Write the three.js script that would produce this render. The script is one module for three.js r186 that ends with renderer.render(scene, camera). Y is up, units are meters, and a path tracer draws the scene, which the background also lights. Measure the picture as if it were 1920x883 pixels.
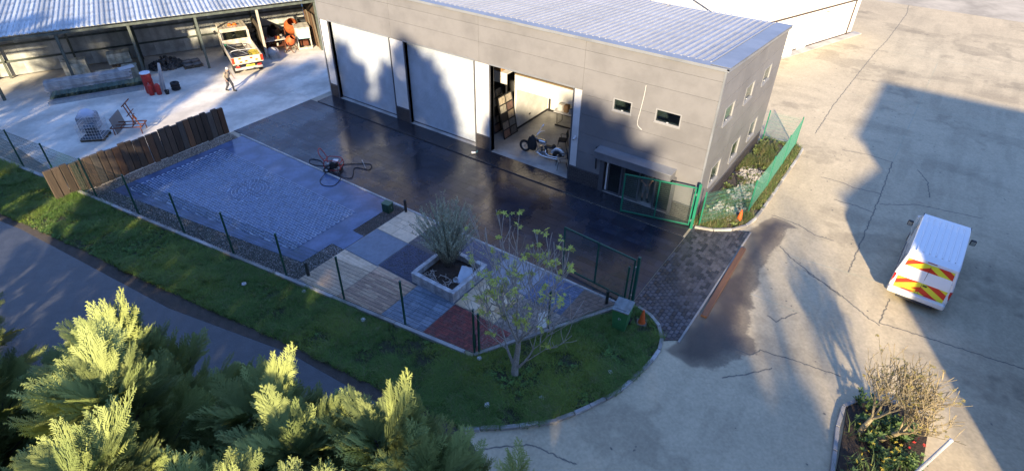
import * as THREE from 'three';
import { mergeGeometries, mergeVertices } from 'three/addons/utils/BufferGeometryUtils.js';
import { RoundedBoxGeometry } from 'three/addons/geometries/RoundedBoxGeometry.js';
import { MarchingCubes } from 'three/addons/objects/MarchingCubes.js';

// ---------------------------------------------------------------- camera, sky, sun, exposure
const scene = new THREE.Scene();
const camera = new THREE.PerspectiveCamera(43.3, 1024 / 470, 0.1, 2000);
camera.position.set(5.755, 15, 22.17);
camera.rotation.set(-0.633113, 0.608472, 0.012922, 'YXZ');
scene.add(camera);
const renderer = new THREE.WebGLRenderer({ antialias: true });
renderer.toneMapping = THREE.LinearToneMapping;
renderer.toneMappingExposure = 3.8;
renderer.shadowMap.enabled = true;
const SUN = new THREE.Vector3(0.465, 0.364, 0.885).normalize();
// clear late-afternoon sky: pale near the horizon, deeper blue overhead, a broad soft brightening round the sun
{
  const W = 256, H = 128, d = new Float32Array(W * H * 4), mix = (a, b, t) => a + (b - a) * t;
  for (let j = 0; j < H; j++) for (let i = 0; i < W; i++) {
    const el = ((j + 0.5) / H - 0.5) * Math.PI, az = ((i + 0.5) / W - 0.5) * 2 * Math.PI, k = Math.pow(Math.max(0, Math.sin(el)), 0.55), o = (j * W + i) * 4;
    const dx = Math.cos(el) * Math.cos(az), dy = Math.sin(el), dz = Math.cos(el) * Math.sin(az), c = Math.max(0, dx * SUN.x + dy * SUN.y + dz * SUN.z), glow = 0.45 * Math.pow(c, 6);
    d[o] = mix(0.150, 0.058, k) * (1 + glow * 1.3); d[o + 1] = mix(0.205, 0.125, k) * (1 + glow); d[o + 2] = mix(0.320, 0.325, k) * (1 + glow * 0.7); d[o + 3] = 1;
  }
  const t = new THREE.DataTexture(d, W, H, THREE.RGBAFormat, THREE.FloatType); t.mapping = THREE.EquirectangularReflectionMapping; t.magFilter = t.minFilter = THREE.LinearFilter; t.wrapS = THREE.RepeatWrapping; t.needsUpdate = true;
  scene.background = t; scene.environment = t;
}
const sun = new THREE.DirectionalLight(new THREE.Color(1.0, 0.81, 0.54), 3.8);
sun.name = 'sun';
sun.position.copy(SUN).multiplyScalar(120).add(new THREE.Vector3(-10, 0, 0));
sun.target.position.set(-10, 0, 0);
sun.castShadow = true; sun.shadow.mapSize.set(4096, 4096); sun.shadow.radius = 3.0;
Object.assign(sun.shadow.camera, { left: -60, right: 60, top: 60, bottom: -60, near: 1, far: 300 });
scene.add(sun, sun.target);

// ---------------------------------------------------------------- helpers
const V = (x, y, z) => new THREE.Vector3(x, y, z);
const lerp = (a, b, t) => a + (b - a) * t;
const clamp = (v, a = 0, b = 1) => Math.min(b, Math.max(a, v));
const smooth = (a, b, x) => { const t = clamp((x - a) / (b - a)); return t * t * (3 - 2 * t); };
function RNG(seed) { let s = seed >>> 0; return () => { s |= 0; s = s + 0x6D2B79F5 | 0; let t = Math.imul(s ^ s >>> 15, 1 | s); t = t + Math.imul(t ^ t >>> 7, 61 | t) ^ t; return ((t ^ t >>> 14) >>> 0) / 4294967296; }; }
const taken = {};
function numbered(n) { if (!(n in taken)) { taken[n] = 0; return n; } taken[n]++; return n + '_' + String(taken[n]).padStart(3, '0'); }
function clean(g) {
  if (g.index) g = g.toNonIndexed();
  for (const k of Object.keys(g.attributes)) if (k !== 'position' && k !== 'normal' && k !== 'uv') g.deleteAttribute(k);
  if (!g.attributes.normal) g.computeVertexNormals();
  if (!g.attributes.uv) g.setAttribute('uv', new THREE.BufferAttribute(new Float32Array(g.attributes.position.count * 2), 2));
  return g;
}
function metric(g) {                      // uv in metres on the plane that each face lies closest to
  const p = g.attributes.position, n = g.attributes.normal, uv = new Float32Array(p.count * 2);
  for (let i = 0; i < p.count; i += 3) {
    let nx = 0, ny = 0, nz = 0;
    for (let k = 0; k < 3; k++) { nx += n.getX(i + k); ny += n.getY(i + k); nz += n.getZ(i + k); }
    nx = Math.abs(nx); ny = Math.abs(ny); nz = Math.abs(nz);
    for (let k = 0; k < 3; k++) {
      const x = p.getX(i + k), y = p.getY(i + k), z = p.getZ(i + k), j = (i + k) * 2;
      if (ny >= nx && ny >= nz) { uv[j] = x; uv[j + 1] = z; } else if (nx >= nz) { uv[j] = z; uv[j + 1] = y; } else { uv[j] = x; uv[j + 1] = y; }
    }
  }
  g.setAttribute('uv', new THREE.BufferAttribute(uv, 2));
  return g;
}
function xf(g, x = 0, y = 0, z = 0, rx = 0, ry = 0, rz = 0) {
  g.applyMatrix4(new THREE.Matrix4().compose(V(x, y, z), new THREE.Quaternion().setFromEuler(new THREE.Euler(rx, ry, rz, 'YXZ')), V(1, 1, 1)));
  return g;
}
const bx = (w, h, d, x, y, z, rx, ry, rz) => xf(new THREE.BoxGeometry(w, h, d), x, y, z, rx, ry, rz);
const b2 = (x0, x1, y0, y1, z0, z1) => bx(x1 - x0, y1 - y0, z1 - z0, (x0 + x1) / 2, (y0 + y1) / 2, (z0 + z1) / 2);
const rb = (w, h, d, r, x, y, z, rx, ry, rz, seg = 2) => xf(new RoundedBoxGeometry(w, h, d, seg, r), x, y, z, rx, ry, rz);
function rod(a, b, r0, r1 = r0, n = 8) {
  a = Array.isArray(a) ? V(...a) : a; b = Array.isArray(b) ? V(...b) : b;
  const d = b.clone().sub(a), L = d.length();
  const g = new THREE.CylinderGeometry(r1, r0, L, n, 1);
  g.applyMatrix4(new THREE.Matrix4().compose(a.clone().add(b).multiplyScalar(0.5), new THREE.Quaternion().setFromUnitVectors(V(0, 1, 0), d.normalize()), V(1, 1, 1)));
  return g;
}
const tb = (pts, r, n = 6, seg = 24, closed = false) => new THREE.TubeGeometry(new THREE.CatmullRomCurve3(pts.map(p => Array.isArray(p) ? V(...p) : p), closed), seg, r, n, closed);
const bar = (pts, r, n = 6) => { const l = []; for (let i = 1; i < pts.length; i++) l.push(rod(pts[i - 1], pts[i], r, r, n)); return l; };
function lathe(prof, n = 20, x = 0, y = 0, z = 0, rx = 0, ry = 0, rz = 0) { return xf(new THREE.LatheGeometry(prof.map(p => new THREE.Vector2(...p)), n), x, y, z, rx, ry, rz); }
function prism(poly, y0, y1) {            // polygon in x,z raised from y0 to y1
  const s = new THREE.Shape(poly.map(([x, z]) => new THREE.Vector2(x, -z)));
  const g = new THREE.ExtrudeGeometry(s, { depth: y1 - y0, bevelEnabled: false });
  g.rotateX(-Math.PI / 2); g.translate(0, y0, 0); return g;
}
function sheet(poly, y) { const s = new THREE.Shape(poly.map(([x, z]) => new THREE.Vector2(x, -z))); const g = new THREE.ShapeGeometry(s); g.rotateX(-Math.PI / 2); g.translate(0, y, 0); return g; }
function clipTo(poly, hull) {             // Sutherland-Hodgman against a convex hull given with its inside on the left or right
  let area = 0; for (let i = 0; i < hull.length; i++) { const [a, b] = hull[i], [c, d] = hull[(i + 1) % hull.length]; area += a * d - b * c; }
  const sg = Math.sign(area); let out = poly;
  for (let i = 0; i < hull.length && out.length; i++) {
    const [ax, az] = hull[i], [bx_, bz] = hull[(i + 1) % hull.length];
    const side = p => sg * ((bx_ - ax) * (p[1] - az) - (bz - az) * (p[0] - ax));
    const res = [];
    for (let k = 0; k < out.length; k++) {
      const p = out[k], q = out[(k + 1) % out.length], sp = side(p), sq = side(q);
      if (sp >= 0) res.push(p);
      if ((sp >= 0) !== (sq >= 0)) { const t = sp / (sp - sq); res.push([lerp(p[0], q[0], t), lerp(p[1], q[1], t)]); }
    }
    out = res;
  }
  return out;
}
function polyArea(p) { let a = 0; for (let i = 0; i < p.length; i++) { const [x, z] = p[i], [u, w] = p[(i + 1) % p.length]; a += x * w - z * u; } return Math.abs(a) / 2; }
function inPoly(x, z, p) { let c = false; for (let i = 0, j = p.length - 1; i < p.length; j = i++) { const [xi, zi] = p[i], [xj, zj] = p[j]; if ((zi > z) !== (zj > z) && x < (xj - xi) * (z - zi) / (zj - zi) + xi) c = !c; } return c; }
const join = list => { const a = (Array.isArray(list) ? list.flat(3) : [list]).map(clean); return a.length === 1 ? a[0] : mergeGeometries(a); };
function mesh(name, list, m, parent = scene, keepUV = false) {
  const g = join(list); if (!keepUV) metric(g);
  const o = new THREE.Mesh(g, m); o.name = parent === scene ? numbered(name) : name; o.castShadow = o.receiveShadow = true; parent.add(o); return o;
}
function tag(o, label, category, group) { o.userData.label = label; if (category) o.userData.category = category; if (group) o.userData.group = group; return o; }
function thing(name, label, category, pos = [0, 0, 0], turn = 0, group) {
  const o = new THREE.Group(); o.name = numbered(name); o.position.set(...pos); o.rotation.y = turn; scene.add(o); return tag(o, label, category, group);
}
function struct(name, list, m, label, keepUV = false) { const o = mesh(name, list, m, scene, keepUV); o.userData.kind = 'structure'; if (label) o.userData.label = label; return o; }
function structG(name, label) { const o = new THREE.Group(); o.name = numbered(name); o.userData = { kind: 'structure', label }; scene.add(o); return o; }
function copy(o, pos, turn, label) { const c = o.clone(); c.name = numbered(o.name.replace(/_\d{3}$/, '')); c.userData = { ...o.userData }; if (label) c.userData.label = label; c.position.set(...pos); c.rotation.y = turn; scene.add(c); return c; }
function inst(name, g, m, mats, cols, parent = scene, stuff = true) {
  const o = new THREE.InstancedMesh(g, m, mats.length); o.name = parent === scene ? numbered(name) : name;
  mats.forEach((x, i) => o.setMatrixAt(i, x)); if (cols) cols.forEach((c, i) => o.setColorAt(i, c));
  o.castShadow = o.receiveShadow = true; if (stuff) o.userData.kind = 'stuff'; parent.add(o); return o;
}
const M4 = (p, q, s) => new THREE.Matrix4().compose(p, q, typeof s === 'number' ? V(s, s, s) : s);
const QE = (x, y, z) => new THREE.Quaternion().setFromEuler(new THREE.Euler(x, y, z, 'YXZ'));
const QY = d => new THREE.Quaternion().setFromUnitVectors(V(0, 1, 0), d);

// ---------------------------------------------------------------- tileable noise textures
function lattice(n, seed) { const r = RNG(seed), a = new Float32Array(n * n); for (let i = 0; i < n * n; i++) a[i] = r(); return a; }
const lats = {};
function vnoise(u, v, n, seed) {          // periodic value noise, u v in 0..1, n cells
  const k = n + '_' + seed, L = lats[k] || (lats[k] = lattice(n, seed * 7919 + n)); u = (u - Math.floor(u)) * n; v = (v - Math.floor(v)) * n;
  const i = Math.floor(u) % n, j = Math.floor(v) % n, i1 = (i + 1) % n, j1 = (j + 1) % n; let a = u - Math.floor(u), b = v - Math.floor(v);
  a = a * a * (3 - 2 * a); b = b * b * (3 - 2 * b);
  return lerp(lerp(L[j * n + i], L[j * n + i1], a), lerp(L[j1 * n + i], L[j1 * n + i1], a), b);
}
function fbm(u, v, n, oct, seed, gain = 0.5) { let s = 0, a = 1, t = 0; for (let o = 0; o < oct; o++) { s += a * vnoise(u, v, n << o, seed + o); t += a; a *= gain; } return s / t; }
function dtex(w, h, fn, srgb = true) {
  const d = new Uint8Array(w * h * 4);
  for (let j = 0; j < h; j++) for (let i = 0; i < w; i++) { const c = fn(i / w, j / h, i, j), k = (j * w + i) * 4; d[k] = clamp(c[0]) * 255; d[k + 1] = clamp(c[1]) * 255; d[k + 2] = clamp(c[2]) * 255; d[k + 3] = 255; }
  const t = new THREE.DataTexture(d, w, h); t.wrapS = t.wrapT = THREE.RepeatWrapping; t.magFilter = THREE.LinearFilter; t.minFilter = THREE.LinearMipmapLinearFilter; t.generateMipmaps = true;
  if (srgb) t.colorSpace = THREE.SRGBColorSpace; t.needsUpdate = true; return t;
}
const gray = v => [v, v, v];
const rep = (t, m, n = m) => { const c = t.clone(); c.repeat.set(1 / m, 1 / n); c.needsUpdate = true; return c; };
const T = {
  blotch: dtex(512, 512, (u, v) => gray(0.90 + 0.10 * smooth(0.25, 0.75, fbm(u, v, 4, 6, 11, 0.7)))),
  stain: dtex(512, 512, (u, v) => gray(0.78 + 0.22 * smooth(0.2, 0.8, fbm(u, v, 4, 7, 15, 0.68)))),
  fine: dtex(256, 256, (u, v) => gray(0.72 + 0.28 * fbm(u, v, 32, 3, 21, 0.8))),
  speck: dtex(512, 512, (u, v) => { const a = fbm(u, v, 128, 2, 31, 0.9), b = fbm(u, v, 6, 4, 33); return gray(0.55 + 0.3 * a + 0.22 * b); }),
  wood: dtex(256, 512, (u, v) => { const w = fbm(u * 1, v * 0.12, 32, 4, 41, 0.7), b = fbm(u, v, 5, 4, 44); return [0.62 + 0.38 * w * (0.6 + 0.5 * b), 0.6 + 0.38 * w * (0.6 + 0.5 * b), 0.58 + 0.36 * w * (0.6 + 0.45 * b)]; }),
  bumpF: dtex(256, 256, (u, v) => gray(fbm(u, v, 24, 4, 51, 0.75)), false),
  bumpC: dtex(512, 512, (u, v) => gray(fbm(u, v, 10, 6, 61, 0.6)), false),
  wet: dtex(512, 512, (u, v) => { const a = fbm(u, v, 4, 6, 71, 0.6); return gray(0.20 + 0.26 * smooth(0.40, 0.68, a)); }, false),
  bark: dtex(128, 256, (u, v) => gray(0.5 + 0.5 * fbm(u, v * 0.3, 16, 4, 81, 0.7))),
  rust: dtex(256, 256, (u, v) => { const a = fbm(u, v, 6, 5, 91, 0.65); return [0.75 + 0.25 * a, 0.55 + 0.4 * a, 0.45 + 0.45 * a]; }),
};
function mt(c, roughness = 0.7, o = {}) {
  const m = new THREE.MeshPhysicalMaterial({ roughness, metalness: 0, ...o });
  if (Array.isArray(c)) m.color.setRGB(...c); else m.color.set(c); return m;
}
const bl = m => rep(T.blotch, m), sn = m => rep(T.stain, m);
const M = {
  panel: mt([0.18, 0.178, 0.178], 0.42, { map: bl(7), bumpMap: rep(T.bumpC, 6), bumpScale: 0.002 }),
  panelBack: mt([0.10, 0.10, 0.105], 0.8),
  white: mt([0.62, 0.625, 0.63], 0.5, { map: bl(5) }),
  doorWhite: mt([0.42, 0.465, 0.52], 0.42, { map: bl(3.3) }),
  trim: mt([0.085, 0.088, 0.10], 0.4, { map: bl(2) }),
  flash: mt([0.30, 0.32, 0.35], 0.28, { metalness: 0.35, map: bl(4) }),
  roofSheet: mt([0.44, 0.45, 0.47], 0.36, { metalness: 0.25, map: bl(3) }),
  brickDark: mt([0.040, 0.036, 0.040], 0.75, { map: rep(T.fine, 0.6) }),
  mortar: mt([0.17, 0.165, 0.16], 0.9, { map: rep(T.fine, 0.5) }),
  glass: mt([0.50, 0.56, 0.56], 0.03, { transmission: 1, thickness: 0, ior: 1.5, specularIntensity: 1 }),
  pvc: mt([0.24, 0.245, 0.255], 0.4),
  concrete: mt([0.34, 0.325, 0.30], 0.85, { map: sn(2.5), bumpMap: rep(T.bumpF, 0.7), bumpScale: 0.004 }),
  concreteP: mt([0.46, 0.45, 0.43], 0.85, { map: sn(4), bumpMap: rep(T.bumpF, 0.7), bumpScale: 0.003 }),
  floorIn: mt([0.42, 0.41, 0.39], 0.35, { map: sn(3) }),
  inWall: mt([0.62, 0.62, 0.60], 0.7, { map: bl(3) }),
  black: mt([0.014, 0.014, 0.016], 0.5),
  rubber: mt([0.018, 0.018, 0.019], 0.85),
  chrome: mt([0.75, 0.75, 0.76], 0.12, { metalness: 1 }),
  steel: mt([0.42, 0.43, 0.44], 0.35, { metalness: 0.8, map: bl(1) }),
  galv: mt([0.42, 0.45, 0.48], 0.42, { metalness: 0.5, map: bl(0.8) }),
  greenP: mt([0.012, 0.17, 0.10], 0.38, { map: bl(0.9) }),
  greenD: mt([0.010, 0.085, 0.060], 0.42, { map: bl(0.9) }),
  soil: mt([0.060, 0.042, 0.030], 0.95, { map: rep(T.speck, 0.8), bumpMap: rep(T.bumpC, 0.8), bumpScale: 0.03 }),
  rustM: mt([0.16, 0.065, 0.035], 0.8, { map: rep(T.rust, 0.5), metalness: 0.2 }),
  timber: mt([0.20, 0.12, 0.07], 0.8, { map: rep(T.wood, 0.35, 1.6) }),
  plank: mt([0.30, 0.24, 0.17], 0.85, { map: rep(T.wood, 0.3, 1.5) }),
  orange: mt([0.72, 0.13, 0.03], 0.5, { map: bl(0.5) }),
  red: mt([0.42, 0.025, 0.02], 0.4, { map: bl(0.6) }),
};
// ---------------------------------------------------------------- ground sheets
const CRACKS = [[[4.0, -11.49], [5.23, -11.73], [6.4, -11.55]], [[6.39, -11.58], [6.42, -7.39], [6.33, -0.5]], [[3.74, -7.75], [4.67, -7.8], [5.17, -7.6], [6.41, -7.79]], [[4.69, -5.89], [5.59, -5.93], [6.4, -5.76]], [[6.52, -6.73], [7.32, -7.25], [7.88, -7.72], [10.5, -8.2]], [[7.56, -11.48], [8.12, -10.39], [8.35, -8.8]],
  [[4.84, 0.41], [6.31, 1.11], [7.5, 1.92], [7.84, 2.08]], [[7.93, 0.27], [7.82, 1.93]], [[7.82, 1.93], [9.41, 1.74], [13, 1.4]], [[2.72, -2.82], [3.88, -2.73], [4.61, -2.36], [5.38, -2.4]], [[3.6, -0.64], [4.21, -0.1], [5.02, 0.41], [6.39, 1.24]],
  [[4.45, 3.93], [4.75, 4.08], [5.26, 3.16]], [[3.61, 6.28], [4.52, 6.22], [4.72, 5.8], [5.75, 5.59], [7.21, 5.41]], [[4.1, 7.71], [4.67, 7.14], [5.27, 6.37]], [[2.9, -47.65], [3.26, -42.84], [3.0, -33.16], [2.73, -29.87], [2.29, -17.47], [2.31, -12.68]], [[-0.6, 14.3], [0.41, 13.42], [1.79, 13.19]]];
const JOINTS = [[[4.1, -0.2], [5.16, -0.32], [7.64, -0.58]], [[2.83, 3.15], [3.63, 3.1], [5.32, 3.09]], [[2.2, -20], [14, -20.6]], [[6.4, -11.6], [6.8, -30]], [[2, -30.5], [13, -31]]];
const WET = [[2.13, 7.16], [2.0, 7.62], [2.92, 7.78], [3.63, 7.47], [4.13, 6.85], [4.58, 6.18], [4.36, 5.24], [4.04, 5.15], [3.77, 4.0], [3.97, 3.68], [3.32, 1.68], [3.4, 0.36], [3.63, -1.17], [3.6, -2.12], [3.93, -2.61], [2.71, -2.85], [2.34, -1.7], [2.21, -0.61], [2.2, 5.48]];
function segDist(x, z, l) { let d = 1e9; for (let i = 1; i < l.length; i++) { const [ax, az] = l[i - 1], [bx_, bz] = l[i], ux = bx_ - ax, uz = bz - az, t = clamp(((x - ax) * ux + (z - az) * uz) / (ux * ux + uz * uz)); d = Math.min(d, Math.hypot(x - ax - t * ux, z - az - t * uz)); } return d; }
const RX0 = -6, RX1 = 24, RZ0 = -46, RZ1 = 20;
{
  const W = 1024, H = 2048, wet = new Float32Array(W * H), col = new Uint8Array(W * H * 4), rgh = new Uint8Array(W * H * 4);
  const wetL = [...WET, WET[0]];
  for (let j = 0; j < H; j++) for (let i = 0; i < W; i++) {
    const x = lerp(RX0, RX1, (i + 0.5) / W), z = lerp(RZ0, RZ1, (j + 0.5) / H), u = x / 64, v = z / 64;
    const a = fbm(u, v, 8, 6, 101, 0.6), b = fbm(u, v, 40, 4, 103, 0.6), c = fbm(u * 4, v * 4, 256, 2, 107, 0.9);
    let k = 0.855 + 0.08 * (a - 0.5) * 2 + 0.05 * (b - 0.5) * 2 + 0.14 * (c - 0.5);
    k -= 0.06 * smooth(0.62, 0.75, fbm(u, v * 3, 12, 4, 111));
    k -= 0.035 * smooth(0.45, 0.65, fbm(u * 2, v * 0.25, 64, 4, 131)) * smooth(2.4, 3.4, x); k += 0.06 * (fbm(u * 4, v * 4, 64, 3, 139, 0.8) - 0.5); k -= 0.09 * smooth(0.60, 0.70, fbm(u, v, 22, 5, 137, 0.65));
    let warm = 0.5 + 0.8 * (fbm(u, v, 6, 3, 113) - 0.5), w = 0;
    if (x > 1.2 && x < 5.6 && z > -4 && z < 9) {
      const xx = x + (b - 0.5) * 0.7 + (c - 0.5) * 0.12, zz = z + (fbm(u, v, 48, 3, 121) - 0.5) * 0.7;
      const d = segDist(xx, zz, wetL) * (inPoly(xx, zz, WET) ? 1 : -1);
      w = smooth(-0.05, 0.09, d) * (0.50 + 0.5 * smooth(0.05, 0.75, d + 0.9 * (a - 0.5) + 0.5 * (b - 0.5)));
    }
    wet[j * W + i] = w;
    const kw = 1 - 0.62 * w, o = (j * W + i) * 4, br = w * 0.10;
    col[o] = clamp(0.81 * k * (1 - 0.60 * w) * (1 + 0.03 * warm)) * 255; col[o + 1] = clamp(0.76 * k * (1 - 0.625 * w)) * 255; col[o + 2] = clamp(0.64 * k * (1 - 0.03 * warm) * (1 - 0.63 * w)) * 255; col[o + 3] = 255;
    const r = lerp(0.82, 0.22 + 0.30 * smooth(0.4, 0.7, a), w); rgh[o] = rgh[o + 1] = rgh[o + 2] = r * 255; rgh[o + 3] = 255;
  }
    const px = (W / (RX1 - RX0)), pz = H / (RZ1 - RZ0);
  function stroke(l, wd, f, jag, seed) {
    const r = RNG(seed);
    const pts = []; for (let i = 1; i < l.length; i++) { const n = Math.ceil(Math.hypot(l[i][0] - l[i - 1][0], l[i][1] - l[i - 1][1]) / 0.12); for (let k = 0; k < n; k++) pts.push([lerp(l[i - 1][0], l[i][0], k / n) + (r() - 0.5) * jag, lerp(l[i - 1][1], l[i][1], k / n) + (r() - 0.5) * jag]); } pts.push(l[l.length - 1]);
    for (let i = 1; i < pts.length; i++) {
      const [ax, az] = pts[i - 1], [bx_, bz] = pts[i], ww = wd * (0.15 + 1.0 * r());
      const x0 = Math.floor((Math.min(ax, bx_) - 0.15 - RX0) * px), x1 = Math.ceil((Math.max(ax, bx_) + 0.15 - RX0) * px), z0 = Math.floor((Math.min(az, bz) - 0.15 - RZ0) * pz), z1 = Math.ceil((Math.max(az, bz) + 0.15 - RZ0) * pz);
      for (let j = Math.max(0, z0); j <= Math.min(H - 1, z1); j++) for (let q = Math.max(0, x0); q <= Math.min(W - 1, x1); q++) {
        const x = RX0 + (q + 0.5) / px, z = RZ0 + (j + 0.5) / pz, d = segDist(x, z, [pts[i - 1], pts[i]]), m = 1 - smooth(ww, ww + 0.025, d), o = (j * W + q) * 4;
        if (m > 0) for (let c = 0; c < 3; c++) col[o + c] = Math.min(col[o + c], lerp(col[o + c], 255 * (f > 0 ? 0.62 : 0.30) * (c === 2 ? 0.95 : 1), m)) || 0;
      }
    }
  }
  CRACKS.forEach((l, i) => stroke(l, 0.006, 0, 0.06, 200 + i)); JOINTS.forEach((l, i) => stroke(l, 0.006, 1, 0.01, 300 + i));
  const r = RNG(77);
  for (let k = 0; k < 130; k++) { const x = lerp(0.5, 12, r()), z = lerp(-30, 14, r()); stroke([[x, z], [x + (r() - 0.5) * 0.08, z + (r() - 0.5) * 0.08]], 0.006 + 0.012 * r(), 0, 0.0, 900 + k); }
  const mk = (d, s) => { const t = new THREE.DataTexture(d, W, H); t.magFilter = THREE.LinearFilter; t.minFilter = THREE.LinearMipmapLinearFilter; t.generateMipmaps = true; if (s) t.colorSpace = THREE.SRGBColorSpace; t.needsUpdate = true; return t; };
  const g = new THREE.PlaneGeometry(RX1 - RX0, RZ1 - RZ0); g.rotateX(-Math.PI / 2); g.translate((RX0 + RX1) / 2, 0, (RZ0 + RZ1) / 2);
  const uv = g.attributes.uv, p = g.attributes.position; for (let i = 0; i < p.count; i++) uv.setXY(i, (p.getX(i) - RX0) / (RX1 - RX0), (p.getZ(i) - RZ0) / (RZ1 - RZ0));
  M.road = mt([1, 1, 1], 1, { map: mk(col, true), roughnessMap: mk(rgh, false) });
  struct('road', g, M.road, 'cracked pale concrete road beside the workshop with a wet stain at the ramp', true);
}
const groundM = mt([0.47, 0.42, 0.33], 0.9, { map: rep(T.stain, 11) });
struct('ground', (() => { const g = new THREE.PlaneGeometry(700, 700); g.rotateX(-Math.PI / 2); g.translate(0, -0.02, 0); return g; })(), groundM, 'bare ground that runs out beyond the yard');
// left service yard: pale dusty concrete
const yardPale = mt([0.74, 0.69, 0.60], 0.88, { map: sn(6), bumpMap: rep(T.bumpF, 1.1), bumpScale: 0.006 });
struct('yard', b2(-64, -24.16, -0.3, 0.002, -40, 14.4), yardPale, 'pale dusty concrete yard in front of the open shed');
const slabG = structG('pavement', 'pale concrete bays laid beside the dark apron');
mesh('slab', b2(-26.1, -24.2, -0.1, 0.012, -0.4, 1.05), yardPale, slabG); mesh('slab', b2(-27.4, -26.13, -0.1, 0.014, -0.4, 1.9), yardPale, slabG);
// dark sealed apron and the step along the doors
const apronM = mt([0.018, 0.022, 0.032], 1, { map: bl(2.6), roughnessMap: rep(T.wet, 5.2), bumpMap: rep(T.bumpC, 1.1), bumpScale: 0.003, clearcoat: 0.25, clearcoatRoughness: 0.12 });
const rA = RNG(5);
{
  const a = structG('apron', 'black wet sealed paving in front of the roller doors');
  mesh('bed', b2(-24.16, 0.12, -0.3, 0.006, 1.16, 6.5), mt([0.012, 0.012, 0.014], 0.7), a);
  const ms = [0, 1, 2, 3].map(k => { const m = apronM.clone(); m.color.setRGB(0.012 + 0.004 * k, 0.017 + 0.005 * k, 0.030 + 0.007 * k); return m; });
  // stamped ashlar pieces in bays, joints 8 mm wide and 4 mm deep
  const gs = ms.map(() => []); let z = 1.17;
  while (z < 6.48) {
    const dz = Math.min([0.3, 0.45, 0.6][Math.floor(rA() * 3)], 6.49 - z); let x = -24.15;
    while (x < 0.1) { const dx = Math.min(0.4 + 0.5 * rA(), 0.11 - x); if (dx > 0.03 && dz > 0.03) gs[Math.floor(rA() * 4)].push(b2(x + 0.004, x + dx - 0.004, 0.004, 0.010 + 0.0015 * rA(), z + 0.004, z + dz - 0.004)); x += dx; }
    z += dz;
  }
  gs.forEach((g, k) => { const o = mesh('stone', g, ms[k], a); o.userData.kind = 'stuff'; });
}
{
  const s = structG('step', 'long dark step slab along the foot of the building front');
  const m = mt([0.032, 0.034, 0.042], 0.38, { map: bl(1.5), roughnessMap: rep(T.wet, 3), bumpMap: rep(T.bumpC, 0.8), bumpScale: 0.006 });
  for (let i = 0; i < 16; i++) { const x0 = -23.55 + i * 1.475; mesh('slab', rb(1.467, 0.18, 1.13, 0.012, x0 + 0.737, -0.03, 0.575), m, s); }
}
struct('edging', Array.from({ length: 25 }, (_, i) => rb(0.925, 0.12, 0.10, 0.008, -23.0 + i * 0.932, -0.02, 6.56)), M.concreteP, 'thin pale concrete edging strip between the dark apron and the blue paving');
// blue stamped pad
const padHull = [[-23.24, 6.62], [-11.68, 6.62], [-11.68, 11.86], [-23.24, 13.62]];
const blueM = mt([0.105, 0.150, 0.27], 0.42, { map: sn(2.2), roughnessMap: rep(T.wet, 6), bumpMap: rep(T.bumpC, 1.2), bumpScale: 0.006 });
{
  const p = structG('paving', 'large blue stamped concrete pad with a pale grid of cobble joints');
  mesh('border', [prism(padHull, -0.2, 0.012), prism([[-11.68, 9.17], [-10.98, 9.17], [-10.98, 10.3], [-11.68, 10.3]], -0.2, 0.011)], blueM, p);
  const jm = mt([0.44, 0.52, 0.64], 0.7, { map: bl(1.5) });
  const inner = [[-22.75, 8.12], [-12.65, 8.12], [-12.65, 11.55], [-22.75, 13.08]];
  mesh('joint_bed', sheet(inner, 0.016), jm, p);
  const g = clean(rb(1, 1, 1, 0.12, 0, 0, 0, 0, 0, 0, 1)), ms = [], cs = [], r = RNG(9);
  const cx = -18.1, cz = 9.75;
  const put = (x, z, w, d, a) => { ms.push(M4(V(x, 0.013, z), QE(0, a, 0), V(w, 0.026 + 0.004 * r(), d))); const k = 0.7 + 0.6 * r(); cs.push(new THREE.Color().setRGB(0.062 * k, 0.098 * k, 0.185 * k)); };
  for (let z = 8.19, row = 0; z < 13.1; z += 0.128, row++) for (let x = -22.68 + (row % 2) * 0.09; x < -12.65; x += 0.182) {
    if (!inPoly(x, z, inner) || Math.hypot(x - cx, z - cz) < 0.92) continue; put(x + (r() - 0.5) * 0.012, z, 0.150 + 0.014 * r(), 0.098 + 0.012 * r(), (r() - 0.5) * 0.06);
  }
  for (let k = 0; k < 6; k++) { const R = 0.1 + k * 0.155, n = Math.max(4, Math.round(2 * Math.PI * R / 0.17)); for (let i = 0; i < n; i++) { const a = i / n * 2 * Math.PI; put(cx + R * Math.cos(a), cz + R * Math.sin(a), 0.138, Math.min(0.155, 2 * Math.PI * R / n - 0.022), -a); } }
  inst('cobble', g, mt([1, 1, 1], 0.4, { roughnessMap: rep(T.wet, 1) }), ms, cs, p);
}
// loose gravel strips
function gravel(poly, n, y, size, seed, cols, label) {
  const r = RNG(seed), g = clean(new THREE.IcosahedronGeometry(1, 0)), ms = [], cs = []; let x0 = 1e9, x1 = -1e9, z0 = 1e9, z1 = -1e9;
  for (const [x, z] of poly) { x0 = Math.min(x0, x); x1 = Math.max(x1, x); z0 = Math.min(z0, z); z1 = Math.max(z1, z); }
  while (ms.length < n) { const x = lerp(x0, x1, r()), z = lerp(z0, z1, r()); if (!inPoly(x, z, poly)) continue; const s = size * (0.5 + r() * 0.9); ms.push(M4(V(x, y + s * 0.35 + r() * 0.012, z), QE(r() * 6, r() * 6, r() * 6), V(s, s * 0.65, s * 0.85))); const c = cols[Math.floor(r() * cols.length)], k = 0.7 + 0.6 * r(); cs.push(new THREE.Color().setRGB(c[0] * k, c[1] * k, c[2] * k)); }
  const o = inst('gravel', g, mt([1, 1, 1], 0.85), ms, cs); o.userData.label = label; return o;
}
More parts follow.
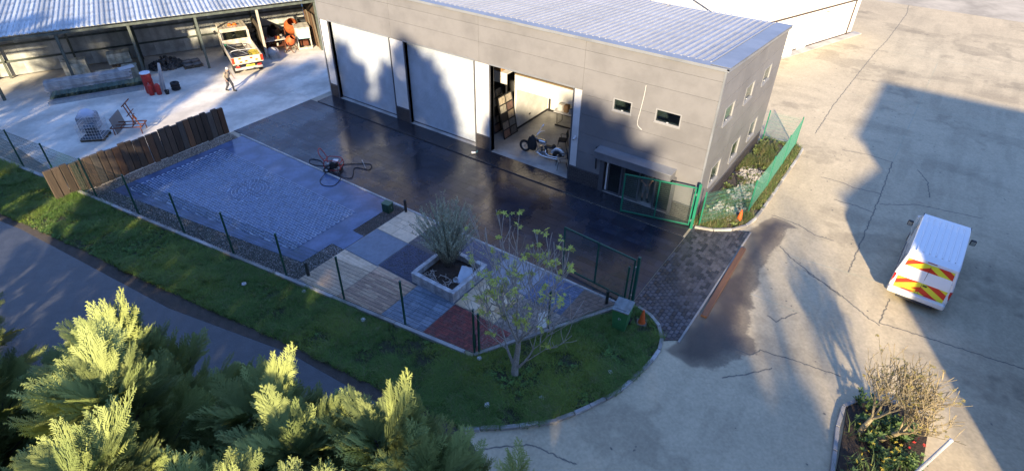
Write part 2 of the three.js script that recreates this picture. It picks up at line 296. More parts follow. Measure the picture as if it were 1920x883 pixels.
const gBase = mt([0.13, 0.115, 0.10], 0.95, { map: rep(T.speck, 0.7), bumpMap: rep(T.bumpF, 0.5), bumpScale: 0.02 });
const GS = [[-24.05, 6.85], [-23.24, 6.85], [-23.24, 14.25], [-24.05, 14.4]];
const GF = [[-23.24, 13.62], [-11.68, 11.86], [-11.68, 10.3], [-10.98, 10.3], [-10.98, 12.72], [-23.24, 14.3]];
const GN = [[-11.68, 6.64], [-10.98, 6.64], [-10.98, 9.17], [-11.68, 9.17]];
struct('gravel_bed', [prism(GS, -0.2, 0.005), prism(GF, -0.2, -0.01), prism(GN, -0.2, -0.012)], gBase, 'gravel filled borders round the blue pad');
const pebC = [[0.30, 0.25, 0.19], [0.22, 0.19, 0.16], [0.40, 0.36, 0.30], [0.15, 0.13, 0.11]];
gravel(GS, 5200, 0.005, 0.026, 13, pebC, 'tan pebble strip along the foot of the sleeper wall');
gravel(GF, 7000, -0.008, 0.019, 14, [[0.22, 0.21, 0.20], [0.32, 0.31, 0.30], [0.13, 0.125, 0.12], [0.45, 0.44, 0.43]], 'grey chippings between the blue pad and the mesh fence');
gravel(GN, 1500, -0.012, 0.019, 15, [[0.15, 0.12, 0.10], [0.22, 0.17, 0.14], [0.10, 0.08, 0.07]], 'dark brown chippings in the recess beside the green box');

// sample paving squares
const SLAB = [[-10.93, 6.62], [-0.32, 6.62], [-3.05, 11.62], [-10.93, 12.66]];
struct('paving', prism(SLAB, -0.2, 0.03), mt([0.30, 0.285, 0.265], 0.85, { map: bl(1.3) }), 'pale concrete base slab under the paving samples');
function pad(hull, label, jointC, rects, cols, rough = 0.6, top = 0.044) {
  const p = structG('paving', label), h = clipTo(hull, SLAB), r = RNG(Math.floor(polyArea(h) * 1e5));
  mesh('joint_bed', prism(h, 0.028, 0.034), mt(jointC, 0.85, { map: bl(0.8) }), p);
  const ms = cols.map(c => mt(c, rough, { map: bl(0.9), bumpMap: rep(T.bumpF, 0.5), bumpScale: 0.006 }));
  for (const q of rects) { const c = clipTo(q, h); if (c.length < 3 || polyArea(c) < 0.0012) continue; mesh('slab', prism(c, 0.031, top + (r() - 0.5) * 0.003), ms[Math.floor(r() * ms.length)], p); }
  return p;
}
const R4 = (x0, x1, z0, z1, g = 0.008) => [[x0 + g, z0 + g], [x1 - g, z0 + g], [x1 - g, z1 - g], [x0 + g, z1 - g]];
const hullOf = (x0, x1, z0, z1) => [[x0, z0], [x1, z0], [x1, z1], [x0, z1]];
function ashlar(x0, x1, z0, z1, hs, lo, hi, seed, g) { const r = RNG(seed), out = []; let z = z0, k = 0; while (z < z1 - 0.02) { const d = Math.min(hs[k++ % hs.length], z1 - z); let x = x0 - r() * lo; while (x < x1) { const w = lo + (hi - lo) * r(); const a = Math.max(x, x0), b = Math.min(x + w, x1); if (b - a > 0.03) out.push(R4(a, b, z, z + d, g)); x += w; } z += d; } return out; }
function boards(x0, x1, z0, z1, d, lo, hi, seed) { return ashlar(x0, x1, z0, z1, [d], lo, hi, seed, 0.005); }
function herring(x0, x1, z0, z1, w) {     // 2:1 herringbone at 45 degrees to the view, bricks 2w by w
  const out = [], L = 2 * w, g = 0.006; const n = Math.ceil((x1 - x0 + z1 - z0) / w) + 6;
  for (let i = -n; i < n; i++) for (let j = -n; j < n; j++) { const k = ((i - j) % 4 + 4) % 4, x = x0 + i * w, z = z0 + j * w; if (x > x1 || z > z1 || x + L < x0 || z + L < z0) continue; if (k === 0) out.push(R4(x, x + L, z, z + w, g)); else if (k === 2) out.push(R4(x, x + w, z - w, z + w, g)); }
  return out;
}
const beige = [[0.72, 0.57, 0.40], [0.76, 0.61, 0.43], [0.67, 0.53, 0.37]];
pad(hullOf(-10.90, -9.10, 6.66, 8.46), 'beige flagstone sample square by the corner bollard', [0.20, 0.18, 0.16], [R4(-10.90, -10.0, 6.66, 7.35), R4(-10.0, -9.10, 6.66, 7.2), R4(-10.90, -10.45, 7.35, 7.85), R4(-10.45, -10.0, 7.35, 7.6), R4(-10.45, -10.0, 7.6, 7.85), R4(-10.0, -9.55, 7.2, 7.85), R4(-9.55, -9.10, 7.2, 7.85), R4(-10.90, -10.1, 7.85, 8.46), R4(-10.1, -9.10, 7.85, 8.46)], beige);
pad(hullOf(-10.90, -9.06, 8.48, 10.27), 'plain smooth slate blue concrete sample square', [0.05, 0.06, 0.08], [R4(-10.90, -9.06, 8.48, 10.27)], [[0.155, 0.20, 0.26]], 0.5);
pad(hullOf(-10.90, -8.98, 10.30, 12.6), 'weathered beige plank pattern sample square near the left bollard', [0.36, 0.29, 0.22], boards(-10.90, -8.98, 10.30, 12.6, 0.15, 0.6, 1.2, 4), [[0.62, 0.47, 0.32], [0.68, 0.53, 0.37], [0.56, 0.43, 0.30]]);
pad(hullOf(-9.08, -7.20, 6.66, 8.42), 'charcoal grey stone sample square behind the olive bush', [0.05, 0.05, 0.055], ashlar(-9.08, -7.2, 6.66, 8.42, [0.22], 0.22, 0.4, 6, 0.006), [[0.075, 0.078, 0.085], [0.10, 0.10, 0.11]], 0.45);
{ // fan cobble square: arcs of small stones
  const h = hullOf(-9.04, -7.0, 8.44, 10.22), p = structG('paving', 'dark navy fan cobble sample square beside the planter'); mesh('joint_bed', prism(h, 0.028, 0.035), mt([0.02, 0.028, 0.05], 0.6), p);
  const r = RNG(31), ms = [], cs = [], g = clean(rb(1, 1, 1, 0.15, 0, 0, 0, 0, 0, 0, 1));
  for (let a = -1; a < 4; a++) for (let b = -1; b < 5; b++) { const fx = -9.04 + a * 0.82 + (b % 2 ? 0.41 : 0), fz = 8.6 + b * 0.42; for (let k = 1; k < 7; k++) { const R = k * 0.085; const n = Math.round(Math.PI * R / 0.085); for (let i = 0; i <= n; i++) { const t = Math.PI + Math.PI * i / n, x = fx + R * Math.cos(t), z = fz + R * Math.sin(t); if (Math.abs(R * Math.cos(t)) > 0.41 || R > 0.5 || x < -9.0 || x > -7.04 || z < 8.48 || z > 10.18) continue; let under = false; for (const dx of [-0.41, 0.41]) if (Math.hypot(x - fx - dx, z - fz - 0.42) < 0.52 && z < fz + 0.42) under = true; if (under && k < 6) { /* the next row of fans covers this stone */ if (Math.hypot(x - fx, z - fz) < 0.2) continue; } ms.push(M4(V(x, 0.033, z), QE(0, -t, 0), V(0.074, 0.024 + 0.006 * r(), 0.074))); const q = 0.7 + 0.6 * r(); cs.push(new THREE.Color().setRGB(0.030 * q, 0.045 * q, 0.095 * q)); } } }
  inst('cobble', g, mt([1, 1, 1], 0.4), ms, cs, p);
}
pad(hullOf(-8.96, -6.96, 10.25, 12.6), 'brown timber plank pattern sample square in the front row', [0.30, 0.21, 0.15], boards(-8.96, -6.96, 10.25, 12.6, 0.125, 0.35, 0.8, 8), [[0.48, 0.31, 0.21], [0.54, 0.36, 0.24], [0.41, 0.27, 0.19], [0.58, 0.41, 0.27]]);
pad(hullOf(-7.18, -5.22, 6.66, 8.30), 'navy smooth sample square behind the planter', [0.03, 0.04, 0.07], ashlar(-7.18, -5.22, 6.66, 8.3, [0.42], 0.5, 0.7, 12), [[0.06, 0.085, 0.15]], 0.4);
pad(hullOf(-7.0, -5.16, 8.32, 10.14), 'grey square under the block planter', [0.1, 0.1, 0.1], [R4(-7.0, -5.16, 8.32, 10.14)], [[0.14, 0.15, 0.17]]);
pad(hullOf(-6.93, -5.14, 10.16, 12.4), 'light blue slate slab sample square under the fence', [0.07, 0.085, 0.12], ashlar(-6.93, -5.14, 10.16, 12.4, [0.3, 0.45], 0.3, 0.6, 14), [[0.19, 0.24, 0.31], [0.23, 0.28, 0.35], [0.165, 0.21, 0.28]], 0.5);
pad(hullOf(-5.14, -3.36, 8.30, 10.14), 'yellowish buff flagstone sample square beside the planter', [0.20, 0.17, 0.12], ashlar(-5.14, -3.36, 8.3, 10.14, [0.3, 0.45, 0.3], 0.3, 0.65, 16), [[0.62, 0.47, 0.29], [0.66, 0.53, 0.36], [0.55, 0.38, 0.20]]);
pad(hullOf(-5.12, -2.6, 10.16, 12.4), 'dark red herringbone brick sample square at the fence corner', [0.32, 0.22, 0.17], herring(-5.12, -2.6, 10.16, 12.4, 0.112), [[0.23, 0.040, 0.035], [0.28, 0.055, 0.045], [0.17, 0.036, 0.036], [0.20, 0.06, 0.055]], 0.6, 0.046);
pad(hullOf(-5.20, -3.32, 6.66, 8.28), 'pale blue grey smooth sample square behind the bare tree', [0.1, 0.11, 0.13], ashlar(-5.2, -3.32, 6.66, 8.28, [0.8], 0.9, 1.0, 18), [[0.27, 0.30, 0.34]], 0.5);
pad(hullOf(-3.34, -0.5, 8.38, 12.2), 'grey brown cobble sample wedge behind the bare tree trunk', [0.12, 0.105, 0.10], ashlar(-3.34, -0.5, 8.38, 12.2, [0.2], 0.2, 0.34, 20), [[0.30, 0.25, 0.21], [0.36, 0.30, 0.25], [0.25, 0.21, 0.18]]);
pad(hullOf(-3.30, -1.68, 6.66, 8.36), 'bright blue sett sample square near the dark gate', [0.055, 0.07, 0.12], ashlar(-3.3, -1.68, 6.66, 8.36, [0.125], 0.2, 0.26, 22, 0.006), [[0.12, 0.165, 0.27], [0.15, 0.20, 0.31], [0.10, 0.135, 0.23]], 0.45);
pad(hullOf(-1.66, -0.1, 6.66, 8.36), 'brown stone sample wedge at the gate post', [0.09, 0.075, 0.07], ashlar(-1.66, -0.1, 6.66, 8.4, [0.28, 0.2], 0.25, 0.5, 24), [[0.22, 0.155, 0.12], [0.26, 0.19, 0.15]]);

// ramp of dark setts
{
  const hull = [[0.14, 0.22], [2.26, -0.9], [2.28, 7.0], [2.12, 7.12], [1.84, 7.36], [1.68, 7.02], [1.2, 6.52], [0.5, 6.3], [0.14, 6.3]];
  const p = structG('ramp', 'dark worn sett crossover between the two green gate posts'); mesh('bed', prism(hull, -0.2, 0.010), mt([0.030, 0.030, 0.033], 0.7), p);
  const conv = [[0.14, 0.22], [2.26, -0.9], [2.28, 7.0], [1.84, 7.36], [0.14, 6.3]], r = RNG(55), list = [];
  const tones = [0, 1, 2, 3, 4, 5].map(k => { const q = 0.55 + 0.28 * k; return mt([0.042 * q, 0.042 * q, 0.047 * q], 0.34 + 0.05 * (k % 3), { map: bl(0.5), roughnessMap: rep(T.wet, 0.9), bumpMap: rep(T.bumpF, 0.4), bumpScale: 0.008 }); });
  for (let x = 0.15, c = 0; x < 2.25; x += 0.142, c++) for (let z = -1 + (c % 2) * 0.11 + r() * 0.05; z < 7.4; z += 0.225) {
    const cx = x + 0.071, cz = z + 0.11; if (!inPoly(cx, cz, hull)) continue;
    let ok = true; for (const [a, b] of [[x + 0.01, z + 0.01], [x + 0.13, z + 0.01], [x + 0.13, z + 0.21], [x + 0.01, z + 0.21]]) if (!inPoly(a, b, hull)) ok = false;
    let q = R4(x, x + 0.142, z, z + 0.225, 0.006); if (!ok) { q = clipTo(q, conv); if (q.length < 3 || polyArea(q) < 0.008) continue; }
    list.push({ cz, w: ok, q, cx, k: Math.floor(r() * 6), h: 0.004 * r() });
  }
  list.sort((a, b) => b.cz - a.cz);
  const shapes = [0, 1, 2].map(k => metric(clean(rb(0.130 - 0.003 * k, 0.05, 0.213 - 0.004 * k, 0.012, 0, 0, 0, 0, 0, 0, 1)))), rest = tones.map(() => []);
  list.forEach((s, i) => {
    if (i < 300) { if (s.w) { const o = new THREE.Mesh(shapes[i % 3], tones[s.k]); o.name = 'sett'; o.castShadow = o.receiveShadow = true; o.position.set(s.cx, s.h, s.cz); p.add(o); } else mesh('sett', prism(s.q, -0.02, 0.025 + s.h), tones[s.k], p); }
    else rest[s.k].push(s.w ? shapes[i % 3].clone().translate(s.cx, s.h, s.cz) : prism(s.q, -0.02, 0.025 + s.h));
  });
  rest.forEach((g, k) => { if (g.length) mesh('setts', g, tones[k], p).userData.kind = 'stuff'; });
  const e = structG('edging', 'worn concrete edging along the foot of the ramp');
  for (let i = 0; i < 8; i++) mesh('kerb_stone', rb(0.075, 0.14, 0.985, 0.015, 2.325 - 0.002 * i, -0.035 + 0.004 * (i % 2), -0.38 + i * 1.0), M.concrete, e);
}
// lane, verge and kerbs
const PL = (x) => 11.74 - 0.1325 * (x + 3.05);                      // fence line
const laneEdge = [[-46, 20.3], [-30, 18.1], [-23.2, 17.15], [-18.76, 16.5], [-13.45, 15.78], [-8.09, 14.95], [-4.88, 14.55], [-1.6, 14.2]];
const kerbLine = [[-1.55, 14.22], [-0.38, 13.28], [0.55, 12.33], [1.12, 11.35], [1.6, 10.22], [1.86, 8.82], [1.93, 8.0], [1.76, 7.3], [1.24, 6.62], [0.42, 6.36]];
const kerbC = new THREE.CatmullRomCurve3(kerbLine.map(([x, z]) => V(x, 0, z)));
const verge = [[-46, 17.6], [-23.3, 14.55], [-3.02, 11.87], [0.12, 6.45], ...kerbC.getPoints(40).reverse().map(p => [p.x, p.z]), ...[...laneEdge].reverse()];
const laneM = mt([0.075, 0.080, 0.09], 0.55, { map: rep(T.speck, 1.6), roughnessMap: rep(T.wet, 4), bumpMap: rep(T.bumpF, 0.6), bumpScale: 0.006 });
struct('lane', prism([...laneEdge, [-0.9, 14.4], [0.2, 15.2], [1.2, 17.2], [0, 19.2], [-46, 25.5]], -0.1, 0.004), laneM, 'narrow damp asphalt lane under the conifers');
{
  const dirt = laneEdge.map(([x, z], i) => [x, z + 0.45 + 0.2 * Math.sin(i * 2.1)]);
  struct('lane_edge', prism([...laneEdge, [-0.6, 14.55], ...[...dirt].reverse()], -0.1, 0.010), mt([0.115, 0.095, 0.078], 0.95, { map: rep(T.speck, 1.1), bumpMap: rep(T.bumpF, 0.5), bumpScale: 0.03 }), 'gritty earth margin between the lane and the grass');
}
const hillN = (x, z) => 0.05 * (fbm(x / 32 + 9, z / 32 + 9, 16, 3, 401) - 0.35);
{
  const s = new THREE.Shape(verge.map(([x, z]) => new THREE.Vector2(x, -z))); let g = new THREE.ShapeGeometry(s); g.rotateX(-Math.PI / 2); g.translate(0, 0.03, 0);
  struct('verge', [g, prism(verge, -0.15, 0.028)], mt([0.050, 0.058, 0.026], 0.95, { map: rep(T.speck, 1.3), bumpMap: rep(T.bumpC, 0.7), bumpScale: 0.05 }), 'grass verge between the mesh fence and the lane');
  const k = structG('kerb', 'curved row of worn kerb stones round the grass corner'), N = 17, r = RNG(61);
  for (let i = 0; i < N; i++) {
    const a = kerbC.getPointAt((i + 0.01) / N), b = kerbC.getPointAt((i + 0.985) / N), L = a.distanceTo(b), m = a.clone().add(b).multiplyScalar(0.5);
    mesh('kerb_stone', rb(L, 0.22, 0.13, 0.02, m.x + (r() - 0.5) * 0.03, -0.01 + (i < 5 ? (r() - 0.6) * 0.06 : 0), m.z + (r() - 0.5) * 0.03, (r() - 0.5) * 0.05, -Math.atan2(b.z - a.z, b.x - a.x) + (r() - 0.5) * (i < 5 ? 0.12 : 0.02), 0), i % 3 ? M.concrete : M.concreteP, k);
  }
}
// concrete gravel board under the fence
const plinth = structG('plinth', 'low concrete gravel board under the front mesh fence');
for (let i = 0; i < 9; i++) { const x0 = -23.2 - 2 * 2.84 + i * 2.84 + 2.84 * 0, a = [x0, PL(x0) + 0.06], b = [x0 + 2.83, PL(x0 + 2.83) + 0.06]; if (a[0] > -3.2) break; const bb = b[0] > -3.05 ? [-3.05, PL(-3.05) + 0.06] : b; const L = Math.hypot(bb[0] - a[0], bb[1] - a[1]); mesh('board', rb(L - 0.005, 0.26, 0.14, 0.012, (a[0] + bb[0]) / 2, 0.02, (a[1] + bb[1]) / 2, 0, -Math.atan2(bb[1] - a[1], bb[0] - a[0]), 0), i % 2 ? M.concrete : M.concreteP, plinth); }
for (const [a, b] of [[[-3.0, 11.75], [-1.52, 9.16]], [[-1.5, 9.13], [0.0, 6.52]]]) { const L = Math.hypot(b[0] - a[0], b[1] - a[1]); mesh('board', rb(L - 0.005, 0.26, 0.14, 0.012, (a[0] + b[0]) / 2, 0.02, (a[1] + b[1]) / 2, 0, -Math.atan2(b[1] - a[1], b[0] - a[0]), 0), M.concrete, plinth); }
// ---------------------------------------------------------------- the workshop building
const OPEN = [[-22.78, -17.93], [-16.83, -12.13], [-11.13, -6.45]];   // roller door openings
const HEAD = 4.72, EAVE = 7.02;
const bld = thing('workshop_building', 'long grey clad workshop with three roller doors and a ribbed metal roof', 'building', [0, 0, 0]);
function cutRects(x0, x1, y0, y1, holes) {
  const xs = [x0, x1], ys = [y0, y1]; for (const h of holes) { for (const v of [h[0], h[1]]) if (v > x0 && v < x1) xs.push(v); for (const v of [h[2], h[3]]) if (v > y0 && v < y1) ys.push(v); }
  xs.sort((a, b) => a - b); ys.sort((a, b) => a - b); const out = [];
  for (let i = 1; i < xs.length; i++) for (let j = 1; j < ys.length; j++) { const cx = (xs[i] + xs[i - 1]) / 2, cy = (ys[j] + ys[j - 1]) / 2; if (xs[i] - xs[i - 1] < 1e-4 || ys[j] - ys[j - 1] < 1e-4) continue; if (holes.some(h => cx > h[0] && cx < h[1] && cy > h[2] && cy < h[3])) continue; out.push([xs[i - 1], xs[i], ys[j - 1], ys[j]]); }
  return out;
}
const panelMs = [0, 1, 2].map(k => { const m = M.panel.clone(); const q = 0.97 + 0.03 * k; m.color.setRGB(0.184 * q, 0.183 * q, 0.191 * q); return m; });
function cladding(u0, u1, v0, v1, seamsU, seamsV, holes, toGeo, seed) {
  const us = [u0, ...seamsU, u1], vs = [v0, ...seamsV, v1], r = RNG(seed);
  for (let i = 1; i < us.length; i++) for (let j = 1; j < vs.length; j++) {
    const g = 0.006, rs = cutRects(us[i - 1] + g, us[i] - g, vs[j - 1] + g, vs[j] - g, holes); if (!rs.length) continue;
    if (rs.length === 2 && (Math.abs(rs[0][1] - rs[1][0]) > 1e-6 && Math.abs(rs[0][3] - rs[1][2]) > 1e-6)) { rs.forEach(q => mesh('wall_panel', toGeo(...q), panelMs[0], bld)); continue; }
    mesh('wall_panel', rs.map(q => toGeo(...q)), panelMs[Math.floor(r() * 3)], bld);
  }
}
const ENTR = [-4.62, -1.12, -0.1, 2.0], W1 = [-4.46, -3.56, 4.2, 4.78], W2 = [-2.5, -1.36, 4.22, 4.82];
const vSeam = [1.7, 2.6, 3.5, 4.4, 5.3, 6.2];
const front = (a, b, c, d) => b2(a, b, c, d, -0.06, 0);
// front cladding: band above the doors, then the office end
cladding(-23.5, -6.0, HEAD, EAVE, [-17.7, -11.78], [5.72, 6.5], [], front, 1);
cladding(-6.0, 0, 0.84, EAVE, [], [1.75, 2.7, 3.62, 4.55, 5.72, 6.5], [ENTR, W1, W2], front, 2);
// side cladding at x = 0
const SW = []; for (const z of [-2.32, -5.02, -7.72]) { SW.push([z - 0.02, z + 1.2, 4.25, 5.05]); SW.push([z - 0.02, z + 1.2, 1.32, 2.3]); }
const DEP = 9.45;
cladding(-DEP, -0.02, 0.84, EAVE - 0.7, [-6.1, -2.75], [1.75, 2.7, 3.62, 4.55, 5.5], SW, (a, b, c, d) => b2(-0.06, 0, c, d, a, b), 3);
{ // sloped top course of the side wall follows the roof fall
  const s = new THREE.Shape([[-0.02, EAVE - 0.69], [-0.02, EAVE], [-DEP, EAVE - 0.68], [-DEP, EAVE - 0.69]].map(([z, y]) => new THREE.Vector2(-z, y)));
  const g = new THREE.ExtrudeGeometry(s, { depth: 0.06, bevelEnabled: false }); g.rotateY(Math.PI / 2); g.translate(-0.06, 0, 0); mesh('wall_panel', g, panelMs[1], bld);
}
// structural wall core behind the cladding (open where the doors, windows and entrance are)
{
  const holes = [...OPEN.map(o => [o[0], o[1], -1, HEAD]), ENTR, W1, W2];
  const core = cutRects(-23.48, -0.02, -0.2, EAVE - 0.02, holes).map(q => b2(...q, -0.30, -0.062));
  const sh = SW.map(h => h);
  core.push(...cutRects(-DEP + 0.02, -0.31, -0.2, EAVE - 0.72, sh).map(q => b2(-0.30, -0.062, q[2], q[3], q[0], q[1])));
  core.push(b2(-23.48, -23.2, -0.2, EAVE - 0.72, -DEP + 0.02, -0.31), b2(-23.48, -0.31, -0.2, EAVE - 0.72, -DEP + 0.02, -DEP + 0.26));
  mesh('wall', core, M.inWall, bld);
  mesh('wall_panel', [b2(-23.56, -23.5, 0.0, EAVE - 0.7, -DEP, -0.02)], panelMs[0], bld);
  mesh('wall_panel', [b2(-23.5, 0, 0.0, EAVE - 0.7, -DEP - 0.06, -DEP)], panelMs[2], bld);
  mesh('corner_trim', b2(-0.062, 0.012, 0.84, EAVE - 0.02, -0.062, 0.012), M.flash, bld); mesh('corner_trim', b2(-23.57, -23.5, 0, EAVE, -0.06, 0.012), M.flash, bld);
}
// white infill strips and dark reveals beside the doors
for (const [a, b] of [[-23.44, -22.82], [-17.85, -16.87], [-12.05, -11.17], [-6.38, -6.02]]) mesh('infill_panel', rb(b - a, HEAD - 0.88, 0.05, 0.006, (a + b) / 2, (HEAD + 0.84) / 2, -0.03), M.white, bld);
for (const [a, b] of OPEN) {
  mesh('door_reveal', b2(a - 0.045, a, 0, HEAD, -0.32, 0.014), M.trim, bld); mesh('door_reveal', b2(b, b + 0.06, 0, HEAD, -0.32, 0.014), M.trim, bld);
  mesh('lintel', [b2(a - 0.045, b + 0.06, HEAD, HEAD + 0.07, -0.32, 0.02)], M.flash, bld);
}
// threshold strips
OPEN.forEach(([a, b]) => mesh('threshold', b2(a + 0.004, b - 0.004, -0.1, 0.058, -0.34, -0.003), M.concreteP, bld));
// brick plinth: real bricks proud of mortar
{
  const runs = [[-23.5, -22.825, 0], [-17.87, -16.875, 0], [-12.07, -11.175, 0], [-6.39, -4.72, 0], [-1.05, 0.0, 0]];
  const bg = clean(rb(0.215, 0.065, 0.10, 0.006, 0, 0, 0, 0, 0, 0, 1)), ms = [], cs = [], r = RNG(71), mort = [];
  const put = (x, y, z, turn, L) => { ms.push(M4(V(x, y, z), QE(0, turn, 0), V(L / 0.215, 1, 1))); const k = 0.6 + 0.8 * r(); cs.push(new THREE.Color().setRGB(0.040 * k, 0.034 * k, 0.037 * k)); };
  for (const [a, b] of runs) { mort.push(b2(a + 0.003, b - 0.003, 0, 0.80, -0.06, 0.004)); for (let row = 0; row < 10; row++) for (let x = a - (row % 2) * 0.112; x < b; x += 0.225) { const p = Math.max(x, a), q = Math.min(x + 0.215, b); if (q - p > 0.03) put((p + q) / 2, 0.095 + row * 0.075, -0.04, 0, q - p); } }
  mort.push(b2(-0.06, 0.004, -0.1, 0.80, -DEP, -0.02));
  for (let row = 0; row < 11; row++) for (let z = -DEP - (row % 2) * 0.112; z < -0.05; z += 0.225) { const p = Math.max(z, -DEP), q = Math.min(z + 0.215, -0.03); if (q - p > 0.03) put(-0.04, 0.02 + row * 0.075, (p + q) / 2, Math.PI / 2, q - p); }
  mort.forEach(g => mesh('plinth', g, M.mortar, bld)); inst('bricks', bg, mt([1, 1, 1], 0.7, { map: rep(T.fine, 0.4) }), ms, cs, bld);
  runs.forEach(([a, b]) => mesh('plinth_cap', b2(a, b, 0.803, 0.838, -0.06, 0.035), M.trim, bld)); mesh('plinth_cap', b2(-0.06, 0.035, 0.803, 0.838, -DEP, -0.063), M.trim, bld);
}
// roller doors: closed curtains of interlocking slats
OPEN.slice(0, 2).forEach(([a, b], k) => {
  const prof = [], n = 62, p = 0.0752; for (let i = 0; i < n; i++) { const y = 0.12 + i * p; prof.push([y, 0], [y + 0.012, 0.010], [y + 0.062, 0.010], [y + 0.072, 0]); }
  const pos = [], idx = [], nrm_ = []; const zc = -0.26;
  for (let i = 1; i < prof.length; i++) { const [y0, d0] = prof[i - 1], [y1, d1] = prof[i]; pos.push(a, y0, zc + d0, b, y0, zc + d0, b, y1, zc + d1, a, y0, zc + d0, b, y1, zc + d1, a, y1, zc + d1); }
  const g = new THREE.BufferGeometry(); g.setAttribute('position', new THREE.Float32BufferAttribute(pos, 3)); g.computeVertexNormals();
  const d = mesh('roller_door', [g, b2(a, b, 0.12, HEAD, -0.285, -0.265)], M.doorWhite, bld); d.userData.label = k ? 'closed pale roller door next to the open bay' : 'closed pale roller door nearest the open shed';
  mesh('bottom_rail', rb(b - a - 0.02, 0.07, 0.05, 0.008, (a + b) / 2, 0.092, -0.265), M.trim, d);
});
// the open bay keeps its curtain rolled on a drum behind the lintel
{
  const [a, b] = OPEN[2]; const d = mesh('roller_door', [xf(new THREE.CylinderGeometry(0.24, 0.24, b - a - 0.1, 20), (a + b) / 2, HEAD + 0.34, -0.62, 0, 0, Math.PI / 2)], M.doorWhite, bld); d.userData.label = 'roller door wound up above the open bay';
  mesh('bottom_rail', rb(b - a - 0.06, 0.09, 0.05, 0.008, (a + b) / 2, HEAD + 0.03, -0.42), M.flash, d);
}
// windows
function win(x0, x1, y0, y1, side) {
  const w = x1 - x0, h = y1 - y0, t = 0.055; const gs = [b2(0, t, 0, h, -0.09, 0.012), b2(w - t, w, 0, h, -0.09, 0.012), b2(t, w - t, 0, t, -0.09, 0.012), b2(t, w - t, h - t, h, -0.09, 0.012), b2(-0.02, w + 0.02, -0.03, 0, -0.05, 0.05)];
  const gl = b2(t, w - t, t, h - t, -0.052, -0.046), ha = b2(w / 2 - 0.04, w / 2 + 0.04, t + 0.005, t + 0.03, -0.045, -0.02);
  const place = g => { if (side) g.rotateY(Math.PI / 2).translate(0, y0, -x0); else g.translate(x0, y0, 0); return g; };
  const f = mesh('window', gs.map(place), M.pvc, bld); mesh('pane', place(gl), M.glass, f); mesh('handle', place(ha), M.white, f); return f;
}
win(W1[0] + 0.003, W1[1] - 0.003, W1[2] + 0.003, W1[3] - 0.003); win(W2[0] + 0.003, W2[1] - 0.003, W2[2] + 0.003, W2[3] - 0.003);
for (const s of SW) win(-s[1] + 0.003, -s[0] - 0.003, s[2] + 0.003, s[3] - 0.003, true);
// rooms behind: upper office floor, entrance hall, open bay
{
  const carpet = mt([0.16, 0.15, 0.14], 0.9), inner = [];
  inner.push(b2(-5.6, -0.31, 2.95, 3.2, -9.1, -0.31));                          // office floor slab
  inner.push(b2(-5.6, -5.45, 0, 6.2, -9.1, -0.31));                             // party wall
  inner.push(b2(-5.44, -0.31, 0, 2.94, -4.2, -4.06), b2(-5.44, -0.31, 3.21, 6.2, -4.4, -4.3));
  inner.push(b2(-0.92, -0.76, 0, 2.94, -4.05, -0.31), b2(-5.44, -4.9, 0, 2.94, -0.8, -0.31));
  mesh('partition', inner, M.inWall, bld);
  mesh('floor', [b2(-5.44, -0.31, -0.1, 0.06, -4.05, -0.31)], M.floorIn, bld);
  mesh('ceiling', [b2(-5.44, -0.31, 6.2, 6.26, -9.1, -0.31)], M.inWall, bld);
  mesh('floor', [b2(-14.2, -5.61, -0.1, 0.052, -6.4, -0.345)], M.floorIn, bld);
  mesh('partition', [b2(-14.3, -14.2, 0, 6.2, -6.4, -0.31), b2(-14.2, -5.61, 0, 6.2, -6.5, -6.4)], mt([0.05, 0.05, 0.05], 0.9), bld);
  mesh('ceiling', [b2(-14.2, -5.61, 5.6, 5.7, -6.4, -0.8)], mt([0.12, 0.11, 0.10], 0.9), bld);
  mesh('threshold_step', [b2(-4.5, -1.2, -0.05, 0.075, -0.30, 0.0)], M.concreteP, bld);
}
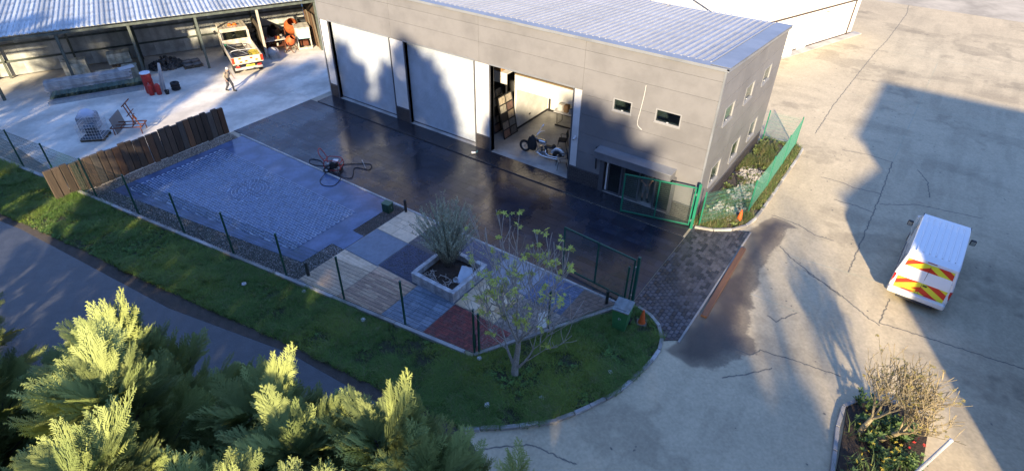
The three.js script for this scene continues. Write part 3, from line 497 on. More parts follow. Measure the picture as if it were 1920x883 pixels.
{ // plaster booth inside the open bay: left wall, fascia, back wall
  const w = mt([0.66, 0.66, 0.63], 0.65, { map: bl(2.5) });
  const booth = thing('office_booth', 'white plasterboard booth with a deep fascia inside the open bay', 'booth', [-11.5, 0.052, -2.85]);
  mesh('side_wall', b2(-0.12, 0, 0, 3.2, -3.3, 0), w, booth);
  mesh('fascia', b2(0, 5.7, 2.42, 3.2, -0.08, 0.004), w, booth); mesh('ceiling', b2(0, 5.7, 2.42, 2.5, -3.3, -0.08), w, booth);
  mesh('back_wall', b2(0, 5.7, 0, 2.42, -3.38, -3.3), w, booth);
  mesh('skirting', [b2(0, 0.02, 0, 0.12, -3.3, -0.02), b2(0.02, 5.7, 0, 0.12, -3.3, -3.28)], M.black, booth);
  const door = mesh('door', b2(0.08, 0.2, 0.0, 2.1, -3.3, -3.24), M.black, booth); mesh('handle', b2(0.2, 0.24, 1.0, 1.04, -3.27, -3.25), M.steel, door);
  mesh('socket', rb(0.025, 0.09, 0.15, 0.006, 0.014, 0.5, -1.35), M.black, booth);
  mesh('roof_board', [b2(-0.12, 5.7, 3.2, 3.26, -3.3, 0)], M.plank, booth);
  const sh = thing('storage_shelf', 'brown boxes stored high up at the left of the open bay', 'shelf', [-13.6, 0.052, -2.4]);
  mesh('post', [b2(0, 0.06, 0, 3.3, -0.06, 0), b2(1.7, 1.76, 0, 3.3, -0.06, 0), b2(0, 0.06, 0, 3.3, -0.86, -0.8), b2(1.7, 1.76, 0, 3.3, -0.86, -0.8)], M.black, sh);
  mesh('shelf_board', b2(-0.05, 1.8, 3.3, 3.35, -0.95, 0.05), M.white, sh);
  const pan = mt([0.52, 0.50, 0.46], 0.7); mesh('panel', b2(-0.05, 1.8, 2.75, 3.295, 0.0, 0.03), pan, sh);
  [[0.1, 0.7], [0.85, 0.55]].forEach(([x, w2], i) => { const o = mesh('cardboard_box', rb(w2, 0.42, 0.6, 0.01, -13.6 + x + w2 / 2, 0.052 + 3.355 + 0.212, -2.75), mt(i ? [0.34, 0.20, 0.08] : [0.12, 0.06, 0.035], 0.8, { map: bl(0.6) })); tag(o, i ? 'tan cardboard box on the high shelf beside the white fascia' : 'dark brown box on the high shelf at the open bay corner', 'box', 'boxes on the high shelf'); });
}
// roof: ribbed sheets with a flashing border, falling to the back
{
  const roof = mesh('roof', (() => { const s = new THREE.Shape([[0.02, EAVE + 0.0], [DEP + 0.06, EAVE - 0.70], [DEP + 0.06, EAVE - 0.78], [0.02, EAVE - 0.1]].map(([z, y]) => new THREE.Vector2(z, y))); const g = new THREE.ExtrudeGeometry(s, { depth: 23.3, bevelEnabled: false }); g.rotateY(Math.PI / 2); g.translate(-23.45, 0, 0); return g; })(), M.flash, bld);
  const al = Math.atan2(0.70, DEP), L = Math.hypot(DEP - 0.35, 0.70 * (DEP - 0.35) / DEP), pitch = 0.30;
  const prof = []; for (let i = 0; i < 3; i++) { const x = i * pitch; prof.push([x, 0], [x + 0.19, 0], [x + 0.215, 0.065], [x + 0.275, 0.065]); } prof.push([0.9, 0]);
  const shape = new THREE.Shape([...prof.map(([x, y]) => new THREE.Vector2(x, y)), new THREE.Vector2(0.9, -0.004), new THREE.Vector2(0, -0.004)]);
  const sg = new THREE.ExtrudeGeometry(shape, { depth: L, bevelEnabled: false }); sg.rotateX(-al); 
  const ms = [0, 1, 2].map(k => { const m = M.roofSheet.clone(); const q = 0.93 + 0.06 * k; m.color.setRGB(0.43 * q, 0.44 * q, 0.46 * q); return m; });
  const base = metric(clean(sg)), r = RNG(4);
  for (let i = 0; i < 25; i++) { const o = new THREE.Mesh(base, ms[Math.floor(r() * 3)]); o.name = 'roof_sheet'; o.castShadow = o.receiveShadow = true; o.rotation.set(0, 0, 0); o.position.set(-23.3 + i * 0.904, EAVE + 0.012 + 0.001 * (i % 2) - 0.70, -DEP + 0.05); roof.add(o); }
  // sheets are extruded from the back up to the front edge
  mesh('eaves_flashing', [b2(-23.58, 0.10, EAVE - 0.085, EAVE + 0.02, -0.0, 0.10), b2(-23.58, 0.10, EAVE + 0.02, EAVE + 0.032, -0.34, 0.10)], M.flash, roof);
  const sf = new THREE.Shape([[-0.1, EAVE + 0.03], [DEP + 0.1, EAVE - 0.685], [DEP + 0.1, EAVE - 0.80], [-0.1 + 0.0, EAVE - 0.085]].map(([z, y]) => new THREE.Vector2(z, y))); const fg = new THREE.ExtrudeGeometry(sf, { depth: 0.09, bevelEnabled: false }); fg.rotateY(Math.PI / 2); fg.translate(0.012, 0, 0); mesh('verge_flashing', fg, M.flash, roof);
  const st = new THREE.Shape([[0.0, EAVE + 0.062], [DEP + 0.1, EAVE - 0.65], [DEP + 0.1, EAVE - 0.66], [0.0, EAVE + 0.05]].map(([z, y]) => new THREE.Vector2(z, y))); const tg = new THREE.ExtrudeGeometry(st, { depth: 0.78, bevelEnabled: false }); tg.rotateY(Math.PI / 2); tg.translate(-0.68, 0, 0); mesh('verge_capping', tg, M.flash, roof);
  mesh('roof_bracket', [bx(0.25, 0.02, 0.75, -6.2, EAVE - 0.45, -DEP + 0.2, 0.25, 0.5, 0), rod([-6.4, EAVE - 0.75, -DEP - 0.02], [-6.2, EAVE - 0.46, -DEP + 0.18], 0.02)], M.white, roof);
}
// canopy and glazed entrance
{
  const c = mesh('canopy', [xf(new RoundedBoxGeometry(3.66, 0.34, 0.62, 2, 0.02), -2.98, 2.17, 0.312)], mt([0.14, 0.145, 0.16], 0.3, { map: bl(2) }), bld);
  mesh('capping', [b2(-4.83, -1.13, 2.34, 2.375, 0.003, 0.64)], M.flash, c);
  mesh('downpipe', [...bar([[-4.88, 2.36, 0.3], [-4.93, 2.3, 0.14], [-4.93, 1.15, 0.06]], 0.035, 8)], M.black, bld);
  const f = mesh('entrance_frame', [b2(-4.72, -4.50, -0.0, 2.0, -0.16, 0.06), b2(-1.22, -1.06, 0, 2.0, -0.16, 0.06), b2(-4.5, -1.22, 1.90, 1.995, -0.14, 0.03), b2(-3.66, -3.58, 0.076, 1.9, -0.14, 0.0), b2(-1.98, -1.92, 0.076, 1.9, -0.14, 0.0), b2(-4.5, -3.66, 0.076, 0.16, -0.12, -0.02), b2(-1.92, -1.22, 0.076, 0.16, -0.12, -0.02), b2(-4.30, -4.26, 0.16, 1.9, -0.1, -0.04)], M.trim, bld);
  mesh('pane', b2(-4.26, -3.66, 0.16, 1.9, -0.075, -0.068), M.glass, f); mesh('pane', b2(-1.92, -1.22, 0.16, 1.9, -0.075, -0.068), M.glass, f);
  mesh('jamb_strip', b2(-4.40, -4.33, 0.18, 1.88, -0.05, -0.01), M.white, f);
  const d = mesh('entrance_door', [b2(-3.57, -3.49, 0.08, 1.89, -0.12, -0.05), b2(-2.80, -2.72, 0.08, 1.89, -0.12, -0.05), b2(-3.49, -2.80, 1.80, 1.89, -0.12, -0.05), b2(-3.49, -2.80, 0.08, 0.20, -0.12, -0.05)], M.trim, bld);
  mesh('pane', b2(-3.49, -2.80, 0.20, 1.80, -0.09, -0.083), M.glass, d); mesh('handle', bar([[-2.86, 0.85, -0.05], [-2.86, 0.85, 0.02], [-2.86, 1.2, 0.02], [-2.86, 1.2, -0.05]], 0.014, 8), M.chrome, d);
  const d2 = mesh('entrance_door', [bx(0.06, 1.8, 0.72, -1.99, 0.98, -0.52, 0, -0.15, 0)], M.trim, bld); d2.userData.label = 'inner door leaf standing open';
}
// cable, camera and small fittings on the front
mesh('cable', tb([[-3.08, 5.65, 0.012], [-3.1, 5.2, 0.014], [-3.17, 4.5, 0.012], [-3.22, 4.0, 0.014], [-3.18, 3.83, 0.014], [-2.98, 3.69, 0.014]], 0.010, 6, 30), mt([0.6, 0.6, 0.58], 0.5), bld);
{ const k = mesh('security_camera', [lathe([[0, 0.06], [0.05, 0.06], [0.06, 0.02], [0.055, 0], [0, 0]], 16, -6.16, 2.40, 0.0, Math.PI / 2), rb(0.09, 0.08, 0.16, 0.03, -6.16, 2.36, 0.12, 0.3)], M.white, bld); mesh('lens', rod([-6.16, 2.335, 0.195], [-6.16, 2.325, 0.215], 0.025, 0.025, 12), M.black, k); }
// ---------------------------------------------------------------- open shed on the left and what stands in it
const SH = 1.1307, shP = (s, l, y = 0) => [-33.83 + 0.426 * s + 0.905 * l, y, 1.84 - 0.905 * s + 0.426 * l];
const sheetM = mt([0.52, 0.56, 0.58], 0.45, { metalness: 0.15, map: sn(2) }), wallSheetM = mt([0.48, 0.50, 0.47], 0.5, { map: sn(1.6) }), postM = mt([0.10, 0.12, 0.10], 0.6, { map: sn(0.8) });
function corrugated(len, wid, pitch, h) { // ribs run along z, width along x
  const n = Math.round(wid / pitch), pr = []; for (let i = 0; i < n; i++) { const x = i * pitch; pr.push([x, 0], [x + pitch * 0.3, 0], [x + pitch * 0.45, h], [x + pitch * 0.75, h], [x + pitch * 0.9, 0]); } pr.push([wid, 0]);
  const s = new THREE.Shape([...pr.map(p => new THREE.Vector2(...p)), new THREE.Vector2(wid, -0.006), new THREE.Vector2(0, -0.006)]); return new THREE.ExtrudeGeometry(s, { depth: len, bevelEnabled: false });
}
{
  const S = thing('open_shed', 'open fronted steel shed with ribbed roof and back wall', 'shed', shP(0, 0), SH);
  const rf = mesh('roof', [b2(-15.6, 7.9, 3.55, 3.68, -4.3, -4.15), b2(-15.6, 7.9, 3.65, 3.80, -8.9, -8.75), b2(-15.6, 7.9, 3.42, 3.56, -0.1, 0.05), b2(-15.6, 7.9, 3.50, 3.62, -2.2, -2.05)], postM, S);
  const rs = [0, 1, 2].map(k => { const m = sheetM.clone(); const q = 0.86 + 0.12 * k; m.color.setRGB(0.50 * q, 0.54 * q, 0.56 * q); return m; });
  const g0 = corrugated(9.25, 1.12, 0.28, 0.055); g0.rotateX(0.03); const g1 = metric(clean(g0));
  for (let i = 0; i < 21; i++) { const o = new THREE.Mesh(g1, rs[(i * 7) % 3]); o.name = 'roof_sheet'; o.castShadow = o.receiveShadow = true; o.position.set(-15.6 + i * 1.121, 3.67 + 0.2775, -9.2); rf.add(o); }
  const w0 = corrugated(3.3, 0.96, 0.32, 0.07); w0.rotateX(-Math.PI / 2); const w1 = metric(clean(w0)); const ws = [0, 1].map(k => { const m = wallSheetM.clone(); m.color.multiplyScalar(0.9 + 0.15 * k); return m; });
  for (let i = 0; i < 24; i++) { const o = new THREE.Mesh(w1, ws[(i * 5) % 2]); o.name = 'wall_sheet'; o.castShadow = o.receiveShadow = true; o.position.set(-15.4 + i * 0.962, 0.1, -4.3); S.add(o); }
  for (const y of [1.0, 2.0]) mesh('girt', b2(-15.4, 7.7, y, y + 0.1, -4.22, -4.14), postM, S);
  for (const x of [-15.4, -11.55, -7.7, -3.85, 0, 3.85, 7.75]) { mesh('post', [b2(x - 0.075, x + 0.075, 0, 3.45, -0.02, 0.0), b2(x - 0.075, x + 0.075, 0, 3.45, -0.16, -0.14), b2(x - 0.012, x + 0.012, 0, 3.45, -0.14, -0.02)], x === 3.85 ? mt([0.5, 0.46, 0.38], 0.6, { map: sn(1) }) : postM, S); mesh('post', b2(x - 0.06, x + 0.06, 0, 3.5, -4.14, -4.02), postM, S); }
  mesh('partition', b2(3.82, 3.88, 0, 2.1, -4.0, -0.2), mt([0.12, 0.10, 0.08], 0.8, { map: rep(T.wood, 0.4, 2) }), S);
  mesh('partition', b2(-3.89, -3.83, 0, 3.2, -4.0, -0.25), mt([0.035, 0.06, 0.045], 0.7, { map: sn(1.2) }), S);
  mesh('end_wall', b2(7.84, 7.9, 0, 3.4, -4.3, -0.2), mt([0.12, 0.085, 0.06], 0.85, { map: rep(T.wood, 0.5, 2) }), S); mesh('end_wall', b2(-15.7, -15.6, 0, 3.5, -8.9, 0), wallSheetM, S); mesh('rear_wall', b2(-15.6, 7.9, 0, 3.64, -9.0, -8.9), wallSheetM, S);
  for (let i = 0; i < 4; i++) mesh('leaning_board', bx(0.03, 2.5, 0.55, 7.62 - 0.05 * i, 1.235, -0.55 - 0.62 * i, 0, 0, 0.06), i % 2 ? M.timber : M.plank, S);
}
function pallet() { const g = []; for (let i = 0; i < 7; i++) g.push(bx(0.10, 0.022, 1.0, -0.55 + i * 0.183, 0.133, 0)); for (const z of [-0.42, 0, 0.42]) { g.push(bx(1.2, 0.022, 0.10, 0, 0.111, z), bx(1.2, 0.02, 0.10, 0, 0.01, z)); for (const x of [-0.54, 0, 0.54]) g.push(bx(0.12, 0.08, 0.10, x, 0.06, z)); } return g; }
const palletM = mt([0.27, 0.21, 0.15], 0.85, { map: rep(T.wood, 0.2, 1) });
function palletAt(s, l, y, turn, label) { const o = mesh('pallet', pallet(), palletM); o.position.set(...shP(s, l, y)); o.rotation.y = SH + turn; return tag(o, label, 'pallet', 'wooden pallets in the shed'); }
{
  // stacked empty pallets and cream block packs in the left bay
  const cream = [[0.52, 0.50, 0.38], [0.58, 0.56, 0.44], [0.46, 0.44, 0.34]].map(c => mt(c, 0.85, { map: sn(0.7) }));
  for (let i = 0; i < 5; i++) palletAt(-5.05 + 0.03 * (i % 2), -1.9, i * 0.147, 0.02 * i, ['lowest pallet of the stack behind the cream blocks', 'second pallet up in the stack behind the cream blocks', 'middle pallet of the stack behind the cream blocks', 'fourth pallet up in the stack behind the cream blocks', 'topmost bare pallet under the upper cream block pack'][i]);
  const r = RNG(81);
  const pack = (s, l, y, nx, ny, nz, label, jit) => { const t = thing('block_pack', label, 'blocks', shP(s, l, y), SH + jit, 'packs of cream concrete blocks'); for (let a = 0; a < nx; a++) for (let b = 0; b < ny; b++) for (let c = 0; c < nz; c++) { if (b === ny - 1 && r() < 0.12) continue; mesh('block', rb(0.44, 0.215, 0.21, 0.012, (a - (nx - 1) / 2) * 0.452 + (r() - 0.5) * 0.02, 0.108 + b * 0.2165, (c - (nz - 1) / 2) * 0.222 + (r() - 0.5) * 0.02, 0, 0, 0, 1), cream[Math.floor(r() * 3)], t); } return t; };
  pack(-5.05, -1.9, 0.736, 3, 3, 4, 'cream concrete block pack raised on the pallet stack', 0.01);
  pack(-5.9, -0.75, 0, 3, 3, 3, 'loose cream block pack on the floor of the left bay', 0.05);
  pack(-4.6, -0.55, 0, 2, 4, 3, 'tall tidy cream block pack beside the green post', -0.03);
  pack(-7.6, -1.9, 0, 3, 6, 3, 'high cream block pack at the far left of the shed', 0);
  // long stacked materials lying in front
  const grey = mt([0.46, 0.47, 0.48], 0.7, { map: sn(1.2) }), gr = mt([0.10, 0.15, 0.12], 0.5, { map: sn(1.1) });
  const st = thing('panel_stack', 'stack of long grey concrete boards in front of the cream blocks', 'boards', shP(-6.9, 0.3), SH); for (let i = 0; i < 9; i++) mesh('board', rb(4.6 + 0.2 * r(), 0.088, 0.62, 0.01, (r() - 0.5) * 0.15, 0.06 + i * 0.098, (r() - 0.5) * 0.06, 0, (r() - 0.5) * 0.02, 0), grey, st);
  const gst = thing('sheet_stack', 'stack of dark green steel sheets lying on the yard', 'sheets', shP(-6.7, 1.05), SH); for (let i = 0; i < 5; i++) { const c = corrugated(0.85, 5.0, 0.3, 0.03); c.rotateY(0.004 * i); mesh('sheet', xf(c, -2.5 + 0.06 * i, 0.02 + i * 0.075, -0.45), gr, gst); }
  const bm = thing('steel_channel', 'galvanised steel channel lying in front of the green sheets', 'beam', shP(-6.6, 1.85), SH); mesh('web', b2(-2.6, 2.5, 0.0, 0.02, -0.2, 0.2), M.galv, bm); mesh('flange', b2(-2.6, 2.5, 0.02, 0.20, 0.18, 0.2), M.galv, bm); mesh('flange', b2(-2.6, 2.5, 0.02, 0.20, -0.2, -0.18), M.galv, bm);
  const wb = thing('white_board', 'white sheet thrown on top of the grey boards', 'sheet', shP(-4.75, 0.2, 0.90), SH + 0.25); mesh('sheet', bx(0.9, 0.03, 0.45, 0, 0.06, 0, 0.12, 0, 0.05), M.white, wb);
}
{ // middle bay: rusty curved sheet, rubble, bagged pallet
  const t = thing('curved_sheet', 'rusty curved steel sheet lying at the back of the shed', 'sheet', shP(-2.3, -3.0), SH);
  const g = new THREE.CylinderGeometry(1.15, 1.15, 1.2, 24, 1, true, -1.0, 2.0); g.rotateX(Math.PI / 2); g.rotateZ(-0.0); const gi = g.clone(); gi.scale(0.975, 0.975, 0.98); mesh('plate', xf(join([g, gi]), 0, -0.18, 0, 0, 0.25, 0), M.rustM, t);
  const r = RNG(91), rock = clean(new THREE.DodecahedronGeometry(1, 0)), ms = [], cs = [];
  for (let i = 0; i < 420; i++) { const a = r() * 6.28, R = Math.sqrt(r()), s = 0.05 + 0.11 * r(); const px = R * Math.cos(a) * 1.1, pz = R * Math.sin(a) * 0.9, h = 0.75 * (1 - R) + 0.02; ms.push(M4(V(px, h * r() + s * 0.5, pz), QE(r() * 6, r() * 6, r() * 6), V(s, s * 0.7, s * 1.1))); const k = 0.5 + r(); cs.push(new THREE.Color().setRGB(0.075 * k, 0.068 * k, 0.062 * k)); }
  const h = thing('rubble_heap', 'dark heap of broken rubble under the rusty sheet', 'rubble', shP(-2.5, -1.75), SH); inst('stones', rock, mt([1, 1, 1], 0.9), ms, cs, h);
  const h2 = thing('slab_heap', 'pile of broken paving slabs behind the flatbed truck', 'rubble', shP(3.1, -3.3), SH); for (let i = 0; i < 26; i++) mesh('slab', bx(0.5 + 0.3 * r(), 0.06, 0.35 + 0.3 * r(), (r() - 0.5) * 0.9, 0.06 + 0.055 * i, (r() - 0.5) * 0.5, (r() - 0.5) * 0.3, r() * 3, (r() - 0.5) * 0.3), i % 2 ? M.concrete : mt([0.20, 0.19, 0.18], 0.9), h2);
  palletAt(-0.95, -1.0, 0, 0.1, 'weathered pallet under the grey bags beside the middle post');
  const bagM = mt([0.19, 0.18, 0.17], 0.85, { map: sn(0.6) }); let k = 0;
  for (const [x, y, z] of [[-0.28, 0, -0.2], [0.28, 0, -0.18], [-0.28, 0, 0.22], [0.28, 0, 0.24], [0.25, 1, -0.05], [-0.25, 1, -0.1]]) { const o = mesh('cement_bag', rb(0.54, 0.15, 0.38, 0.07, 0, 0.075, 0, 0, 0, 0, 3), bagM); const p = shP(-0.95, -1.0); const c = Math.cos(SH + 0.1), s = Math.sin(SH + 0.1); o.position.set(p[0] + x * c + z * s, 0.145 + y * 0.148, p[2] - x * s + z * c); o.rotation.y = SH + 0.1 + 0.08 * (k % 3); tag(o, ['grey cement bag at the back left of the pallet', 'grey cement bag at the back right of the pallet', 'grey cement bag at the front left of the pallet', 'grey cement bag at the front right of the pallet', 'upper right grey cement bag on the pallet', 'upper left grey cement bag on the pallet'][k], 'bag', 'cement bags on the pallet'); k++; }
  // lean pieces and drums in front of the green post
  const dr = thing('red_drum', 'tall red ribbed drum with a pale lid beside the green post', 'drum', [-33.0, 0, 6.35]);
  const prof = [[0, 0], [0.27, 0], [0.28, 0.02]]; for (let i = 0; i < 4; i++) prof.push([0.28, 0.2 + i * 0.27], [0.30, 0.23 + i * 0.27], [0.28, 0.26 + i * 0.27]); prof.push([0.285, 1.25]); mesh('body', lathe(prof, 24), M.red, dr); mesh('lid', lathe([[0.31, 1.245], [0.31, 1.29], [0.26, 1.31], [0, 1.315]], 24), mt([0.62, 0.66, 0.72], 0.4), dr);
  for (const [x, z, i] of [[-32.55, 6.55, 0], [-32.28, 6.22, 1]]) { const c = thing('red_cylinder', i ? 'red gas cylinder leaning furthest from the drum' : 'red gas cylinder standing against the tall drum', 'cylinder', [x, 0, z], 0, 'red gas cylinders'); mesh('body', lathe([[0, 0], [0.13, 0], [0.15, 0.03], [0.15, 0.56], [0.11, 0.66], [0.04, 0.71], [0, 0.71]], 20), M.red, c); mesh('valve', [rod([0, 0.71, 0], [0, 0.78, 0], 0.025), rod([-0.05, 0.77, 0], [0.05, 0.77, 0], 0.014)], M.steel, c); }
  const ld = thing('steel_length', 'bundle of grey steel lengths leaning beside the red cylinders', 'steel', [-32.5, 0, 5.85], 0.5); for (let i = 0; i < 4; i++) mesh('length', bx(0.06, 1.75, 0.045, -0.12 + i * 0.085, 0.84, -0.22 + 0.02 * i, -0.26, 0, 0.05 * (i - 1.5)), i % 2 ? M.galv : mt([0.5, 0.47, 0.42], 0.7), ld);
  const ty = thing('tyre_stack', 'small stack of black tyres beside the leaning steel', 'tyres', [-32.15, 0, 5.2]); for (let i = 0; i < 3; i++) mesh('tyre', xf(new THREE.TorusGeometry(0.19, 0.085, 10, 22), 0, 0.09 + i * 0.165, 0, Math.PI / 2), M.rubber, ty);
  const bk = thing('bucket', 'small black bucket between the steel lengths and the tyres', 'bucket', [-31.95, 0, 5.9]); mesh('body', lathe([[0, 0.01], [0.11, 0], [0.14, 0.24], [0.13, 0.24], [0.10, 0.02], [0, 0.02]], 18), M.black, bk); mesh('handle', tb([[-0.14, 0.22, 0], [-0.1, 0.33, 0.02], [0.1, 0.33, 0.02], [0.14, 0.22, 0]], 0.008), M.steel, bk);
}
{ // right bay: mixers, cabinet machine, bench
  const cm = mt([0.55, 0.53, 0.46], 0.6, { map: sn(0.8) });
  const w = thing('machine_cabinet', 'cream boxy site machine with an open front at the shed end', 'machine', shP(6.75, -0.9), SH - 0.1);
  mesh('frame', [b2(-0.5, -0.42, 0.1, 1.5, -0.06, 0.02), b2(0.42, 0.5, 0.1, 1.5, -0.06, 0.02), b2(-0.5, 0.5, 0.04, 0.12, -0.06, 0.04), b2(-0.42, 0.42, 1.42, 1.5, -0.06, 0.02)], cm, w); mesh('side_panel', b2(-0.5, -0.46, 0.1, 1.5, -1.2, -0.06), cm, w); mesh('side_panel', b2(0.46, 0.5, 0.1, 1.5, -1.2, -0.06), cm, w); mesh('top', rb(1.06, 0.06, 1.3, 0.02, 0, 1.535, -0.6), cm, w); mesh('front_panel', b2(-0.42, 0.42, 1.02, 1.42, -0.04, -0.01), M.white, w); mesh('stripe_panel', b2(-0.42, 0.42, 0.75, 1.015, -0.05, -0.02), mt([0.30, 0.45, 0.50], 0.5), w); mesh('back_panel', b2(-0.46, 0.46, 0.1, 1.5, -1.2, -1.16), M.black, w); mesh('engine', [rb(0.4, 0.35, 0.4, 0.05, 0.1, 0.32, -0.4), rod([-0.25, 0.2, -0.3], [-0.25, 0.55, -0.3], 0.08)], M.rustM, w); mesh('skid', [b2(-0.5, 0.5, 0.0, 0.06, -0.12, 0.06), b2(-0.5, 0.5, 0.0, 0.06, -1.2, -1.1)], cm, w);
  const mixer = (s, l, turn, label, col, sc) => { const t = thing('cement_mixer', label, 'cement mixer', shP(s, l), SH + turn, 'cement mixers'); t.scale.setScalar(sc); mesh('drum', xf(lathe([[0.0, -0.42], [0.22, -0.40], [0.40, -0.1], [0.40, 0.12], [0.24, 0.46], [0.21, 0.46], [0.36, 0.1], [0.36, -0.1], [0.2, -0.36], [0, -0.38]], 24), 0, 0.95, 0, 0.7, 0, 0.2), col, t); mesh('frame', [...bar([[-0.45, 0.95, 0], [-0.45, 0.5, 0], [-0.4, 0.04, 0.35]], 0.03), ...bar([[0.45, 0.95, 0], [0.45, 0.5, 0], [0.4, 0.04, 0.35]], 0.03), ...bar([[-0.45, 0.5, 0], [-0.4, 0.12, -0.4]], 0.03), ...bar([[0.45, 0.5, 0], [0.4, 0.12, -0.4]], 0.03), rod([-0.45, 0.5, 0], [0.45, 0.5, 0], 0.03), rod([-0.4, 0.12, -0.4], [0.4, 0.12, -0.4], 0.025)], M.rustM, t); for (const x of [-0.42, 0.42]) mesh('wheel', xf(new THREE.TorusGeometry(0.1, 0.035, 8, 18), x, 0.135, -0.4, 0, Math.PI / 2), M.rubber, t); mesh('motor', rb(0.22, 0.3, 0.3, 0.03, 0.58, 0.75, 0), M.black, t); return t; };
  mixer(6.3, -2.4, 0.3, 'orange drum cement mixer standing high behind the cream machine', mt([0.45, 0.16, 0.05], 0.6, { map: rep(T.rust, 0.6) }), 1.35);
  mixer(5.75, -0.75, 0.9, 'small orange cement mixer next to the cream machine', mt([0.60, 0.18, 0.06], 0.6, { map: rep(T.rust, 0.6) }), 0.85);
  mixer(5.0, -2.6, 0.4, 'black drum cement mixer at the back of the right bay', M.black, 1.15);
  const b = thing('work_bench', 'cluttered workbench with paint splashed top in the right bay', 'bench', shP(4.75, -1.5), SH + 0.05); mesh('top', rb(1.5, 0.06, 0.8, 0.01, 0, 0.85, 0), cm, b); for (const x of [-0.65, 0.65]) for (const z of [-0.32, 0.32]) mesh('leg', b2(x - 0.03, x + 0.03, 0, 0.82, z - 0.03, z + 0.03), M.rustM, b); mesh('shelf', rb(1.35, 0.03, 0.7, 0.008, 0, 0.4, 0), M.rustM, b);
  const r = RNG(95); for (let i = 0; i < 9; i++) { const c = [[0.5, 0.08, 0.05], [0.5, 0.47, 0.38], [0.06, 0.06, 0.06], [0.5, 0.2, 0.05], [0.3, 0.28, 0.25]][i % 5]; const up = i < 6; const p = shP(4.75 + (r() - 0.5) * 1.2, -1.5 + (r() - 0.5) * 0.5, up ? 0.882 : 0.417); const o = mesh('paint_tin', lathe([[0, 0], [0.085, 0], [0.085, 0.19], [0.078, 0.2], [0, 0.195]], 14), mt(c, 0.5, { map: sn(0.3) })); o.position.set(...p); o.rotation.y = r() * 6; tag(o, [['red', 'cream', 'black', 'orange', 'brown grey'][i % 5], i === 5 ? 'second red' : ''].filter(q => q).slice(-1)[0] + (up ? ' paint tin among the clutter on the workbench top' : ' paint tin on the lower shelf of the workbench'), 'tin', up ? 'tins on the bench top' : 'tins on the bench shelf'); }
  const tp = thing('tarpaulin', 'crumpled grey tarpaulin bag beside the workbench', 'tarpaulin', shP(4.35, -0.5), SH); { const g = new THREE.IcosahedronGeometry(0.42, 4), p = g.attributes.position; for (let i = 0; i < p.count; i++) { const v = V(p.getX(i), p.getY(i), p.getZ(i)); const k = 0.75 + 0.5 * fbm(v.x * 0.4 + 3, v.z * 0.4 + v.y * 0.3 + 3, 8, 3, 71); p.setXYZ(i, v.x * k, Math.max(0, v.y * k * 0.8 + 0.26), v.z * k); } g.computeVertexNormals(); mesh('sheet', g, mt([0.42, 0.42, 0.42], 0.7), tp); }
  const cr = thing('plastic_crate', 'pale wire crate on the floor by the shed post', 'crate', shP(4.35, 0.1), SH); mesh('base', b2(-0.3, 0.3, 0, 0.02, -0.2, 0.2), cm, cr); for (const [a, q] of [[-0.3, 1], [0.3, 1], [-0.2, 0], [0.2, 0]]) mesh('side', Array.from({ length: 4 }, (_, i) => q ? bx(0.015, 0.03, 0.4, a, 0.05 + i * 0.075, 0) : bx(0.6, 0.03, 0.015, 0, 0.05 + i * 0.075, a)), cm, cr);
  const tk = thing('water_tank', 'dark plastic tank in the back corner of the right bay', 'tank', shP(7.3, -3.1), SH); mesh('body', rb(0.8, 1.6, 0.9, 0.1, 0, 0.8, 0), mt([0.03, 0.035, 0.04], 0.5), tk); mesh('cap', lathe([[0, 0.05], [0.12, 0.05], [0.12, 0], [0, 0]], 16, 0, 1.6, 0), M.black, tk);
}
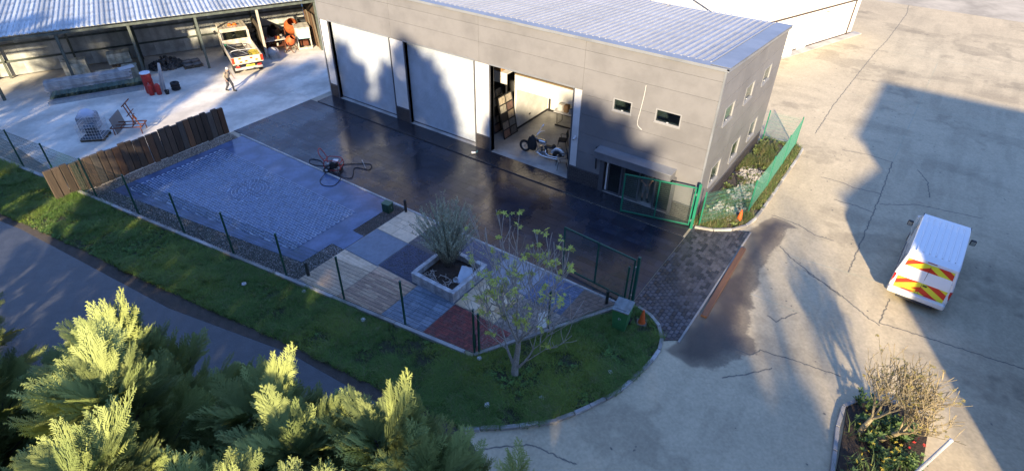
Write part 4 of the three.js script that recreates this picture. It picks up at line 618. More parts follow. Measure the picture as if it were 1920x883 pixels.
{ // wheeled frames, cage and bag on the left yard
  const t = thing('site_trolley', 'brown steel trolley frame with upright handles beside the white cage', 'trolley', [-28.6, 0, 9.9], SH - 0.35);
  mesh('deck', [...bar([[-0.8, 0.42, -0.4], [0.8, 0.42, -0.4], [0.8, 0.42, 0.4], [-0.8, 0.42, 0.4], [-0.8, 0.42, -0.4]], 0.03), rod([-0.8, 0.42, 0], [0.8, 0.42, 0], 0.025), rod([-0.3, 0.42, -0.4], [-0.3, 0.42, 0.4], 0.025), rod([0.3, 0.42, -0.4], [0.3, 0.42, 0.4], 0.025)], M.rustM, t);
  for (const x of [-0.7, 0.7]) for (const z of [-0.35, 0.35]) mesh('leg', rod([x, 0, z], [x, 0.42, z], 0.026), M.rustM, t);
  mesh('upright', [...bar([[0.3, 0.42, -0.4], [0.05, 1.5, -0.4]], 0.03), ...bar([[0.3, 0.42, -0.1], [0.05, 1.5, -0.1]], 0.03), rod([0.05, 1.5, -0.95], [0.05, 1.5, 0.1], 0.03), rod([0.17, 0.98, -0.8], [0.17, 0.98, 0.2], 0.022)], M.rustM, t); mesh('upright', [...bar([[0.8, 0.42, 0.4], [0.6, 1.0, 0.4]], 0.03), ...bar([[0.3, 0.42, 0.2], [0.5, 1.05, 0.2], [0.62, 0.8, 0.2]], 0.028), rod([0.5, 1.05, 0.0], [0.5, 1.05, 0.35], 0.022)], M.rustM, t);
  const c = thing('wire_cage', 'white wire cage bin on a pallet at the yard edge', 'cage', [-29.35, 0, 11.4], SH - 0.35); const g = []; for (let i = 0; i <= 8; i++) { const v = -0.55 + i * 0.1375; g.push(rod([v, 0.15, 0.5], [v, 1.0, 0.5], 0.008, 0.008, 5), rod([v, 0.15, -0.5], [v, 1.0, -0.5], 0.008, 0.008, 5)); if (i < 8) { const z = -0.5 + i * 0.1375; g.push(rod([-0.55, 0.15, z], [-0.55, 1.0, z], 0.008, 0.008, 5), rod([0.55, 0.15, z], [0.55, 1.0, z], 0.008, 0.008, 5)); } } for (let k = 0; k < 6; k++) { const y = 0.15 + k * 0.17; g.push(...bar([[-0.55, y, -0.5], [0.55, y, -0.5], [0.55, y, 0.5], [-0.55, y, 0.5], [-0.55, y, -0.5]], 0.009, 5)); } mesh('mesh', g, M.white, c); mesh('base', pallet().map(q => q), palletM, c);
  mesh('lining', [b2(-0.53, 0.53, 0.16, 0.2, -0.48, 0.48), bx(0.5, 0.5, 0.4, -0.15, 0.45, -0.1, 0.2, 0.5, 0.1)], mt([0.05, 0.07, 0.09], 0.6), c);
  const bg = thing('bulk_bag', 'pale blue bulk bag behind the white wire cage', 'bag', [-30.7, 0, 11.0], SH - 0.2); mesh('body', rb(0.95, 0.9, 0.95, 0.14, 0, 0.45, 0, 0, 0, 0, 4), mt([0.36, 0.38, 0.42], 0.8, { map: sn(0.6) }), bg); mesh('liner', xf(new THREE.SphereGeometry(0.44, 16, 8, 0, 6.3, 0, 1.4), 0, 0.72, 0, 0.1, 0, 0.15), mt([0.42, 0.46, 0.56], 0.5), bg);
  const bd = thing('grey_board', 'flat grey board leaning behind the brown trolley', 'board', [-29.35, 0, 10.1], SH - 0.35); mesh('panel', bx(0.04, 0.9, 1.3, 0, 0.44, 0, 0, 0, 0.14), mt([0.16, 0.165, 0.17], 0.7), bd);
}
// sleeper wall
{
  const t = thing('sleeper_wall', 'wall of upright old railway sleepers dividing the yards', 'wall', [-24.25, 0, 6.75]); const r = RNG(44);
  for (let i = 0; i < 27; i++) {
    const w = 0.28 + 0.035 * r(), h = 1.5 + 0.12 * (r() - 0.5), q = 1.0 + 1.1 * r(), red = r();
    const c = red > 0.8 ? [0.13 * q, 0.075 * q, 0.045 * q] : red > 0.6 ? [0.105 * q, 0.10 * q, 0.095 * q] : [0.075 * q, 0.058 * q, 0.046 * q];
    mesh('sleeper', rb(0.15, h + 0.2, w, 0.018, (r() - 0.5) * 0.05, h / 2 - 0.1, 0.16 + i * 0.325, 0, (r() - 0.5) * 0.06, (r() - 0.5) * 0.035, 1), mt(c, 0.85, { map: rep(T.wood, 0.45, 1.8), bumpMap: rep(T.bark, 0.35, 1.2), bumpScale: 0.02 }), t);
  }
}
// ---------------------------------------------------------------- vehicles
function stripes(w, h, kind) {            // red and yellow retro-reflective hazard print
  const c = document.createElement('canvas'); c.width = 512; c.height = Math.round(512 * h / w); const g = c.getContext('2d'); const H = c.height;
  if (kind === 'van') {
    g.fillStyle = '#f4f4f2'; g.fillRect(0, 0, 512, H);
    const band = (y0, y1) => { g.save(); g.beginPath(); g.rect(0, y0, 512, y1 - y0); g.clip(); g.fillStyle = '#e6e03a'; g.fillRect(0, y0, 512, y1 - y0); g.fillStyle = '#d8321c'; for (let k = -6; k < 7; k++) { const s = 74; g.beginPath(); g.moveTo(256, y0 - 240 + k * s * 2); g.lineTo(256, y0 - 240 + k * s * 2 + s); g.lineTo(-10, y0 - 240 + k * s * 2 + s + 150); g.lineTo(-10, y0 - 240 + k * s * 2 + 150); g.fill(); g.beginPath(); g.moveTo(256, y0 - 240 + k * s * 2); g.lineTo(256, y0 - 240 + k * s * 2 + s); g.lineTo(522, y0 - 240 + k * s * 2 + s + 150); g.lineTo(522, y0 - 240 + k * s * 2 + 150); g.fill(); } g.restore(); };
    band(0, H * 0.26); band(H * 0.60, H);
  } else {
    g.fillStyle = '#f0e9a8'; g.fillRect(0, 0, 512, H); g.fillStyle = '#d83a1e'; g.fillRect(0, 0, 46, H); g.fillRect(466, 0, 46, H); for (const [x, y] of [[110, 0.12], [210, 0.62], [300, 0.2], [380, 0.6], [120, 0.7]]) g.fillRect(x, H * y, 44, H * 0.26);
  }
  const t = new THREE.CanvasTexture(c); t.colorSpace = THREE.SRGBColorSpace; return t;
}
function flatPanel(w, h, m) { return new THREE.PlaneGeometry(w, h); }
function wheelParts(parent, x, y, z, r, w, dir) { const wh = mesh('wheel', xf(lathe([[r * 0.58, -w / 2], [r * 0.9, -w / 2], [r, -w * 0.36], [r, w * 0.36], [r * 0.9, w / 2], [r * 0.58, w / 2]], 26), x, y, z, 0, 0, Math.PI / 2), M.rubber, parent); mesh('rim', [xf(lathe([[0, w * 0.30], [r * 0.2, w * 0.34], [r * 0.5, w * 0.22], [r * 0.58, w * 0.42], [r * 0.58, -w * 0.42], [0, -w * 0.3]], 22), x, y, z, 0, 0, -dir * Math.PI / 2)], M.steel, wh); return wh; }
{
  // panel van, rear towards the camera
  const vp = mt([0.80, 0.80, 0.80], 0.22, { clearcoat: 0.8, clearcoatRoughness: 0.06 }), blk = mt([0.02, 0.02, 0.022], 0.45), gls = mt([0.02, 0.025, 0.03], 0.05, { clearcoat: 1 });
  const v = thing('panel_van', 'white panel van with red and yellow chevrons on its rear doors', 'van', [8.62, 0, 0.15], -0.05);
  const W = 0.94, prof = [[0.03, 0.42], [-0.02, 0.62], [0.02, 1.15], [0.16, 1.86], [0.36, 1.95], [2.6, 1.98], [3.35, 1.92], [4.12, 1.28], [4.72, 1.08], [4.92, 0.9], [4.96, 0.5], [4.86, 0.30], [4.42, 0.28], [4.40, 0.45], [4.30, 0.62], [4.10, 0.70], [3.90, 0.62], [3.80, 0.45], [3.78, 0.28], [1.34, 0.28], [1.32, 0.45], [1.22, 0.62], [1.02, 0.70], [0.82, 0.62], [0.72, 0.45], [0.70, 0.28], [0.10, 0.30]];
  const s = new THREE.Shape(prof.map(([a, y]) => new THREE.Vector2(a, y))); const g = new THREE.ExtrudeGeometry(s, { depth: W * 2 - 0.16, bevelEnabled: true, bevelThickness: 0.08, bevelSize: 0.05, bevelSegments: 4, curveSegments: 4 }); g.translate(0, 0, -W + 0.08);
  const pos = g.attributes.position; for (let i = 0; i < pos.count; i++) { const y = pos.getY(i), k = y > 1.05 ? 1 - 0.13 * smooth(1.0, 1.98, y) : 1; pos.setZ(i, pos.getZ(i) * k); } g.rotateY(Math.PI / 2); g.computeVertexNormals();
  mesh('body', g, vp, v);
  for (let i = -3; i <= 3; i++) mesh('roof_rib', rb(0.045, 0.035, 2.7, 0.012, i * 0.2, 2.028, -1.75, 0.004), vp, v);
  // rear doors with print
  const ch = mt([1, 1, 1], 0.35, { map: stripes(1.6, 1.45, 'van') });
  const face = (x0, x1, y0, y1, off) => { const N = 10, g = new THREE.PlaneGeometry(x1 - x0, y1 - y0, 1, N); g.translate((x0 + x1) / 2, (y0 + y1) / 2, 0); const p = g.attributes.position, uv = g.attributes.uv; const zAt = y => { for (let i = 1; i < 5; i++) { const [a, b] = prof[i - 1], [c, d] = prof[i]; if (y >= b && y <= d) return -lerp(a, c, (y - b) / (d - b)); } return 0; }; for (let i = 0; i < p.count; i++) { const y = p.getY(i), k = y > 1.05 ? 1 - 0.10 * smooth(1.0, 1.98, y) : 1; uv.setXY(i, (p.getX(i) + 0.8) / 1.6, (y - 0.52) / 1.34); p.setX(i, p.getX(i) * k); p.setZ(i, zAt(y) + 0.052 + off); } g.computeVertexNormals(); return g; };
  for (const [a, b] of [[-0.80, -0.006], [0.006, 0.80]]) { const d = mesh('rear_door', face(a, b, 0.54, 1.80, 0.012), ch, v, true); mesh('hinge', [b2(a < 0 ? a - 0.02 : b - 0.02, a < 0 ? a + 0.02 : b + 0.02, 0.72, 0.80, 0.0, 0.07), b2(a < 0 ? a - 0.02 : b - 0.02, a < 0 ? a + 0.02 : b + 0.02, 1.3, 1.38, -0.05, 0.02)], vp, d); if (a > 0) mesh('handle', rb(0.14, 0.04, 0.04, 0.015, 0.1, 0.98, 0.085), M.black, d); }
  mesh('bumper', rb(1.86, 0.24, 0.2, 0.07, 0, 0.44, 0.11), mt([0.72, 0.72, 0.71], 0.4), v); mesh('number_plate', rb(0.52, 0.11, 0.014, 0.005, -0.36, 0.69, 0.086), mt([0.75, 0.55, 0.03], 0.4), v);
  for (const x of [-0.89, 0.89]) { mesh('tail_light', rb(0.09, 0.5, 0.10, 0.03, x, 0.85, 0.0), mt([0.45, 0.01, 0.01], 0.2, { clearcoat: 1 }), v); }
  mesh('brake_light', rb(0.3, 0.035, 0.02, 0.01, 0, 1.86, -0.11), mt([0.3, 0.01, 0.01], 0.3), v);
  for (const x of [-1, 1]) { mesh('side_trim', rb(0.02, 0.09, 3.0, 0.008, x * 0.935, 0.72, -2.3), blk, v); mesh('side_window', bx(0.012, 0.42, 0.85, x * 0.885, 1.45, -3.08, 0, 0, x * 0.13), gls, v); mesh('sliding_rail', bx(0.02, 0.03, 1.7, x * 0.945, 1.12, -1.4), blk, v); const m = mesh('wing_mirror', rb(0.2, 0.24, 0.13, 0.05, x * 1.09, 1.32, -3.5), blk, v); mesh('mirror_glass', bx(0.15, 0.18, 0.006, x * 1.09, 1.32, -3.432), M.chrome, m); mesh('headlight', rb(0.3, 0.2, 0.14, 0.05, x * 0.68, 0.86, -4.86), M.chrome, v); }
  { const wg = new THREE.PlaneGeometry(1.48, 0.86); xf(wg, 0, 1.62, -3.79, -Math.PI / 2 - 0.0 + 0.83 - Math.PI / 2 + Math.PI / 2 + 0.0); mesh('windscreen', bx(1.5, 0.02, 0.92, 0, 1.635, -3.78, -0.70), gls, v); }
  for (const x of [-1, 1]) { wheelParts(v, x * 0.83, 0.33, -1.02, 0.33, 0.21, x); wheelParts(v, x * 0.83, 0.33, -4.1, 0.33, 0.21, x); }
  for (const x of [-1, 1]) for (const z of [-0.62, -2.35, -3.42]) mesh('door_seam', bx(0.012, 1.05, 0.014, x * 0.912, 1.08, z, 0, 0, x * 0.09), blk, v);
  for (const x of [-1, 1]) mesh('roof_gutter', bx(0.03, 0.025, 3.0, x * 0.80, 1.955, -1.9), blk, v);
  mesh('rear_seam', bx(0.012, 1.2, 0.012, 0, 1.17, 0.02, -0.09), blk, v); mesh('tow_step', rb(1.2, 0.06, 0.2, 0.02, 0, 0.30, 0.14), blk, v);
  mesh('underbody', b2(-0.8, 0.8, 0.22, 0.4, -4.6, -0.1), blk, v);
}
{
  // flatbed works truck backed out of the shed
  const tw = mt([0.58, 0.53, 0.44], 0.5, { map: sn(0.8), clearcoat: 0.3 }), blk = M.black, gls = mt([0.05, 0.05, 0.05], 0.06, { clearcoat: 1 });
  const v = thing('flatbed_truck', 'dusty white flatbed truck loaded with black trays in the shed bay', 'truck', shP(2.28, 2.55), SH + 0.02); v.scale.setScalar(1.1);
  mesh('chassis', [b2(-0.5, -0.38, 0.45, 0.6, -4.9, -0.1), b2(0.38, 0.5, 0.45, 0.6, -4.9, -0.1), b2(-0.38, 0.38, 0.46, 0.58, -2.4, -2.2)], blk, v);
  { // cab with window openings
    const cab = mesh('cab', [b2(-0.84, 0.84, 0.5, 1.05, -4.95, -3.35), rb(1.66, 0.07, 1.5, 0.03, 0, 1.86, -4.15), b2(-0.83, -0.73, 1.05, 1.84, -3.47, -3.36), b2(0.73, 0.83, 1.05, 1.84, -3.47, -3.36), bx(0.07, 0.85, 0.08, -0.78, 1.44, -4.88, -0.18), bx(0.07, 0.85, 0.08, 0.78, 1.44, -4.88, -0.18), b2(-0.73, 0.73, 1.05, 1.22, -3.43, -3.37), b2(-0.73, 0.73, 1.70, 1.84, -3.43, -3.37), b2(-0.83, -0.77, 1.05, 1.84, -4.2, -4.1), b2(0.77, 0.83, 1.05, 1.84, -4.2, -4.1)], tw, v);
    mesh('rear_window', b2(-0.72, 0.72, 1.225, 1.695, -3.41, -3.40), M.glass, cab); mesh('seat', [rb(0.55, 0.75, 0.14, 0.05, -0.38, 1.25, -3.75), rb(0.55, 0.75, 0.14, 0.05, 0.38, 1.25, -3.75)], mt([0.22, 0.15, 0.10], 0.9), cab); for (let i = -3; i <= 3; i++) mesh('roof_rib', rb(0.03, 0.02, 1.3, 0.008, i * 0.2, 1.905, -4.15), tw, cab);
    mesh('beacon_bar', [rb(0.55, 0.05, 0.16, 0.02, 0.05, 1.925, -3.95), lathe([[0, 0.1], [0.09, 0.1], [0.1, 0.06], [0.1, 0], [0, 0]], 16, -0.1, 1.94, -3.95), lathe([[0, 0.1], [0.09, 0.1], [0.1, 0.06], [0.1, 0], [0, 0]], 16, 0.2, 1.94, -3.95)], mt([0.65, 0.16, 0.02], 0.25, { clearcoat: 1 }), cab); mesh('windscreen', bx(1.45, 0.75, 0.02, 0, 1.45, -4.89, -0.18), M.glass, cab); for (const x of [-1, 1]) mesh('wing_mirror', rb(0.14, 0.26, 0.08, 0.03, x * 1.0, 1.4, -4.7), blk, cab);
  }
  const bed = mesh('load_bed', b2(-0.88, 0.88, 0.72, 0.80, -3.25, 0), tw, v);
  mesh('headboard', [b2(-0.86, 0.86, 0.80, 1.25, -3.3, -3.255), rod([-0.84, 1.25, -3.28], [-0.84, 1.75, -3.28], 0.03), rod([0.84, 1.25, -3.28], [0.84, 1.75, -3.28], 0.03)], tw, bed);
  for (const x of [-1, 1]) mesh('side_board', b2(x > 0 ? 0.845 : -0.885, x > 0 ? 0.885 : -0.845, 0.80, 1.12, -3.24, -0.06), tw, bed);
  const tg = new THREE.PlaneGeometry(1.78, 0.36); xf(tg, 0, 0.97, 0.016); mesh('tailgate', [b2(-0.89, 0.89, 0.78, 1.16, -0.05, 0.0)], tw, bed); mesh('hazard_print', tg, mt([1, 1, 1], 0.4, { map: stripes(1.78, 0.36, 'truck') }), bed, true);
  mesh('bumper', [rb(1.6, 0.16, 0.1, 0.03, 0, 0.42, -0.12), b2(-0.08, 0.08, 0.42, 0.6, -0.3, -0.12)], M.concreteP, v); for (const x of [-0.62, 0.62]) mesh('tail_light', rb(0.24, 0.11, 0.05, 0.02, x, 0.56, -0.04), mt([0.45, 0.03, 0.02], 0.3), v); mesh('number_plate', rb(0.5, 0.11, 0.012, 0.004, 0.1, 0.58, -0.02), mt([0.72, 0.55, 0.05], 0.5), v);
  for (const x of [-1, 1]) { wheelParts(v, x * 0.72, 0.34, -0.95, 0.34, 0.24, x); wheelParts(v, x * 0.72, 0.34, -4.2, 0.34, 0.22, x); mesh('mudguard', xf(new THREE.CylinderGeometry(0.42, 0.42, 0.26, 16, 1, true, -1.5, 3.0), x * 0.72, 0.3, -0.95, 0, 0, Math.PI / 2), blk, v); }
  // load
  const c = Math.cos(SH + 0.02), s = Math.sin(SH + 0.02), P = shP(2.28, 2.55), at = (x, y, z) => [P[0] + 1.1 * (x * c + z * s), y * 1.1, P[2] + 1.1 * (-x * s + z * c)];
  const cr = thing('black_tray_frame', 'black steel frame with dark slats lying on the truck bed', 'frame', at(-0.25, 0.802, -1.6), SH + 0.02); mesh('frame', [...bar([[-0.5, 0.30, -1.35], [0.5, 0.30, -1.35], [0.5, 0.30, 1.2], [-0.5, 0.30, 1.2], [-0.5, 0.30, -1.35]], 0.03), ...bar([[-0.5, 0.02, -1.35], [-0.5, 0.3, -1.35]], 0.03), ...bar([[0.5, 0.02, -1.35], [0.5, 0.3, -1.35]], 0.03), ...bar([[0.5, 0.02, 1.2], [0.5, 0.3, 1.2]], 0.03), ...bar([[-0.5, 0.02, 1.2], [-0.5, 0.3, 1.2]], 0.03)], blk, cr); for (let i = 0; i < 11; i++) mesh('slat', bx(0.98, 0.03, 0.06, 0, 0.2, -1.2 + i * 0.23, 0.3, 0.12 * (i % 3 - 1)), blk, cr); mesh('pole', rod([-0.45, 0.34, -1.2], [0.4, 0.34, 1.1], 0.018), M.galv, cr); mesh('strap', tb([[-0.63, 0.2, 0.3], [-0.4, 0.36, 0.3], [0.5, 0.36, 0.25], [1.1, 0.3, 0.2]], 0.02), M.white, cr);
  const ys = thing('yellow_sign_stack', 'yellow folded road signs on the right of the truck bed', 'signs', at(0.55, 0.802, -0.75), SH + 0.02); for (let i = 0; i < 5; i++) mesh('sign_board', bx(0.5, 0.02, 0.75, 0.02 * i, 0.05 + 0.045 * i, -0.1 * i, 0.08, 0.15 * i, 0.06), mt([0.60, 0.47, 0.06], 0.5, { map: sn(0.5) }), ys); for (let i = 0; i < 4; i++) mesh('leg', rod([-0.2 + 0.12 * i, 0.26, -0.5], [-0.1 + 0.1 * i, 0.3, 0.4], 0.012), mt([0.55, 0.42, 0.05], 0.5), ys);
  const gb = thing('green_bag', 'small green bag hung behind the truck cab', 'bag', at(-0.72, 0.802, -2.95), SH); mesh('body', rb(0.25, 0.34, 0.3, 0.1, 0, 0.17, 0, 0, 0, 0, 4), mt([0.03, 0.25, 0.12], 0.7), gb);
}
{
  // long fork custom motorcycle on its stand inside the open bay; front wheel to the left
  const fl = 0.054, b = thing('motorcycle', 'chrome chopper motorcycle parked in the mouth of the open bay', 'motorcycle', [-8.65, fl, -1.15], 0.04);
  const wh = (x, r, w, nm) => { const t = mesh('wheel', xf(new THREE.TorusGeometry(r - w / 2, w / 2, 12, 32), x, r, 0), M.rubber, b); const sp = [xf(new THREE.TorusGeometry(r - w, 0.014, 8, 32), x, r, 0)]; for (let i = 0; i < 18; i++) { const a = i / 18 * 6.283; sp.push(rod([x, r, 0.03 * (i % 2 ? 1 : -1)], [x + (r - w) * Math.cos(a), r + (r - w) * Math.sin(a), 0], 0.004, 0.004, 5)); } sp.push(rod([x, r, -0.06], [x, r, 0.06], 0.04, 0.04, 12)); mesh('rim', sp, M.chrome, t); return t; };
  wh(-1.05, 0.33, 0.13); wh(0.95, 0.33, 0.24);
  const gunk = mt([0.30, 0.30, 0.31], 0.25, { metalness: 0.9 });
  mesh('front_fork', [rod([-1.05, 0.33, 0.10], [-0.42, 1.02, 0.10], 0.024), rod([-1.05, 0.33, -0.10], [-0.42, 1.02, -0.10], 0.024), rod([-0.46, 0.98, -0.13], [-0.46, 0.98, 0.13], 0.03), rod([-0.55, 0.86, -0.13], [-0.55, 0.86, 0.13], 0.03)], M.chrome, b);
  mesh('handlebar', [tb([[-0.15, 1.22, -0.42], [-0.3, 1.22, -0.3], [-0.42, 1.05, -0.1], [-0.42, 1.05, 0.1], [-0.3, 1.22, 0.3], [-0.15, 1.22, 0.42]], 0.016), rod([-0.42, 1.05, -0.1], [-0.3, 1.5, -0.5], 0.012), rod([-0.3, 1.44, -0.46], [-0.28, 1.53, -0.54], 0.04)], M.chrome, b);
  mesh('headlamp', xf(lathe([[0, -0.09], [0.06, -0.07], [0.09, 0.02], [0.085, 0.06], [0, 0.065]], 18), -0.62, 0.92, 0, 0, 0, 1.5), M.chrome, b);
  mesh('frame', [tb([[-0.42, 0.95, 0], [-0.1, 0.84, 0], [0.35, 0.62, 0], [0.62, 0.5, 0]], 0.025), tb([[-0.45, 0.9, 0.06], [-0.38, 0.5, 0.09], [-0.28, 0.22, 0.12], [0.4, 0.2, 0.14], [0.95, 0.33, 0.14]], 0.021), tb([[-0.45, 0.9, -0.06], [-0.38, 0.5, -0.09], [-0.28, 0.22, -0.12], [0.4, 0.2, -0.14], [0.95, 0.33, -0.14]], 0.021)], M.chrome, b);
  { const t = new THREE.SphereGeometry(1, 24, 16); t.scale(0.32, 0.13, 0.14); t.translate(-0.08, 0.86, 0); t.rotateZ(-0.0); mesh('fuel_tank', t, mt([0.55, 0.55, 0.57], 0.15, { metalness: 0.9 }), b); }
  mesh('seat', [rb(0.5, 0.09, 0.26, 0.04, 0.4, 0.68, 0, 0, 0, 0.12, 3), rb(0.2, 0.2, 0.2, 0.06, 0.66, 0.76, 0, 0, 0, -0.5, 3)], M.black, b);
  mesh('rear_fender', xf(new THREE.TorusGeometry(0.36, 0.11, 8, 24, 2.5), 0.95, 0.33, 0, 0, 0, 0.4), mt([0.62, 0.63, 0.65], 0.2, { metalness: 0.6 }), b);
  const cyls = []; for (const [x, a] of [[-0.02, 0.35], [0.18, -0.35]]) for (let i = 0; i < 7; i++) cyls.push(xf(new THREE.CylinderGeometry(0.075, 0.075, 0.018, 16), x - Math.sin(a) * i * 0.03, 0.42 + Math.cos(a) * i * 0.03, 0, 0, 0, a)); mesh('engine', [rb(0.42, 0.2, 0.26, 0.05, 0.08, 0.30, 0), ...cyls, xf(new THREE.CylinderGeometry(0.1, 0.1, 0.08, 20), 0.02, 0.3, 0.15, Math.PI / 2), xf(new THREE.CylinderGeometry(0.12, 0.12, 0.07, 20), 0.32, 0.3, 0.15, Math.PI / 2)], gunk, b);
  mesh('exhaust', [tb([[-0.1, 0.5, 0.1], [-0.2, 0.35, 0.16], [0.0, 0.2, 0.2], [0.9, 0.22, 0.22], [1.25, 0.28, 0.22]], 0.033, 10), tb([[0.25, 0.5, 0.1], [0.32, 0.36, 0.17], [0.5, 0.3, 0.2], [1.2, 0.36, 0.22]], 0.03, 10)], M.chrome, b);
  mesh('side_stand', rod([0.0, 0.22, 0.14], [-0.08, 0.0, 0.34], 0.014), M.steel, b); mesh('footpeg', [rod([-0.3, 0.25, -0.3], [-0.3, 0.25, 0.3], 0.014)], M.chrome, b);
  // jacket hung over the bars
  const j = thing('black_jacket', 'black jacket hung over the motorcycle handlebar', 'jacket', [-9.12, fl + 0.30, -0.93]);
  const jg = new THREE.SphereGeometry(1, 26, 20); const p = jg.attributes.position; for (let i = 0; i < p.count; i++) { const x = p.getX(i), y = p.getY(i), z = p.getZ(i), k = 1 + 0.22 * Math.sin(9 * Math.atan2(z, x)) * (0.5 - 0.5 * y); p.setXYZ(i, x * 0.21 * k * (1 - 0.35 * y), y * 0.45 + 0.45, z * 0.13 * k * (1 - 0.3 * y)); } jg.computeVertexNormals(); mesh('body', jg, mt([0.012, 0.012, 0.014], 0.65), j); mesh('sleeve', [tb([[-0.12, 0.75, 0.05], [-0.2, 0.5, 0.1], [-0.17, 0.2, 0.1]], 0.055, 8)], mt([0.013, 0.013, 0.015], 0.7), j); mesh('sleeve', [tb([[0.14, 0.75, 0.03], [0.22, 0.5, 0.09], [0.16, 0.25, 0.1]], 0.05, 8)], mt([0.013, 0.013, 0.015], 0.7), j);
}
// ---------------------------------------------------------------- fences and gates
function weld(w, h, y0 = 0.05, dy = 0.2, dx = 0.05, r = 0.0026) { // welded mesh panel along +x
  const g = []; for (let x = 0.02; x < w; x += dx) g.push(bx(r * 2, h, r * 2, x, y0 + h / 2, 0)); for (let y = y0 + 0.03; y <= y0 + h; y += dy) { g.push(bx(w, r * 2.4, r * 2.4, w / 2, y, 0.005)); } return g;
}
function fenceRun(name, label, pts, H, m, wire, postR, group) {
  const t = thing(name, label, 'fence', [pts[0][0], 0, pts[0][1]], 0, group), [ox, oz] = pts[0];
  pts.forEach(([x, z]) => { const p = mesh('post', [rb(postR, H + 0.2, postR, 0.008, x - ox, H / 2 - 0.1, z - oz, 0, 0.1, 0, 1)], m, t); mesh('cap', rb(postR + 0.012, 0.03, postR + 0.012, 0.008, x - ox, H + 0.012, z - oz, 0, 0.1, 0, 1), m, p); });
  for (let i = 1; i < pts.length; i++) { const [ax, az] = pts[i - 1], [bx_, bz] = pts[i], L = Math.hypot(bx_ - ax, bz - az), a = -Math.atan2(bz - az, bx_ - ax); mesh('mesh_panel', weld(L - 0.06, H - 0.2, 0.16).map(g => { g.translate(0.03, 0, 0); g.rotateY(a); g.translate(ax - ox, 0, az - oz); return g; }), wire, t); }
  return t;
}
const wireG = mt([0.010, 0.045, 0.032], 0.5);
const wireL = mt([0.06, 0.20, 0.155], 0.45), wireN = mt([0.11, 0.16, 0.14], 0.5);
{
  const xs = [-34.6, -31.75, -28.8, -25.95, -23.05, -20.1, -17.15, -14.25, -11.4, -8.55, -5.82, -3.02];
  fenceRun('mesh_fence', 'long dark green welded mesh fence along the grass verge', xs.map(x => [x, PL(x) - 0.06]), 2.08, M.greenD, wireG, 0.06);
  fenceRun('mesh_fence', 'short dark green mesh fence run between the corner and the gate post', [[-2.92, 11.55], [-1.62, 9.28], [-0.06, 6.58]], 1.85, M.greenD, wireG, 0.06);
  fenceRun('mesh_fence', 'bright green mesh fence round the weedy bed beside the building', [[0.32, 0.02], [1.76, -2.25], [1.80, -4.95], [1.80, -7.65], [1.78, -10.2], [0.12, -10.0]], 1.75, M.greenP, wireL, 0.055);
}
function gate(name, label, hx, hz, fx, fz, H, m, wire, postW) {
  const t = thing(name, label, 'gate', [hx, 0, hz], -Math.atan2(fz - hz, fx - hx)), W = Math.hypot(fx - hx, fz - hz), y0 = 0.12, y1 = H - 0.05, r = 0.06;
  mesh('post', rb(postW, H + 0.25, postW, 0.012, -0.11, H / 2, 0, 0, 0, 0, 2), m, t).userData.label = 'square hinge post of the gate';
  for (const x of [0.03, W / 2, W - 0.03]) mesh('stile', rb(r, y1 - y0, r * 0.9, 0.008, x, (y0 + y1) / 2, 0, 0, 0, 0, 1), m, t);
  for (const y of [y0 + 0.03, y1 - 0.03]) mesh('rail', rb(W - 0.12, r, r * 0.85, 0.008, W / 2, y, 0.001, 0, 0, 0, 1), m, t);
  mesh('mesh_panel', weld(W - 0.08, y1 - y0 - 0.1, y0 + 0.05, 0.1, 0.05).map(g => g.translate(0.04, 0, 0.006)), wire, t);
  for (const y of [0.4, H - 0.4]) mesh('hinge', [rod([-0.06, y, 0], [0.02, y, 0], 0.022), rb(0.04, 0.10, 0.09, 0.008, -0.03, y, 0)], M.steel, t);
  mesh('drop_bolt', [rod([W - 0.06, 0.02, 0.05], [W - 0.06, 0.9, 0.05], 0.014)], m, t);
  return t;
}
gate('yard_gate', 'dark green mesh gate leaf standing open over the apron near the bin', 0.05, 6.32, -3.04, 6.08, 2.12, M.greenD, wireG, 0.10);
gate('yard_gate', 'sunlit bright green mesh gate leaf swung back across the entrance', -0.02, 0.36, -2.99, 1.12, 2.1, M.greenP, wireN, 0.12);
